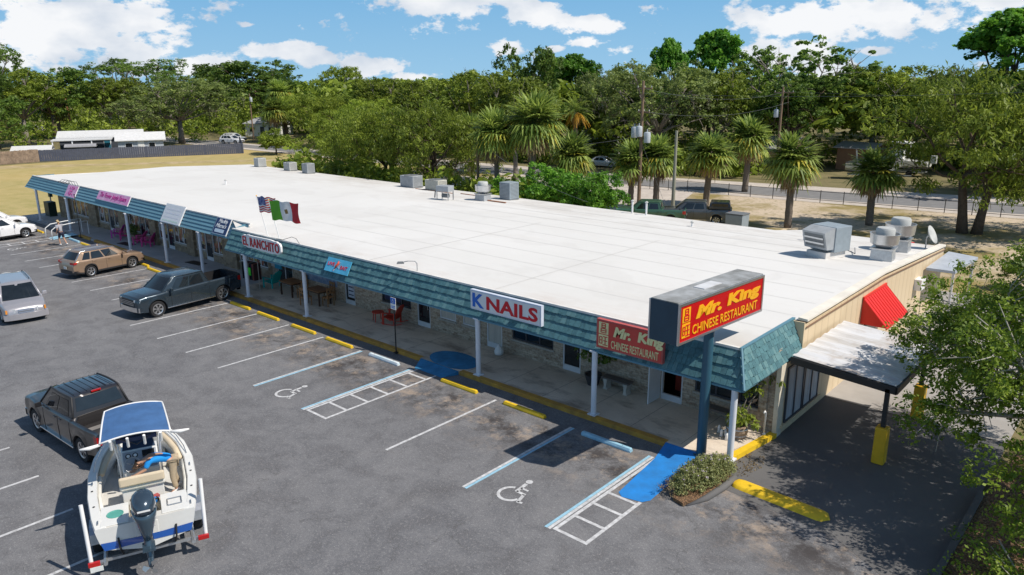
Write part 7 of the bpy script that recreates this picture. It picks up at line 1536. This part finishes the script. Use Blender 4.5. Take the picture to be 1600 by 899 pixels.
wire('service wire sloping from the transformer pole down to the stub pole', (-24.3, 35.1, 6.4), (-33.4, 25.2, 6.2), .6); wire('service wire dropping from the stub pole to the rear roof edge', (-33.3, 25.2, 6.2), (-18.5, 20.2, 3.2), .5)
wire('wire running from the far pole off to the right above the boats', (-24, 64, 9.7), (40, 74, 11), 1.0); wire('guy wire from the transformer pole to the ground beside the grey pole', (-23.9, 35.1, 6), (-21.8, 36.5, 0), .02)
wire('wire from the transformer pole to the right behind the grey pole', (-23.9, 35.1, 9.9), (30, 40, 12.5), 1.1)
# ================================================================ FENCES
def fence(name, label, pts, h, mat, slat, z0=0, grp=None):
    t = thing(name, label, 'fence', (pts[0][0], pts[0][1], 0), 0, grp); o = Vector((pts[0][0], pts[0][1], 0))
    for a, c in zip(pts, pts[1:]):
        a, c = Vector((*a, 0))-o, Vector((*c, 0))-o; d = (c-a); L_ = d.length; d.normalize(); n_ = Vector((-d.y, d.x, 0)); b = MB(); k = int(L_/slat); rq_ = random.Random(2)
        for i in range(k):
            p, q = a+d*(i*L_/k), a+d*((i+.94)*L_/k); hh = h+rq_.uniform(-.03, .03); of = n_*rq_.uniform(0, .02); b.add([p+of, q+of, q+of+Vector((0, 0, hh)), p+of+Vector((0, 0, hh)), p+of+n_*.03, q+of+n_*.03, q+of+n_*.03+Vector((0, 0, hh)), p+of+n_*.03+Vector((0, 0, hh))], [(0, 1, 2, 3), (7, 6, 5, 4), (3, 2, 6, 7), (0, 3, 7, 4), (1, 5, 6, 2)])
        b.build('panel', mat, t, fixn=False)
        m = max(1, int(L_/2.6))
        for i in range(m+1): p = a+d*(i*L_/m)+n_*.09; b = MB(); b.box((p.x, p.y, (h-.05)/2), (.11, .11, h-.05)); b.build('fence_post', mat, t)
    return t
fence('privacy_fence', 'long slate grey board fence across the far end of the field', [(-115.3, 17.3), (-103.9, 43.3), (-118.6, 51)], 1.65, P('fence_slate', (.075, .085, .125), .7, var=.18), .3)
fence('wooden_fence', 'weathered wooden fence joining the left end of the slate fence', [(-114.2, 2), (-115.3, 17.2)], 1.8, P('fence_wood', (.26, .19, .14), .9, var=.4, scale=2), .22)
t = thing('wire_fence', 'low black rail fence between the sandy lot and the back road', 'fence', (-27, 49.2, 0)); path = [(-33, 48.2), (-27, 49.2), (-14, 50.3), (0, 51.8), (14, 54.2)]
for a, c in zip(path, path[1:]):
    for z in (.25, 1.02): b = MB(); b.tube([(a[0]+27, a[1]-49.2, z), (c[0]+27, c[1]-49.2, z)], .025, 5); b.build('rail', M['black'], t)
    L_ = sqrt((c[0]-a[0])**2+(c[1]-a[1])**2); m = int(L_/1.9)
    for i in range(m): b = MB(); x, y = lerp(a[0], c[0], i/m)+27, lerp(a[1], c[1], i/m)-49.2; b.tube([(x, y, 0), (x, y, 1.15)], .035, 6); b.build('fence_post', M['black'], t)
# ================================================================ HOUSES
def house(name, label, x, y, rz_, L_, D_, h, rh, wall_, roof_, wins, doors, hip=False, over=.4, grp='small buildings beyond the strip'):
    t = thing(name, label, 'house', (x, y, 0), rz_, grp); b = MB(); b.bx((0, 0, 0), (L_, D_, h)); 
    if not hip: b.add([(0.01, 0, h), (0.01, D_, h), (0.01, D_/2, h+rh), (L_-.01, 0, h), (L_-.01, D_, h), (L_-.01, D_/2, h+rh)], [(0, 1, 2), (3, 5, 4)])
    b.build('wall', wall_, t, fixn=False); o = over; b = MB(); i_ = (D_/2+o) if hip else 0
    zr = h-.0; b.add([(-o, -o, zr-.1), (L_+o, -o, zr-.1), (L_+o-i_, D_/2, h+rh), (-o+i_, D_/2, h+rh), (-o, D_+o, zr-.1), (L_+o, D_+o, zr-.1), (-o, -o, zr-.22), (L_+o, -o, zr-.22), (-o, D_+o, zr-.22), (L_+o, D_+o, zr-.22)], [(0, 1, 2, 3), (3, 2, 5, 4), (0, 6, 7, 1), (1, 7, 9, 5), (4, 5, 9, 8), (0, 4, 8, 6), (6, 8, 9, 7)]+([(0, 3, 4), (1, 5, 2)] if hip else [])); b.build('roof', roof_, t, fixn=False)
    for (x0, x1, z0, z1) in wins: b = MB(); b.bx((x0, -.05, z0), (x1, -.002, z1)); f = b.build('window', M['white_paint'], t); b = MB(); b.bx((x0+.08, -.07, z0+.08), (x1-.08, -.052, z1-.08)); b.build('pane', M['glass'], f)
    for (x0, x1, m) in doors: b = MB(); b.bx((x0-.08, -.05, 0), (x1+.08, -.002, 2.15)); f = b.build('door', M['white_paint'], t); b = MB(); b.bx((x0, -.08, .05), (x1, -.052, 2.05)); b.build('leaf', m, f)
    return t
fd = atan2(26, 11.4)
wr = flat('roof_white', (.66, .66, .66), .5); gw = flat('wall_grey', (.30, .34, .40), .7); dg = flat('wall_darkgrey', (.06, .07, .09), .7); ww = flat('wall_white', (.74, .74, .73), .6); gr_ = flat('roof_grey', (.33, .33, .35), .7); blu = flat('door_blue', (.02, .16, .24), .5)
house('grey_house', 'low dark grey house with wide white metal roof behind the slate fence', -125.8, 23.6, fd, 12, 7, 2.7, .8, dg, wr, [(8.6, 9.5, 1.0, 2.1), (10.4, 11.3, 1.0, 2.1)], [(6.4, 7.3, blu)])
house('garden_house', 'pale grey gabled house with dark trim right of the white roofed one', -116.6, 29.0, fd, 6.6, 5, 2.4, 1.0, flat('wall_pale', (.42, .46, .52), .7), wr, [(1.0, 2.1, 1.0, 1.9), (4.4, 5.4, 1.0, 1.9)], [(2.9, 3.7, ww)])
t = thing('open_carport', 'flat white carport roof on thin posts in front of the grey house', 'carport', (-122.6, 21.4, 0), fd); b = MB(); b.bx((0, -.5, 2.35), (8.5, 3.2, 2.5)); b.build('roof', wr, t)
for x_ in (.2, 2.9, 5.6, 8.3): b = MB(); b.bx((x_-.08, -.4, 0), (x_+.08, -.24, 2.35)); b.build('post', M['white_paint'], t)
house('garden_shed', 'small cream shed with pale roof just behind the slate fence', -120.8, 15.6, fd, 4.6, 3.5, 1.5, .45, flat('shed_cream', (.55, .46, .34), .7), wr, [], [])
house('dark_shed', 'low dark shed with flat grey roof under the white carport', -119.6, 22.6, fd, 3.6, 2.2, 1.7, .2, dg, gr_, [], [])
house('white_house', 'small white house with grey hipped roof left of the fan palms', -141.5, 65.0, radians(35), 8, 6.5, 2.8, 1.7, ww, gr_, [(1, 2, .9, 2.0), (5.2, 7, .9, 2.0)], [(3.4, 4.3, dg)], hip=True)
house('white_cottage', 'white wall of a cottage glimpsed behind the orange date palm', -60.5, 74, radians(15), 7, 6, 3.0, 1.4, ww, gr_, [(1, 2, 1, 2)], [(4, 4.9, dg)])
house('brown_shed', 'brown shed behind the covered boat', -22.5, 79, radians(-8), 4.5, 4, 2.9, .5, flat('shed_brown', (.26, .15, .09), .8), gr_, [], [])
house('tan_house', 'tan wall of a house behind the roadside fan palm', -32.5, 71, radians(-6), 7, 6, 3.0, 1.2, flat('wall_tan', (.42, .28, .18), .8), gr_, [(1.2, 2.2, 1, 2)], [])
# far boats across the road
def far_boat(name, label, x, y, rz_, L_, cover, ttop, hullm):
    t = thing(name, label, 'boat', (x, y, 0), rz_, 'boats stored across the back road'); b = MB(); st = [(0, .95, .9, 1.7), (1.5, 1.15, .8, 1.75), (3.2, 1.15, .8, 1.85), (4.8, .8, .95, 2.0), (6.0, .1, 1.6, 2.2)]; vs = []
    for x_, w, zb, zt in st: q = x_/6*L_; vs += [(q, 0, zb), (q, w*.8, zb+.35), (q, w, zt), (q, w*.8, zt+.02), (q, 0, zt+.02), (q, -w*.8, zt+.02), (q, -w, zt), (q, -w*.8, zb+.35)]
    b.add(vs, [(i*8+k, (i+1)*8+k, (i+1)*8+(k+1) % 8, i*8+(k+1) % 8) for i in range(4) for k in range(8)]+[tuple(range(7, -1, -1))]); b.build('hull', hullm, t, smooth=35)
    if cover: b = MB(); vs = []; [vs.extend([(x_/6*L_, w*1.03, zt-.05), (x_/6*L_, w*.5, zt+.45*(1 if .5 < x_ < 5 else .2)), (x_/6*L_, -w*.5, zt+.45*(1 if .5 < x_ < 5 else .2)), (x_/6*L_, -w*1.03, zt-.05)]) for x_, w, zb, zt in st]; b.add(vs, [(i*4+k, (i+1)*4+k, (i+1)*4+k+1, i*4+k+1) for i in range(4) for k in range(3)]+[(0, 1, 2, 3)]); b.build('cover', M['dark_trim'], t, smooth=40, fixn=False); b = MB(); b.tube([(1.2, 1.1, 1.8), (1.0, 1.0, 3.2), (1.0, -1.0, 3.2), (1.2, -1.1, 1.8)], .05, 6); b.build('tower', M['steel'], t)
    if ttop:
        b = MB(); b.bx((2.2, -.9, 3.7), (4.4, .9, 3.85)); b.build('hard_top', ww, t)
        for sx in (2.5, 4.0):
            for sy in (-.6, .6): b = MB(); b.tube([(sx, sy, 1.8), (sx, sy*1.1, 3.7)], .04, 6); b.build('top_leg', ww, t)
        b = MB(); b.bx((2.9, -.5, 1.8), (3.7, .5, 2.9)); b.build('console', ww, t); b = MB(); b.lathe([(.001, 4.0), (.3, 3.95), (.3, 3.86), (.001, 3.85)], (3.2, 0, 0), 12); b.build('radar', ww, t); b = MB(); b.box((-.4, 0, 2.0), (.6, .45, .9)); b.build('outboard', M['unit_pale'], t, bevel=.05)
    b = MB(); b.bx((.3, -.8, .45), (L_*.9, .8, .55)); b.bx((L_*.9, -.06, .45), (L_*1.15, .06, .55)); b.build('trailer_frame', M['galv'], t)
    for sy in (-1, 1): b = MB(); b.lathe([(.001, -.1), (.33, -.1), (.33, .1), (.001, .1)], (1.8, sy*.95, .33), 16, axis='Y'); b.build('trailer_wheel', M['rubber'], t)
far_boat('runabout_boat', 'ski boat under a black cover on a trailer across the road', -18.6, 70.5, radians(20), 6.0, True, False, gel)
far_boat('fishing_boat', 'white centre console fishing boat with hard top across the road', -11.5, 77.5, radians(175), 6.8, False, True, gel)
far_boat('pale_blue_boat', 'pale blue boat left of the hard top fishing boat', -15.8, 79.0, radians(165), 5.6, False, False, P('boat_blue', (.28, .50, .62), .4))
t = thing('red_machine', 'red and black machine parked behind the galvanised rooftop fans', 'machine', (-.9, 27.5, 0)); b = MB(); b.box((0, 0, .8), (1.4, 1.0, .8)); b.build('engine_box', M['red'], t, bevel=.08); b = MB(); b.box((.1, 0, 1.45), (.7, .8, .5), top=.8); b.build('hood', M['red'], t, bevel=.05)
for sx in (-1, 1):
    for sy in (-1, 1): b = MB(); b.lathe([(.001, -.12), (.36, -.12), (.36, .12), (.001, .12)], (sx*.55, sy*.55, .36), 16, axis='Y'); b.build('wheel', M['rubber'], t)
t = thing('box_cart', 'blue-grey bin standing behind the roof right of the camper shell pickup', 'bin', (-11.4, 27.5, 0)); b = MB(); b.box((0, 0, 1.1), (1.1, 1.0, 2.2), top=1.1); b.build('bin_body', M['unit_blue'], t, bevel=.03); b = MB(); b.box((0, 0, 2.25), (1.25, 1.15, .08)); b.build('lid', M['unit_dark'], t)
